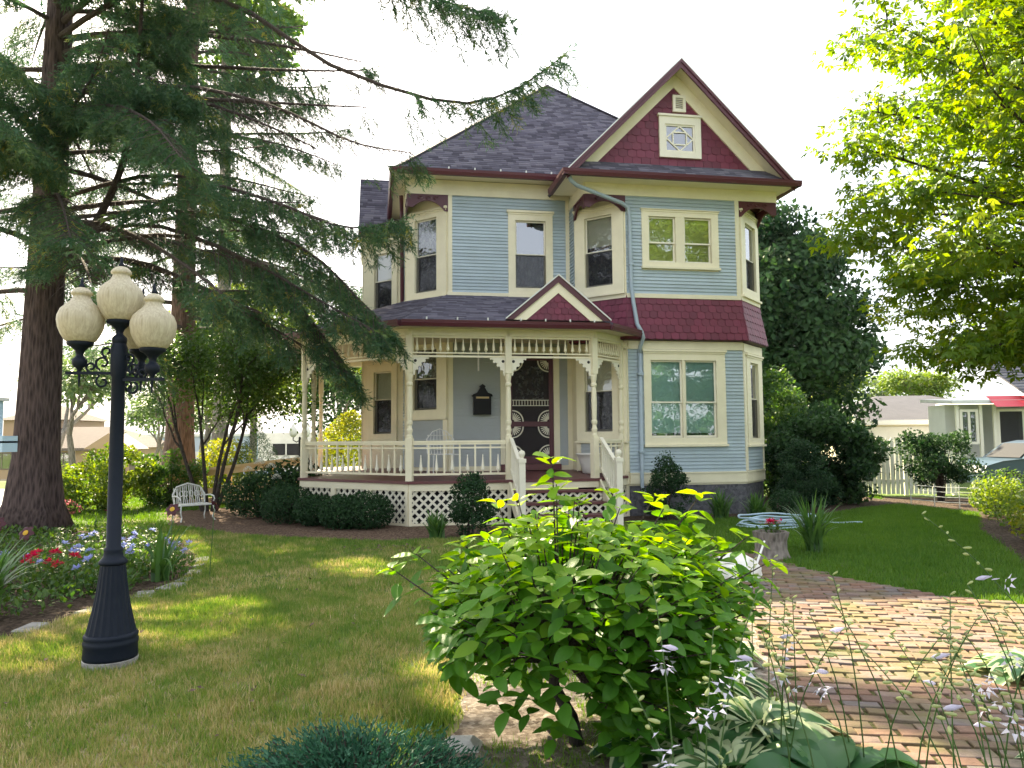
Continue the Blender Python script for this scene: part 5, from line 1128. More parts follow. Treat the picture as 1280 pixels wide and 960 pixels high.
def trumpet(L):
    V, F = [], []; n = 6
    for r_, z in ((.012, 0), (.016, .25), (.035, .55), (.085, .78)):
        for j in range(12): V.append((r_ * L / .1 * .1 * math.cos(j * PI / 6) * (1 if j % 2 == 0 or z < .7 else .72) * 1.0, r_ * math.sin(j * PI / 6) * (1 if j % 2 == 0 or z < .7 else .72), z * L / .1 * .1))
    for i in range(3): F += [(i * 12 + j, i * 12 + (j + 1) % 12, (i + 1) * 12 + (j + 1) % 12, (i + 1) * 12 + j) for j in range(12)]
    b = len(V)
    V = [(x * .55, y * .55, z * .11) for x, y, z in V]
    for j in range(6):
        a = j * PI / 3; V += [(.030 * math.cos(a - .4), .030 * math.sin(a - .4), .083), (.030 * math.cos(a + .4), .030 * math.sin(a + .4), .083), (.062 * math.cos(a), .062 * math.sin(a), .098)]; k_ = len(V); F.append((k_ - 3, k_ - 2, k_ - 1, k_ - 1))
    F3 = []
    for q in F: F3 += [(q[0], q[1], q[2])] + ([(q[0], q[2], q[3])] if q[2] != q[3] else [])
    return np_mesh('flower', V, F3, 'petal_lilac', np.full(len(V), .7), True)
fl_me = trumpet(.1); bud_me = MB().lathe([(.003, 0), (.007, .015), (.009, .035), (.005, .05)], 6).mesh('bud', 'petal_green', True)
budl_me = MB().lathe([(.003, 0), (.006, .015), (.012, .04), (.009, .06), (.002, .075)], 6).mesh('bud', 'petal_lilac', True)
def hosta(loc, n, L, mat, label, stalks=(), seed=0, grp=None):
    o = empty('hosta', loc, 0, label, 'hosta', grp); r_ = random.Random(seed)
    for i in range(n):
        a = i * 2.4 + r_.uniform(-.3, .3); t_ = (i + .5) / n; el = 1.15 - .95 * t_; st = L * (.25 + .55 * t_) * r_.uniform(.8, 1.1); d = Vector((math.cos(a) * math.cos(el), math.sin(a) * math.cos(el), math.sin(el))); p = d * st; s_ = L * r_.uniform(.75, 1.1) * (.75 + .3 * t_)
        dd = np.array([(math.cos(a) * math.cos(el * .45), math.sin(a) * math.cos(el * .45), math.sin(el * .45))]); M = frames(dd)[0]
        lf = link('leaf', hl_mesh(i % 3, mat, round(r_.random() * 3) / 3), o); lf.matrix_local = Matrix.Translation(p) @ Matrix(M.tolist()).to_4x4() @ Matrix.Rotation(r_.uniform(-.3, .3), 4, 'Y') @ Matrix.Scale(s_, 4)
        MB().tube([(0, 0, 0), p * .5 + Vector((0, 0, .02)), p + d * .02], [.006, .005, .004], 5, False).build('leaf_stalk', 'stem_green', o)
    for (dx, dy, h, nf, nb) in stalks:
        s = MB(); lx, ly = dx, dy; bx, by = r_.uniform(-.28, .28), r_.uniform(-.2, .2); at_ = lambda t_: Vector((bx + lx * t_ * t_, by + ly * t_ * t_, h * t_ * (1 - .08 * t_))); pts = [at_(t_) for t_ in (0, .2, .4, .6, .8, .92, 1)]; s.tube(pts, [.0038, .0036, .0034, .003, .0026, .0022, .0018], 6); so_ = s.build('flower_stalk', 'stem_green', o, True)
        for q in range(nb):
            t_ = 1 - .30 * q / max(1, nb); p = at_(t_); a = q * 2.4; b_ = link('bud', bud_me if q < nb * .88 else budl_me, so_, p); b_.rotation_euler = (0, R(60 + 50 * q / nb), a); b_.scale = (.55 + .5 * q / nb,) * 3
        for q in range(nf):
            t_ = .72 - .07 * q; p = at_(t_); f = link('flower', fl_me, so_, p); f.rotation_euler = (0, R(r_.uniform(95, 150)), r_.uniform(-2.6, -.5)); f.scale = (.85,) * 3
    return o
S_ = lambda *a: a
g_ = 'white edged hostas by the path'
def stk(k, seed, hx=.26, hy=.15, h0=.7, h1=1.05, fl=.14):
    r_ = random.Random(seed); return [(r_.uniform(-hx, hx), r_.uniform(-hy, hy), r_.uniform(h0, h1), (r_.choice((1, 2)) if r_.random() < fl else 0), r_.randrange(6, 11)) for _ in range(k)]
hosta((.98, 3.62, 0), 40, .30, 'hosta_leaf', 'white edged hosta tucked below the hydrangea branches', [(-.38, -.25, .95, 2, 7), (.02, -.1, .78, 2, 8), (.16, -.25, .85, 2, 9)], 1, g_)
hosta((1.30, 4.2, 0), 46, .30, 'hosta_leaf', 'white edged hosta spilling onto the brick path', stk(5, 2, .3), 2, g_)
hosta((1.2, 4.95, 0), 40, .28, 'hosta_leaf', 'white edged hosta behind the hydrangea trunk', stk(3, 3, .3), 3, g_)
hosta((1.45, 5.6, 0), 34, .24, 'hosta_leaf', 'white edged hosta on the path bend nearest the bag', stk(3, 33, .3, .15, .6, .85), 13, g_)
hosta((1.42, 3.5, 0), 34, .36, 'hosta_plain', 'broad blue green hosta at the path corner', stk(8, 4, .3, .2, .75, 1.08, .15), 4)
hosta((.75, 4.0, 0), 30, .26, 'hosta_leaf', 'white edged hosta deep in the hydrangea shade', [], 14, g_)
hosta((1.95, 3.12, 0), 14, .24, 'hosta_plain', 'blue green hosta with tall bare flower stalks on the brick path edge', stk(12, 5, .3, .2, .72, 1.08, .2), 5)
hosta((2.3, 3.3, 0), 14, .2, 'strap_leaf', 'small hosta with slender stalks at the path foot', stk(9, 9, .3, .2, .6, 1.0, .2), 9)
hosta((3.42, 5.15, 0), 54, .27, 'hosta_leaf', 'dense white edged hosta mound across the brick path', [], 6)
hosta((2.75, 3.75, 0), 12, .2, 'hosta_leaf', 'hosta bearing a cluster of white blooms above the lawn edge', [(-.35, .1, 1.46, 3, 12), (-.62, .2, 1.30, 1, 10), (-.22, .05, 1.42, 4, 12), (-.2, -.1, .8, 1, 8)], 7)
hosta((.86, 2.92, 0), 12, .2, 'hosta_plain', 'hosta sending lilac trumpet blooms up in front of the hydrangea', [(-.22, -.05, .86, 3, 7), (.05, .0, .95, 2, 8), (.22, .1, 1.05, 2, 9), (-.05, .15, 1.12, 1, 9)], 21)
hosta((.55, 3.28, 0), 22, .2, 'hosta_plain', 'small green hosta with pale lilac bloom under the hydrangea', [(.05, -.05, .42, 2, 5)], 8)

# dry leaf litter on the lawn
k = 110; P_ = np.r_[np.c_[rng.normal(-1.75, .32, 80), rng.normal(11.3, .22, 80)], np.c_[rng.uniform(-3.4, -.4, 30), rng.uniform(4.2, 9, 30)]]
v, f, tt = stamp(*LEAF2, frames(unit(rng.normal(size=(k, 3)) * (1, 1, .2)), unit(rng.normal(0, .3, (k, 3)) + (0, 0, 1))), np.c_[P_, np.full(k, .045)], rng.uniform(.03, .07, k))
MT['dry_leaf'] = MT['bark_red']; tag(link('leaf_litter', np_mesh('leaf_litter', v, f, 'dry_leaf', tt)), 'scattered dry brown leaves on the lawn', 'leaves', kind='stuff')
# ================================================================ trees
SD = np.array(sdir); SDH = SD / math.hypot(SD[0], SD[1])
# places where the crowns are cut open to let the sun through to the ground (x, y, radius)
GAPS = [(-3.6, 6.75, .42), (-2.9, 6.95, .45), (-2.2, 7.15, .36), (-1.9, 9.6, .35), (-3.6, 5.9, .3),
        (3.0, 6.6, .55), (3.6, 6.2, .55), (2.5, 6.3, .5), (4.2, 6.5, .6), (4.0, 5.6, .55), (2.2, 5.7, .4), (4.9, 6.8, .6), (3.1, 5.6, .4), (.1, 4.5, .7), (.7, 4.4, .7), (.4, 3.9, .5), (1.2, 4.3, .55), (-.35, 4.4, .55), (-7.5, 16.5, .5), (-6.2, 15.2, .35), (-8.6, 17.5, .6), (-.35, 5.3, .22)]
def sunny(P, extra=1.0):
    """True for points that stand in one of the open sun lanes"""
    m_ = np.zeros(len(P), bool)
    for x, y, r_ in GAPS:
        q = P - np.array((x, y, .6 if (x > -.5 and x < 1.4 and y < 5) else 0)); t_ = q @ SD; dd = np.linalg.norm(q - t_[:, None] * SD, axis=1); m_ |= dd < (r_ * 1.2 + .14) * extra
    return m_
def spray_tpl(seed, L=.30, nn=11, nl=.078, w_=.24, ns=3, nk=6):
    r_ = np.random.default_rng(seed); V, F = [], []
    def shoot(p, d, l, n):
        d = np.array(d) / np.linalg.norm(d); a = np.cross(d, (.1, .2, 1)); a /= np.linalg.norm(a); b = np.cross(d, a)
        k = len(V); V.extend([p - a * .003, p + a * .003, p + d * l]); F.append((k, k + 1, k + 2))
        for i in range(n):
            q = p + d * l * (i + .4) / n; t_ = r_.uniform(0, 2 * PI); o = a * math.cos(t_) + b * math.sin(t_); nd = d * .75 + o * .8; nd /= np.linalg.norm(nd); s_ = np.cross(nd, o); s_ /= max(1e-6, np.linalg.norm(s_)); ll = nl * r_.uniform(.7, 1.1)
            k = len(V); V.extend([q - s_ * ll * w_ * .5, q + s_ * ll * w_ * .5, q + nd * ll]); F.append((k, k + 1, k + 2))
    shoot(np.zeros(3), (0, 1, 0), L, nn)
    for j in range(ns): shoot(np.array((0, L * (.15 + .22 * j), 0)), ((-1) ** j * .8, .75, r_.uniform(-.3, .2)), L * .5, nk)
    return np.array(V), np.array(F)
SPR = [spray_tpl(i) for i in range(5)]; SPRB = [spray_tpl(9 + i, .55, 8, .18, .32, 2, 4) for i in range(2)]
def poly_at(pts, s):
    k = len(pts) - 1; f = min(max(s, 0), .9999) * k; i = int(f); return pts[i].lerp(pts[i + 1], f - i), (pts[min(i + 1, k)] - pts[i]).normalized()
def spruce(name, base, H, r0, label, zlow, Lmax, bk, heroes=(), extra=(), seed=0, dens=1.0, lean=(0, 0), azbias=None, zfine=11.0, limb_step=.30):
    rr = random.Random(seed); o = empty(name, base, 0, label, 'tree'); B = Vector(base)
    tr_ = MB(); pts, rad = [], []
    for i in range(16):
        z = H * (i / 15) ** 1.3; t_ = z / H; pts.append((lean[0] * z, lean[1] * z, z - (.1 if i == 0 else 0))); rad.append(r0 * (1 - .93 * t_) * (1 + .75 * math.exp(-z * 2.6)) )
    tr_.tube(pts, rad, 18); n0 = 18
    for i in range(16):
        for j in range(n0):
            x, y, z = tr_.v[i * n0 + j]; f = 1 + (.10 * math.sin(j * 2.1 + i * .3) + .06 * math.sin(j * 3.7)) * (1.6 if i < 2 else .5); cx_, cy_ = pts[i][0], pts[i][1]; tr_.v[i * n0 + j] = (cx_ + (x - cx_) * f, cy_ + (y - cy_) * f, z)
    tr_.build('trunk', bk, o, True)
    limbs = []
    for h in heroes: limbs.append(([Vector(p) - B for p in h[0]], h[1], h[2]))
    for (az, z, L, k1, k2, k3) in extra:
        d = Vector((math.cos(az), math.sin(az), 0)); p0 = Vector((lean[0] * z, lean[1] * z, z)); side = Vector((-d.y, d.x, 0)) * rr.uniform(-.15, .15)
        limbs.append(([p0 + d * L * s + side * L * s * s + Vector((0, 0, L * (k1 * s - k2 * s * s + k3 * s ** 3))) for s in np.linspace(0, 1, 9)], .010 * L + .01, 1.0))
    z = zlow; az = rr.uniform(0, 6)
    while z < H - .6:
        az += 2.39996 + rr.uniform(-.35, .35); t_ = (z - zlow) / (H - zlow); L = Lmax * (1 - t_) ** .62 * rr.uniform(.72, 1.08) + .3
        d = Vector((math.cos(az), math.sin(az), 0)); k1, k2, k3 = rr.uniform(.0, .22), rr.uniform(.32, .55), rr.uniform(.10, .32); p0 = Vector((lean[0] * z, lean[1] * z, z)); side = Vector((-d.y, d.x, 0)) * rr.uniform(-.12, .12)
        if t_ > .45: k1 += .25
        limbs.append(([p0 + d * L * s + side * L * s * s + Vector((0, 0, L * (k1 * s - k2 * s * s + k3 * s ** 3))) for s in np.linspace(0, 1, 9)], .010 * L + .008, 1.0)); z += limb_step * rr.uniform(.7, 1.3) * (1 if z < zfine else 1.8)
    lb = MB(); Ps, Ds, Us, Ss = [], [], [], []; PB, DB, UB, SB = [], [], [], []
    for pts, r_, dn in limbs:
        L = sum((b - a).length for a, b in zip(pts, pts[1:])); lb.tube(pts, [max(.006, r_ * (1 - .85 * i / (len(pts) - 1))) for i in range(len(pts))], 7, False); fine = pts[0].z < zfine
        s = .16 + rr.uniform(0, .05); st = (.17 if fine else .36) / dn / dens
        while s < 1:
            p, d = poly_at(pts, s); pr = d.cross(Vector((0, 0, 1))); pr = pr.normalized() if pr.length > .1 else Vector((1, 0, 0))
            for sg in (-1, 1):
                l = (1.15 * (1 - .62 * s) * min(1, .35 + s * 1.6) * min(1.0, L / 4 + .2)) * rr.uniform(.65, 1.15); bd = (pr * sg * rr.uniform(.6, 1) + d * rr.uniform(.4, .9)).normalized(); q = [p + bd * l * u - Vector((0, 0, l * (.10 * u + rr.uniform(.25, .55) * u * u))) for u in (0, .35, .7, 1)]
                if fine: lb.tube(q, [.008, .006, .004, .002], 4, False)
                m_ = max(2, int(l / (.12 if fine else .22)))
                for u in range(m_):
                    u_ = (u + .6) / m_; c, cd = poly_at(q, u_)
                    for w_ in range(2 if fine else 1):
                        dd = cd * rr.uniform(.5, 1) + pr * rr.gauss(0, .35) + Vector((rr.gauss(0, .2), rr.gauss(0, .2), -rr.uniform(.25, .95)))
                        if fine: Ps.append(c); Ds.append(dd); Us.append((rr.gauss(0, .6), rr.gauss(0, .6), 1)); Ss.append(rr.uniform(.6, 1.15))
                        else: PB.append(c); DB.append(dd); UB.append((rr.gauss(0, .6), rr.gauss(0, .6), 1)); SB.append(rr.uniform(.8, 1.3))
            s += st / L
        e_, ed = poly_at(pts, 1); Ps.append(e_); Ds.append(ed); Us.append((0, 0, 1)); Ss.append(1.1)
    lb.build('branches', 'bark_twig' if bk != 'bark_red' else 'bark_twig', o)
    parts = []
    for tp, P_, D_, U_, S2 in ((SPR, Ps, Ds, Us, Ss), (SPRB, PB, DB, UB, SB)):
        if not P_: continue
        P_ = np.array([tuple(p) for p in P_]); D_ = np.array([tuple(p) for p in D_]); U_ = np.array(U_); S2 = np.array(S2); keep = ~sunny(P_ + np.array(base)); P_, D_, U_, S2 = P_[keep], D_[keep], U_[keep], S2[keep]; FR = frames(D_, U_)
        tint = np.clip(.42 + .22 * rng.normal(size=len(P_)) + .25 * (rng.random(len(P_)) > .93), 0, 1)
        for q in range(len(tp)): i_ = np.arange(q, len(P_), len(tp)); parts.append(stamp(*tp[q], FR[i_], P_[i_], S2[i_], tint[i_]))
    V, F, T = join(parts); link('crown', np_mesh('crown', V, F, 'needles', T), o); print(name, 'needle tris', len(F)); return o
T1 = (-8.43, 13.6, 0)
def at(x, y, Y):
    """point of the scene at depth Y on the line of sight used while surveying the photograph"""
    d = fw + rt * ((x - 640) / 960) + up * ((480 - y) / 960); return Vector((0, 0, EYE)) + d * (Y / d.y)
def line(*p): return [at(*q) for q in p]
def smooth(pts, n=14):
    o = []; k = len(pts)
    for i in range(n + 1):
        f = i / n * (k - 1); j = min(int(f), k - 2); t_ = f - j; p0, p1, p2, p3 = pts[max(j - 1, 0)], pts[j], pts[j + 1], pts[min(j + 2, k - 1)]
        o.append(.5 * ((2 * p1) + (p2 - p0) * t_ + (2 * p0 - 5 * p1 + 4 * p2 - p3) * t_ ** 2 + (3 * p1 - p0 - 3 * p2 + p3) * t_ ** 3))
    return o
H1 = [(smooth([Vector((-8.1, 13.5, 4.55)), Vector((-7.35, 13.1, 5.15)), Vector((-6.65, 12.8, 6.2)), Vector((-6.35, 12.6, 7.4)), Vector((-6.15, 12.4, 9.2)), Vector((-6.0, 12.2, 10.8))]), .085, .6),
      (smooth([Vector((-8.3, 13.5, 8.9)), Vector((-6.3, 12.6, 9.3)), Vector((-4.4, 11.9, 8.6)), Vector((-2.8, 11.6, 7.45)), Vector((-1.0, 11.4, 6.75)), Vector((.0, 11.3, 6.85)), Vector((.80, 11.2, 7.35))]), .055, .6),
      (smooth([Vector((-8.3, 13.6, 10.6)), Vector((-5.5, 12.2, 10.9)), Vector((-3, 11.0, 9.4)), Vector((-1.2, 10.6, 8.0)), Vector((-.2, 10.5, 7.6))]), .05, .9),
      (smooth([Vector((-8.3, 13.5, 5.9)), Vector((-6, 12.7, 6.1)), Vector((-4.0, 12.1, 5.5)), Vector((-2.6, 11.7, 4.9)), Vector((-1.7, 11.5, 4.95))]), .045, 1.0),
      (smooth([Vector((-8.3, 13.6, 5.2)), Vector((-6.2, 12.9, 5.3)), Vector((-4.4, 12.5, 4.6)), Vector((-3.0, 12.2, 3.8)), Vector((-2.2, 12.0, 3.35))]), .045, 1.15),
      (smooth([Vector((-8.3, 13.6, 4.9)), Vector((-6.4, 13.0, 4.7)), Vector((-4.8, 12.7, 3.95)), Vector((-3.5, 12.5, 3.2)), Vector((-2.9, 12.4, 2.9))]), .04, 1.1),
      (smooth([Vector((-8.3, 13.6, 5.0)), Vector((-5.8, 13.0, 5.15)), Vector((-4.1, 12.7, 4.4)), Vector((-3.1, 12.6, 3.3)), Vector((-2.7, 12.5, 2.7))]), .045, 1.45),
      (smooth([Vector((-8.3, 13.6, 5.6)), Vector((-5.6, 13.1, 5.6)), Vector((-3.6, 12.9, 4.9)), Vector((-2.5, 12.8, 3.9)), Vector((-2.1, 12.7, 3.5))]), .045, 1.2),
      (smooth([Vector((-8.3, 13.5, 7.2)), Vector((-6, 12.4, 7.5)), Vector((-3.9, 11.7, 6.9)), Vector((-2.4, 11.3, 6.1)), Vector((-1.5, 11.1, 5.85))]), .045, .95),
      (smooth([Vector((-8.3, 13.5, 6.6)), Vector((-6.6, 11.9, 6.9)), Vector((-5.2, 10.6, 6.2)), Vector((-4.3, 9.8, 5.3))]), .045, 1.0),
      (smooth([Vector((-8.3, 13.5, 5.4)), Vector((-7.2, 11.9, 5.5)), Vector((-6.3, 10.6, 4.9)), Vector((-5.6, 9.6, 4.2))]), .04, 1.0)]
rq = random.Random(77)
EX1 = [(R(rq.uniform(-75, 5)), 4.9 + .27 * i, rq.uniform(3.6, 5.9), rq.uniform(.02, .2), rq.uniform(.3, .5), rq.uniform(.1, .28)) for i in range(25)]
EX2 = [(R(rq.uniform(-85, 10)), 4.6 + .55 * i, rq.uniform(3.4, 5.4), rq.uniform(.02, .2), rq.uniform(.3, .5), rq.uniform(.1, .28)) for i in range(14)]
EX2 += [(R(rq.uniform(-70, 35)), 10.2 + .5 * i, rq.uniform(3.3, 4.8), rq.uniform(.1, .3), rq.uniform(.3, .5), rq.uniform(.1, .28)) for i in range(15)]  # upper limbs added to shade the near bricks and thicken the crown
spruce('spruce_tree', T1, 18.0, .40, 'thick dark spruce with ridged bark rising from the flower bed', 4.3, 5.2, 'bark_spruce', H1, EX1, 3, 1.0, (.02, -.004))
T2 = (-9.22, 21.3, 0)
H2 = [(smooth([Vector((-9.1, 21.2, 6.2)), Vector((-7, 20, 6.4)), Vector((-5, 19, 5.6)), Vector((-3.8, 18.4, 4.9))]), .045, 1.0), (smooth([Vector((-9.1, 21.2, 5.2)), Vector((-7.2, 20.2, 5.2)), Vector((-5.6, 19.4, 4.4)), Vector((-4.8, 19, 3.9))]), .045, 1.0)]
spruce('spruce_tree', T2, 24.0, .40, 'farther spruce with reddish bark behind the white bench', 4.0, 5.4, 'bark_red', H2, EX2, 8, .74, (.006, 0), zfine=12.5, limb_step=.34)
# ---- broadleaf trees
def grow(mb, p, d, L, r_, depth, tips, rr, spread=.75, upb=.15, shrink=.72, kids=(2, 3), minr=.006, seg=3):
    pts = [p]; dd = d.copy()
    for i in range(seg): dd = (dd + Vector((rr.gauss(0, .12), rr.gauss(0, .12), rr.gauss(0, .08) + upb * .3))).normalized(); pts.append(pts[-1] + dd * L / seg)
    mb.tube(pts, [r_ * (1 - .35 * i / seg) for i in range(seg + 1)], 8 if r_ > .05 else 5, False)
    if depth == 0: tips.append((pts[-1], dd)); return
    for k in range(rr.choice(kids)):
        a = Vector((rr.gauss(0, 1), rr.gauss(0, 1), rr.gauss(0, .6))); a = (a - dd * a.dot(dd)).normalized(); grow(mb, pts[-1], (dd + a * spread * rr.uniform(.6, 1.2) + Vector((0, 0, upb))).normalized(), L * shrink * rr.uniform(.8, 1.15), max(minr, r_ * .58), depth - 1, tips, rr, spread, upb, shrink, kids, minr, seg)
    if depth <= 2: tips.append((pts[-1], dd))
def leafy(tips, per, size, tpl, spread=.45, flat=.35, droop=.3):
    P, D, U, T = [], [], [], []
    tp = np.array([tuple(t_[0]) for t_ in tips]); n = len(tp); idx = np.repeat(np.arange(n), per); k = len(idx); off_ = rng.normal(0, 1, (k, 3)) * (spread, spread, spread * flat); P = tp[idx] + off_; dirs = unit(off_ * (1, 1, .3) + rng.normal(0, .3, (k, 3)) + (0, 0, -droop)); ups = unit(rng.normal(0, .38, (k, 3)) + (0, 0, 1)); ct = rng.random(n); tint = np.clip(.3 + .4 * ct[idx] * .8 + rng.normal(0, .16, k), 0, 1)
    return P, dirs, ups, size * rng.uniform(.65, 1.15, k), tint
def tree(name, base, H, spread_r, label, mat, bk, per=40, size=.16, tpl=DIAMOND, seed=1, depth=4, trunk=.2, first=None, group=None, blob=None, lift=.35, kids=(2, 3), leafspread=.45, flat=.4):
    """trunk with limbs, crown of separate leaves"""
    rr = random.Random(seed); o = empty(name, base, 0, label, 'tree', group); mb = MB(); tips = []
    grow(mb, Vector((0, 0, -.1)), Vector((rr.gauss(0, .03), rr.gauss(0, .03), 1)), H * lift, H * .022 * trunk / .2, depth, tips, rr, spread_r, .12, .70, kids)
    mb.build('trunk', bk, o, True); P, D, U, S2, T = leafy(tips, per, size, tpl, leafspread, flat)
    V, F, T = stamp(*tpl, frames(D, U), P, S2, T); link('crown', np_mesh('crown', V, F, mat, T), o); return o
def lobes():
    V, F = [], []
    for a, l, w_ in ((0, 1.0, .2), (.95, .72, .18), (-.95, .72, .18)):
        c, s_ = math.cos(a), math.sin(a); b = len(V); V += [(x * c + y * s_, y * c - x * s_, z) for x, y, z in ((0, 0, 0), (w_, .55 * l, .05), (0, l, -.12 * l), (-w_, .55 * l, .05))]; F += [(b, b + 1, b + 2), (b, b + 2, b + 3)]
    return np.array(V), np.array(F)
MAPLE6 = lobes()
# maple reaching in from the right
mp = empty('maple_tree', (9.1, 11.2, 0), 0, 'sunlit yellow green maple overhanging the right side lawn', 'tree'); mb = MB(); rr = random.Random(12); tips = []
mb.tube([(0, 0, -.1), (.05, 0, 1.2), (0, .05, 2.6), (-.1, .0, 4.2), (-.15, .0, 6.5), (-.1, 0, 9)], [.30, .25, .22, .19, .14, .06], 12)
MC = Vector((-.55, -.2, 6.0)); MR = Vector((3.55, 3.4, 4.3))
for i in range(64):
    zt = 1 - 2 * (i + .5) / 64; a = i * 2.39996; rxy = math.sqrt(1 - zt * zt); e_ = Vector((MC.x + MR.x * rxy * math.cos(a) * rr.uniform(.72, 1), MC.y + MR.y * rxy * math.sin(a) * rr.uniform(.72, 1), MC.z + MR.z * zt * rr.uniform(.8, 1)))
    if e_.z < 2.7: e_.z = rr.uniform(2.7, 3.4)
    e_.x = max(e_.x, .405 * (e_.y + 11.2) - 9.1 + rr.uniform(0, .6))
    s0 = Vector((-.05, 0, max(2.2, min(8, e_.z * .72)))); md = s0.lerp(e_, .5) + Vector((rr.gauss(0, .2), rr.gauss(0, .2), .25)); q = smooth([s0, md, e_], 8); L = (e_ - s0).length; mb.tube(q, [.032 * L / 4 * (1 - .88 * j / 8) + .006 for j in range(9)], 6, False)
    for u in (.38, .5, .62, .74, .86, .96):
        p, d = poly_at(q, u)
        for k in range(2):
            a2 = Vector((rr.gauss(0, 1), rr.gauss(0, 1), rr.gauss(0, .35))).normalized(); e2 = p + (a2 * .8 + d * .5) * rr.uniform(.35, .85); mb.tube([p, p.lerp(e2, .5) + Vector((0, 0, .04)), e2], [.012, .008, .004], 4, False); tips.append((e2, a2))
    tips.append((e_, d))
mb.build('trunk', 'bark_dark', mp, True); P, D, U, S2, T = leafy(tips, 52, .15, MAPLE6, .27, .32, .35)
vx = P + np.array((9.1, 11.2, 0)); keep = rng.random(len(P)) < .9; P, D, U, S2, T = P[keep], D[keep], U[keep], S2[keep], T[keep]
V, F, T = stamp(*MAPLE6, frames(D, U), P, S2, T); link('crown', np_mesh('crown', V, F, 'maple_leaf', T), mp); print('maple', len(F))
# small multi-stemmed tree
sm = empty('serviceberry_tree', (-6.95, 17.7, 0), 0, 'slender multi stemmed small tree with dark trunks beside the white bench', 'tree'); mb = MB(); rr = random.Random(4); tips = []
for a, l in ((2.9, .42), (2.2, .25), (.3, .40), (.05, .22), (1.2, .3)):
    d = Vector((math.cos(a) * l, math.sin(a) * l * .6, 1)).normalized(); p0 = Vector((.12 * math.cos(a), .1 * math.sin(a), -.05)); q = smooth([p0, p0 + d * 1.1 + Vector((rr.gauss(0, .06), 0, 0)), p0 + d * 2.3 + Vector((rr.gauss(0, .1), 0, .1))], 6); mb.tube(q, [.055 - .004 * j for j in range(7)], 8, False)
    for k in range(3): grow(mb, q[-1 - k], (d + Vector((rr.gauss(0, .45), rr.gauss(0, .45), .3))).normalized(), .85, .026, 2, tips, rr, .7, .1, .75)
mb.build('trunk', 'bark_dark', sm, True); P, D, U, S2, T = leafy(tips, 110, .10, DIAMOND, .38, .45); V, F, T = stamp(*DIAMOND, frames(D, U), P, S2, T); link('crown', np_mesh('crown', V, F, 'mid_leaf', T), sm)
# ---- behind the house
dt = empty('dark_tree', (11.4, 32, 0), 0, 'dense dark dome shaped tree rising behind the blue wing', 'tree'); MB().tube([(0, 0, -.1), (0, 0, 2), (.1, 0, 5)], [.35, .3, .2], 10).build('trunk', 'bark_dark', dt)
V, F, T = clumps((0, 0, 6.0), (3.1, 2.8, 5.2), 85, 560, .28, 1.35, 61, .8, 'dome'); link('crown', np_mesh('crown', V, F, 'dark_leaf', T), dt)

# tall poplar added behind the spruces to shade the near bricks
po = empty('added_shade_tree', (-10.9, 28.6, 0), 0, 'tall slender poplar added behind the spruces to shade the brick path', 'tree'); MB().tube([(0, 0, -.1), (.1, 0, 6), (0, 0, 16), (0, 0, 25)], [.32, .26, .18, .04], 10).build('trunk', 'bark_grey', po)
V, F, T = clumps((0, 0, 20.0), (3.0, 3.0, 5.4), 90, 170, .33, 1.1, 62, .8); cen = V.reshape(-1, 4, 3).mean(1) + np.array((-10.9, 28.6, 0)); kp = ~sunny(cen); V = V.reshape(-1, 4, 3)[kp].reshape(-1, 3); T = T.reshape(-1, 4)[kp].ravel(); k = kp.sum()
F = (DIAMOND[1][None] + (np.arange(k) * 4)[:, None, None]).reshape(-1, 3); link('crown', np_mesh('crown', V, F, 'mid_leaf', T), po)
# ================================================================ beyond the garden
def win_part(o, x0, x1, z0, z1, y, fr='creamwhite', mull=True):
    wn = MB(); frame_rect(wn, x0, x1, z0, z1, .09, y - .05, y); wn = wn.build('window', fr, o)
    MB().add([(x0, y - .02, z0), (x1, y - .02, z0), (x1, y - .02, z1), (x0, y - .02, z1)], [(0, 1, 2, 3)]).build('pane', 'glass_bright', wn)
    MB().box((x0, y - .012, z0), (x1, y - .004, z1)).build('room', 'dark_interior', wn)
    if mull: MB().box(((x0 + x1) / 2 - .04, y - .045, z0 + .09), ((x0 + x1) / 2 + .04, y - .025, z1 - .09)).build('mullion', fr, wn)
    return wn
def hip(o, x0, x1, y0, y1, z, h, mat, ov=.5, name='roof'):
    x0, x1, y0, y1 = x0 - ov, x1 + ov, y0 - ov, y1 + ov; k = min((y1 - y0), (x1 - x0)) / 2; ym = (y0 + y1) / 2
    mb = MB(); a, b = x0 + k * .9, x1 - k * .9
    mb.add([(x0, y0, z), (x1, y0, z), (x1, y1, z), (x0, y1, z), (a, ym, z + h), (b, ym, z + h)], [(0, 1, 5, 4), (1, 2, 5), (2, 3, 4, 5), (3, 0, 4), (0, 3, 2, 1)])
    return mb.build(name, mat, o)
def fascia(o, x0, x1, y, z, mat='white'): MB().box((x0, y - .04, z - .2), (x1, y, z + .02)).build('gutter', mat, o)
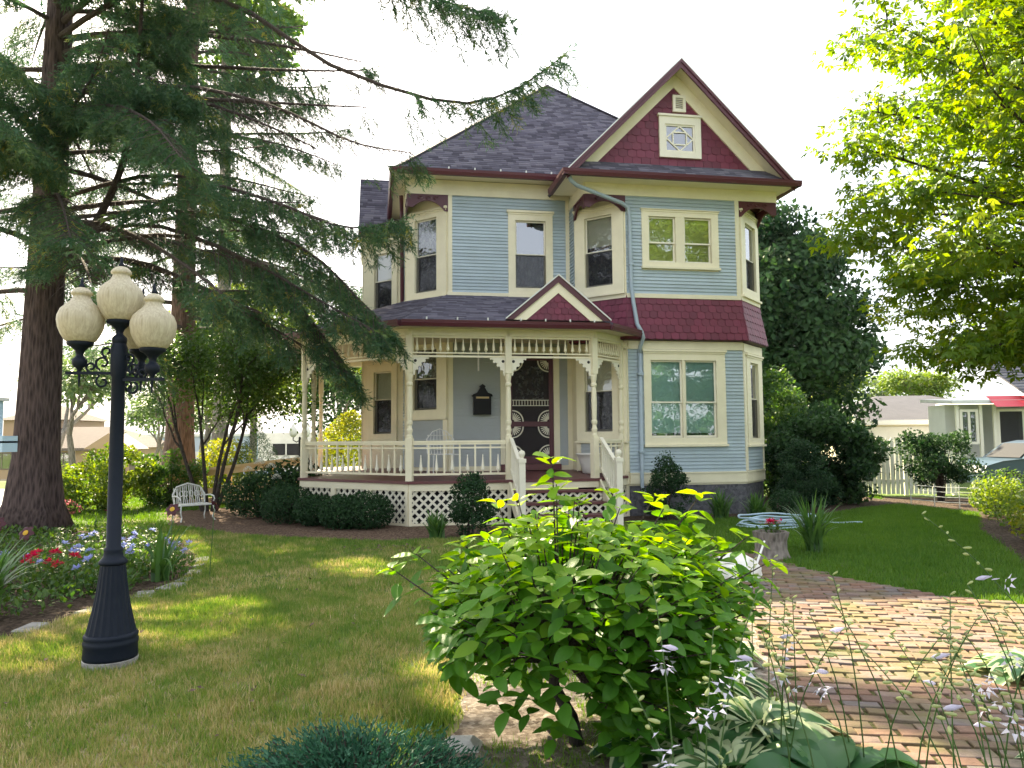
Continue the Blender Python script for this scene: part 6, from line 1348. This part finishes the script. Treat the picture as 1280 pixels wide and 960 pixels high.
# tan bungalow across the street
o = empty('tan_bungalow', (-40, 70, -2.2), 0, 'tan bungalow with brown hipped roof beyond the street', 'house')
MB().box((-9, 0, .5), (5.6, 9, 3.3)).build('wall', 'tan', o); MB().box((-9.05, -.05, -.3), (5.65, 9, .5)).build('foundation', 'stone_dark', o); hip(o, -9, 5.6, 0, 9, 3.3, 2.0, 'roof_brown')
MB().box((-9.5, -.56, 3.05), (6.1, -.5, 3.3)).build('gutter', 'brown', o)
for a, b in ((-7.5, -5.2), (-3.0, -1.9), (-1.6, .1)): win_part(o, a, b, 1.4, 2.9, 0, 'brown')
MB().box((3.0, -2.5, .2), (6.6, 0, 3.2)).build('porch_wall', 'tan', o); MB().prism([(2.6, 3.2), (7.0, 3.2), (4.8, 4.6)], -2.9, 0).build('gable', 'tan', o)
for a in (3.3, 4.3, 5.4): win_part(o, a, a + .7, .9, 2.7, -2.5, 'creamwhite', False)
MB().box((-9, 4, 3.0), (-3.5, 12, 6.0)).build('upper_wall', 'tan', o); hip(o, -9, -3.5, 4, 12, 6.0, 1.6, 'roof_brown')
# long pale building
o = empty('pale_warehouse', (-33, 92, -2.4), 0, 'long pale blue warehouse far down the street', 'building')
MB().box((-14, 0, 0), (16, 14, 4.6)).build('wall', 'bluepale', o); MB().box((-14.2, -.2, 4.6), (16.2, 14, 4.9)).build('roof', 'greywhite', o)
for x in (-11, -6, 6, 11): MB().box((x, -.06, 0), (x + 2.4, 0, 2.8)).build('door', 'greywhite', o)
o = empty('brick_kiosk', (-30.6, 64, -2.1), 0, 'small brick sign pier in front of the pale warehouse', 'sign'); MB().box((-1.0, -.4, 0), (1.0, .4, 1.9)).build('pier', 'brick', o); MB().box((-1.1, -.5, 1.9), (1.1, .5, 2.05)).build('cap', 'concrete', o)
# camper trailer
o = empty('camper_trailer', (-11.9, 45, float(gz(-11.9, 45))), 0, 'white camper trailer with dark windows parked beyond the porch', 'trailer')
zb = .55; prof = [(-2.6, zb), (2.9, zb), (2.9, 2.3), (2.75, 2.6), (2.4, 2.72), (-2.2, 2.72), (-2.5, 2.6), (-2.6, 2.3)]
MB().prism(prof, -1.1, 1.1).build('body', 'greywhite', o)
for x0, x1 in ((-1.75, -1.05), (-.95, -.25), (1.6, 2.3)):
    wn = MB(); frame_rect(wn, x0, x1, 1.45, 2.1, .05, -1.13, -1.1); wn = wn.build('window', 'black', o); MB().box((x0 + .05, -1.12, 1.5), (x1 - .05, -1.105, 2.05)).build('pane', 'dark_interior', wn)
MB().box((-2.6, -1.105, 1.0), (2.9, -1.1, 1.12)).build('stripe', 'sign_blue', o)
for x in (-.6, .5): w1 = MB().tube([(x, -1.12, .36), (x, -.9, .36)], .36, 18).build('wheel', 'tyre', o); MB().tube([(x, -1.14, .36), (x, -1.1, .36)], .16, 12).build('hub', 'chrome', w1)
MB().box((2.9, -.1, .5), (4.0, .1, .6)).build('hitch', 'black', o); MB().box((-2.68, -1.1, .5), (-2.6, 1.1, .62)).build('bumper', 'black', o)
# twin white globe lamp by the far kerb
o = empty('twin_globe_lamp', (-8.15, 29.5, 0), 0, 'black lamp post with two white globes beyond the porch', 'lamp post'); MB().lathe([(.14, -.05), (.10, .3), (.05, .5), (.045, 1.7), (.03, 1.75)], 12).build('shaft', 'black', o)
for s_ in (-1, 1): a_ = MB().tube([(0, 0, 1.62), (s_ * .12, 0, 1.55), (s_ * .25, 0, 1.62), (s_ * .25, 0, 1.74)], .02, 6).build('arm', 'black', o); MB().lathe([(.07, 0), (.14, .1), (.16, .22), (.12, .34), (.06, .42), (.03, .52)], 14, (s_ * .25, 0, 1.74)).build('globe', 'lace_white', a_, True)
# white picket fence
fo = empty('picket_fence', (9.35, 21.0, 0), R(-6), 'tall white picket fence with pointed tops behind the lawn', 'fence')
pk = MB().prism([(-.045, .04), (.045, .04), (.045, 1.46), (0, 1.56), (-.045, 1.46)], -.011, .011).mesh('picket', 'fence')
for i in range(21): link('picket', pk, fo, (.10 + i * .118, 0, random.uniform(-.015, .015))).rotation_euler = (random.uniform(-.02, .02), random.uniform(-.015, .015), 0)
for z in (.35, 1.2): MB().box((0, .012, z), (2.6, .05, z + .09)).build('rail', 'fence', fo)
for x in (1.3, 2.55): MB().box((x - .05, .052, 0), (x + .05, .14, 1.4)).build('fence_post', 'fence', fo)
gp_ = MB().box((-.16, -.13, -.05), (.12, .15, 1.86)).box((-.21, -.18, 1.86), (.17, .20, 1.93)).box((-.17, -.14, 1.93), (.13, .16, 1.99)); gp_.lathe([(.05, 1.99), (.03, 2.03), (.06, 2.09), (.03, 2.15), (.01, 2.2)], 10, (-.02, .01, 0)); gp_.build('gate_post', 'fence', fo)
# garage
o = empty('cream_garage', (16.5, 33.0, 0), R(-5), 'low cream garage with pale grey shingle roof beyond the fence', 'garage')
MB().box((-2.6, 0, 0), (6, 7, 2.25)).build('wall', 'cream', o); hip(o, -2.6, 6, 0, 7, 2.25, 1.25, 'roof_light', .45); MB().box((-3.05, -.5, 2.08), (6.45, -.44, 2.28)).build('gutter', 'white', o); d_ = MB().box((-1.8, -.05, .05), (2.6, 0, 2.0)).build('garage_door', 'white', o)
for z in (.5, 1.0, 1.5): MB().box((-1.8, -.065, z), (2.6, -.052, z + .03)).build('panel_joint', 'greywhite', d_)
# white neighbouring house with porch door
o = empty('white_house', (15.3, 26.5, 0), R(-8), 'white clapboard house with red awning and screened entry', 'house')
wl = MB(); wl.box((2.4, .0, .35), (9, 8, 3.0)); wl = wl.build('wall', 'white', o)
for i in range(19): link('clapboard', board_me, wl, (2.55, -.001, .45 + i * .132)).scale = (6.4, 1.4, 1.8)
for c in wl.children: c.data = c.data if c.data.name.startswith('white') else c.data
bw = board_me.copy(); bw.name = 'white_clapboard'; bw.materials.clear(); bw.materials.append(MT['white'])
for c in wl.children: c.data = bw
MB().box((.0, .9, .35), (2.4, 2.4, 2.7)).build('entry_wall', 'white', o); MB().box((2.3, -.04, .3), (2.52, .02, 3.0)).build('corner_board', 'white', o)
for x in (.0, .75, 1.2, 2.25): MB().box((x, .0, .35), (x + .1, .1, 2.65)).build('entry_post', 'creamwhite', o)
dd = MB(); frame_rect(dd, 1.32, 2.22, .5, 2.5, .09, .03, .07); dd.box((1.41, .03, 1.25), (2.13, .07, 1.34)); dd = dd.build('screen_door', 'creamwhite', o); MB().box((1.41, .05, .6), (2.13, .06, 2.42)).build('insect_screen', 'fly_screen', dd)
for x0, x1 in ((.12, .72),): win_part(o, x0, x1, 1.3, 2.5, .05)
for z in (.75, 1.25): MB().box((1.25, -.5, z), (2.6, -.44, z + .06)).build('stair_rail', 'woodraw', o)
for x in (1.28, 2.55): MB().box((x - .04, -.52, 0), (x + .04, -.44, 1.32)).build('rail_post', 'woodraw', o)
MB().add([(-.2, -.25, 2.68), (2.4, -.25, 2.68), (2.4, 2.6, 2.85), (-.2, 2.6, 2.85), (-.2, -.25, 2.8), (2.4, -.25, 2.8), (2.4, 2.6, 2.97), (-.2, 2.6, 2.97)], [(0, 1, 5, 4), (4, 5, 6, 7), (0, 4, 7, 3), (0, 3, 2, 1)]).build('entry_roof', 'greywhite', o); MB().box((1.1, -.9, 0), (2.5, 0, .3)).build('entry_step', 'concrete', o); MB().box((.0, .0, 0), (9, 8, .34)).build('foundation', 'stone_grey', o)
win_part(o, 3.2, 4.8, 1.75, 2.65, 0.); MB().add([(1.0, -.7, 2.55), (2.5, -.7, 2.55), (2.5, .05, 2.95), (1.0, .05, 2.95)], [(0, 1, 2, 3)]).build('awning', 'red_awning', o)
roof('roof', [(2.0, -.5, 3.0), (9.5, -.5, 3.0), (9.5, 4, 4.9), (2.0, 4, 4.9)], o, 'roof_light', .3, .9)
# parked car (dark teal)
o = empty('parked_car', (14.45, 21.3, 0), R(4), 'dark teal car parked by the white house', 'car')
side = [(-2.1, .35), (-2.15, .62), (-2.05, .80), (-1.6, .92), (-.95, .98), (-.45, 1.38), (.0, 1.46), (.9, 1.44), (1.5, 1.05), (2.05, .98), (2.15, .6), (2.1, .35)]
bd = MB(); n = len(side); ys = ((-.80, .88), (-.86, 1.0), (.86, 1.0), (.80, .88))
for y, s_ in ys:
    for x, z in side: bd.v.append((x * (1 if abs(y) > .82 else .985), y * (.80 if z > 1.1 else 1), z if abs(y) > .82 else .35 + (z - .35) * .97))
for a in range(3): bd.f += [(a * n + i, a * n + (i + 1) % n, (a + 1) * n + (i + 1) % n, (a + 1) * n + i) for i in range(n)]
bd.f += [tuple(range(n))[::-1], tuple(range(3 * n, 4 * n))]; bd.build('body', 'carpaint', o)
MB().prism([(-.85, 1.0), (-.42, 1.34), (.88, 1.36), (1.35, 1.05)], -.876 * .82, -.87 * .80).build('side_window', 'dark_interior', o)
MB().add([(-.98, -.66, 1.0), (-.98, .66, 1.0), (-.47, .58, 1.38), (-.47, -.58, 1.38)], [(0, 1, 2, 3)]).build('windscreen', 'black', o)
for x in (-1.35, 1.35): w1 = MB().tube([(x, -.90, .33), (x, -.66, .33)], .33, 20).build('wheel', 'tyre', o); MB().tube([(x, -.915, .33), (x, -.895, .33)], .19, 14).build('hub', 'chrome', w1)
for y in (-.6, .6): MB().box((-2.16, y - .16, .62), (-2.02, y + .16, .76)).build('headlight', 'lace_white', o)
MB().box((-.75, -1.02, .98), (-.60, -.80, 1.10)).build('mirror', 'black', o); MB().box((-2.2, -.8, .36), (-2.05, .8, .52)).build('bumper', 'carpaint', o)
# low wire edging fence
o = empty('wire_edging_fence', (9.2, 17.9, 0), R(-58), 'low green wire edging fence around the garden bed', 'fence')
for x in (0, .55, 1.1, 1.65): MB().tube([(x, 0, -.05), (x, 0, .52)], .010, 5).build('stake', 'greywhite', o)
for z in (.14, .25, .36, .47): MB().tube([(0, 0, z), (.8, .02, z - .02), (1.65, 0, z)], .006, 5).build('wire', 'greywhite', o)
# right bed planting
for i, (x, y, r_, h, mt, lb) in enumerate([(7.9, 11.4, .5, .42, 'gold_leaf', 'golden green perennial mound at the lawn bend'), (8.9, 13.3, .6, .5, 'bright_leaf', 'bright leafy perennial before the parked car'), (9.5, 15.2, .5, .55, 'bright_leaf', 'leafy yellow green plant beside the wire fence'), (8.0, 10.2, .5, .35, 'gold_leaf', 'low golden plant along the lawn edge'), (10.6, 16.6, .6, .6, 'mid_leaf', 'bushy green plant behind the wire fence'), (7.2, 9.2, .5, .4, 'bright_leaf', 'soft green plant near the path corner')]):
    shrub('perennial', (x, y, 0), (r_, r_, h * .72), 1300, .075, mt, lb, 'plant', 'perennials in the right bed', seed=70 + i, amp=.4, stems=4, inner=.7)
# far trees
far = [(-15.5, 36, 9, 'mid_leaf', 'leafy tree between the two spruce trunks', .55), (-24, 40, 9.5, 'far_leaf', 'leafy tree left of the thick spruce trunk', .55), (-11, 47, 10.5, 'mid_leaf', 'tall green tree behind the camper trailer', .55), (-17.6, 31, 7.5, 'far_leaf', 'grey trunked tree at the far kerb left of the lamp', .5), (-21.5, 46, 7.5, 'far_leaf', 'round street tree in front of the pale warehouse', .5), (-13.2, 33, 8.5, 'bright_leaf', 'sunny yellow green tree behind the farther spruce', .55), (-9.4, 38, 9.5, 'bright_leaf', 'sunny leafy tree above the camper trailer', .55), (-5.6, 36, 9, 'mid_leaf', 'deep green tree filling the gap behind the porch', .55), (-8.2, 52, 10, 'far_leaf', 'hazy tall tree beyond the street', .55), (-27, 60, 9, 'far_leaf', 'pale tree above the bungalow roof', .5), (-34, 84, 13, 'far_leaf', 'large pale tree behind the bungalow', .55), (-3.4, 44, 10, 'mid_leaf', 'tall dark tree directly behind the porch posts', .55),
       (17.5, 47, 8, 'bright_leaf', 'sunlit tree behind the cream garage', .6), (22.5, 52, 9, 'bright_leaf', 'sunlit wide tree over the garage ridge', .6), (28, 50, 8.5, 'bright_leaf', 'sunlit tree behind the white house', .6), (24.5, 66, 13, 'far_leaf', 'tall pale tree rising behind the dark dome tree', .5), (33, 62, 10, 'far_leaf', 'pale far tree behind the white house', .6)]
for i, (x, y, h, mt, lb, sp_) in enumerate(far):
    tree('leafy_tree', (x, y, float(gz(x, y))), h, sp_, lb, mt, 'bark_grey', 46, .28 if h < 9 else .36, DIAMOND, 100 + i, 4, .2, group='trees beyond the garden', lift=.27, leafspread=.55, flat=.5)
# the street side behind the viewpoint, seen only in the window panes
for i, (x, y, h) in enumerate([(-8, -18, 9), (3, -20, 10), (13, -18, 9), (22, -20, 10.5), (31, -16, 9)]):
    tree('street_tree', (x, y, 0), h, .6, ['broad street tree opposite the lamp post', 'tall street tree opposite the porch', 'street tree opposite the steps', 'tall street tree opposite the wing', 'street tree opposite the picket fence'][i], 'mid_leaf', 'bark_grey', 24, .65, DIAMOND, 200 + i, 4, .2, group='street trees opposite the house', lift=.25, leafspread=.65, flat=.5)
for i, x in enumerate((-4.5, .5, 6, 11, 16, 21, 26.5)):
    shrub('street_hedge', (x, -13 + .6 * math.sin(i * 2), 0), (3.0, 1.5, 2.1), 1100, .42, 'dark_leaf', ['leafy hedge opposite the flower bed', 'leafy hedge opposite the lamp post', 'leafy hedge opposite the porch corner', 'leafy hedge opposite the steps', 'leafy hedge opposite the wing', 'leafy hedge opposite the brick path', 'leafy hedge opposite the picket fence'][i], 'hedge', 'hedges across the street', seed=300 + i, amp=.3, stems=3)
# two dense trees that close the view beside the porch
for x, y, zc, rad, mt, lb, sd in ((-6.4, 35.0, 5.0, (3.6, 2.2, 3.4), 'dark_leaf', 'dense deep green tree seen between the porch posts', 81), (-11.2, 33.0, 5.6, (3.3, 2.0, 3.0), 'bright_leaf', 'dense sunlit tree above the ramp handrail', 82)):
    o = empty('dense_tree', (x, y, float(gz(x, y))), 0, lb, 'tree', 'trees beyond the garden'); MB().tube([(0, 0, -.1), (.1, 0, 1.5), (0, .1, zc)], [.2, .16, .08], 8).build('trunk', 'bark_grey', o)
    V, F, T = clumps((0, 0, zc), rad, 46, 260, .20, 1.0, sd, 1.2); link('crown', np_mesh('crown', V, F, mt, T), o)
# ================================================================ grass
def field(x, y, s=0.):
    return (np.sin(x * 1.3 + 1.7 + s) * np.sin(y * 1.1 + .4) + .6 * np.sin(x * 2.9 - y * 1.7 + s) + .5 * np.sin(x * .7 + y * 2.3 + 2) + .35 * np.sin(5.1 * x + 2.2 * y) * np.sin(4.3 * y - x)) / 2.4
BL = np.array([(-.5, 0, 0), (.5, 0, 0), (.12, .0, 1)]); 
def tuft(n, h, w_, spread, seed):
    r_ = np.random.default_rng(seed); V, F = [], []
    for i in range(n):
        a = r_.uniform(0, 2 * PI); p = r_.normal(0, spread, 2); l = h * r_.uniform(.55, 1.15); t_ = r_.uniform(.1, .75); b = r_.uniform(0, 2 * PI); k = len(V)
        V += [(p[0] - w_ * math.cos(b), p[1] - w_ * math.sin(b), 0), (p[0] + w_ * math.cos(b), p[1] + w_ * math.sin(b), 0), (p[0] + l * t_ * math.cos(a), p[1] + l * t_ * math.sin(a), l * math.sqrt(1 - min(.9, t_ * t_)))]; F.append((k, k + 1, k + 2))
    return np.array(V), np.array(F)
def lawn(name, x0, x1, y0, y1, n, tpls, mat, label, keep, tintf, hs):
    P = np.c_[rng.uniform(x0, x1, n), rng.uniform(y0, y1, n)]; P = P[keep(P)]; a = rng.uniform(0, 2 * PI, len(P)); M = np.zeros((len(P), 3, 3)); M[:, 0, 0] = np.cos(a); M[:, 0, 1] = -np.sin(a); M[:, 1, 0] = np.sin(a); M[:, 1, 1] = np.cos(a); M[:, 2, 2] = 1
    T = np.clip(tintf(P[:, 0], P[:, 1]) + rng.normal(0, .21, len(P)), 0, 1); sc = hs(P[:, 0], P[:, 1]) * rng.uniform(.55, 1.35, len(P)); parts = []
    for q, tp in enumerate(tpls): i_ = np.arange(q, len(P), len(tpls)); parts.append(stamp(*tp, M[i_], np.c_[P[i_], gz(P[i_, 0], P[i_, 1]) + .0], sc[i_], T[i_]))
    V, F, T = join(parts); o = link(name, np_mesh(name, V, F, mat, T)); tag(o, label, 'grass', kind='stuff'); return o
tp1 = [tuft(7, .047, .0034, .026, i) for i in range(4)]; tp2 = [tuft(7, .054, .005, .04, 10 + i) for i in range(4)]; tp3 = [tuft(6, .065, .008, .06, 20 + i) for i in range(3)]
def vis_(P, m_=.72): return (np.abs(P[:, 0]) < P[:, 1] * m_ + .2)
def off_beds(P):
    k = np.ones(len(P), bool)
    for b in (BED, MUL, DIRT, PATH, RBED, FBED): k &= ~inside(b, P)
    lx = (P[:, 0] - HO[0]) * math.cos(TH) + (P[:, 1] - HO[1]) * math.sin(TH); ly = -(P[:, 0] - HO[0]) * math.sin(TH) + (P[:, 1] - HO[1]) * math.cos(TH)
    k &= ~((lx > -5.9) & (lx < 4.5) & (ly > -1.4)); k &= ~((lx > -3.7) & (lx < .1) & (ly > -3.1) & (ly < -1)); k &= ~((lx + ly > -5.75) & (lx < .1) & (lx > -5.8) & (ly > -2.1)); return k
tl = lambda x, y: .47 + .27 * field(x, y) + .16 * np.sin(x * 7.3 + 2 * np.sin(y * 3.1)) * np.sin(y * 6.1 + x) - .14 * np.clip((y - 7) / 5, 0, 1) + .06 * np.clip((6 - y), 0, 1)
bare = lambda P: rng.random(len(P)) < np.clip(1.05 - .55 * np.clip(field(P[:, 0], P[:, 1], .3) - .15, 0, 1) * 1.6, .25, 1)
lawn('grass', -5.5, 1.0, 3.2, 8.2, 52000, tp1, 'grass', 'short patchy half dry lawn grass', lambda P: vis_(P) & off_beds(P) & bare(P), tl, lambda x, y: np.full(len(x), 1.0) + .25 * (field(x * 1.7, y * 1.3, 2) > .3))
lawn('grass', -8.5, 2.2, 8.2, 14.5, 42000, tp2, 'grass', 'short lawn grass between bed and porch', lambda P: vis_(P) & off_beds(P) & bare(P), tl, lambda x, y: np.full(len(x), 1.0))
lawn('grass', 2.2, 9.8, 6.8, 21, 52000, tp2, 'grass_green', 'green shaded lawn grass beside the brick path', lambda P: vis_(P) & off_beds(P), lambda x, y: .45 + .2 * field(x, y), lambda x, y: np.full(len(x), 1.1))
lawn('grass', -20, -5, 14, 30, 16000, tp3, 'grass_green', 'sunny grass strip along the road', lambda P: vis_(P, .8) & off_beds(P) & (P[:, 0] > -12.4 - .3 * np.clip(P[:, 1] - 20, 0, 20)), lambda x, y: .55 + .25 * field(x, y), lambda x, y: np.full(len(x), 1.2))
# weeds and moss tufts in the dirt strip, path joints
lawn('weeds', -.6, 1.6, 3.4, 7.0, 5200, tp1, 'grass_green', 'bright weeds sprouting in the bare dirt', lambda P: inside(DIRT, P) & (field(P[:, 0] * 2.2, P[:, 1] * 2.0, 1) > .05), lambda x, y: np.full(len(x), .9), lambda x, y: np.full(len(x), .9))
lawn('path_weeds', 1.6, 6, 3.4, 10.5, 5200, tp1, 'grass_green', 'moss and weed tufts in the brick joints', lambda P: inside(PATH, P) & (field(P[:, 0] * 1.6, P[:, 1] * 1.9, 4) > .12), lambda x, y: np.full(len(x), .95), lambda x, y: np.full(len(x), .55))

# ================================================================ morning haze
hb = MB().box((-110, -40, -4), (90, 130, 32)).build('haze', None); tag(hb, kind='stuff')
m, t, out = nodes('haze'); pv = N(t, 'ShaderNodeVolumePrincipled'); pv.inputs['Color'].default_value = (.86, .92, 1, 1); pv.inputs['Density'].default_value = .0001; pv.inputs['Anisotropy'].default_value = .35
t.links.new(pv.outputs[0], out.inputs['Volume']); hb.data.materials.append(m)
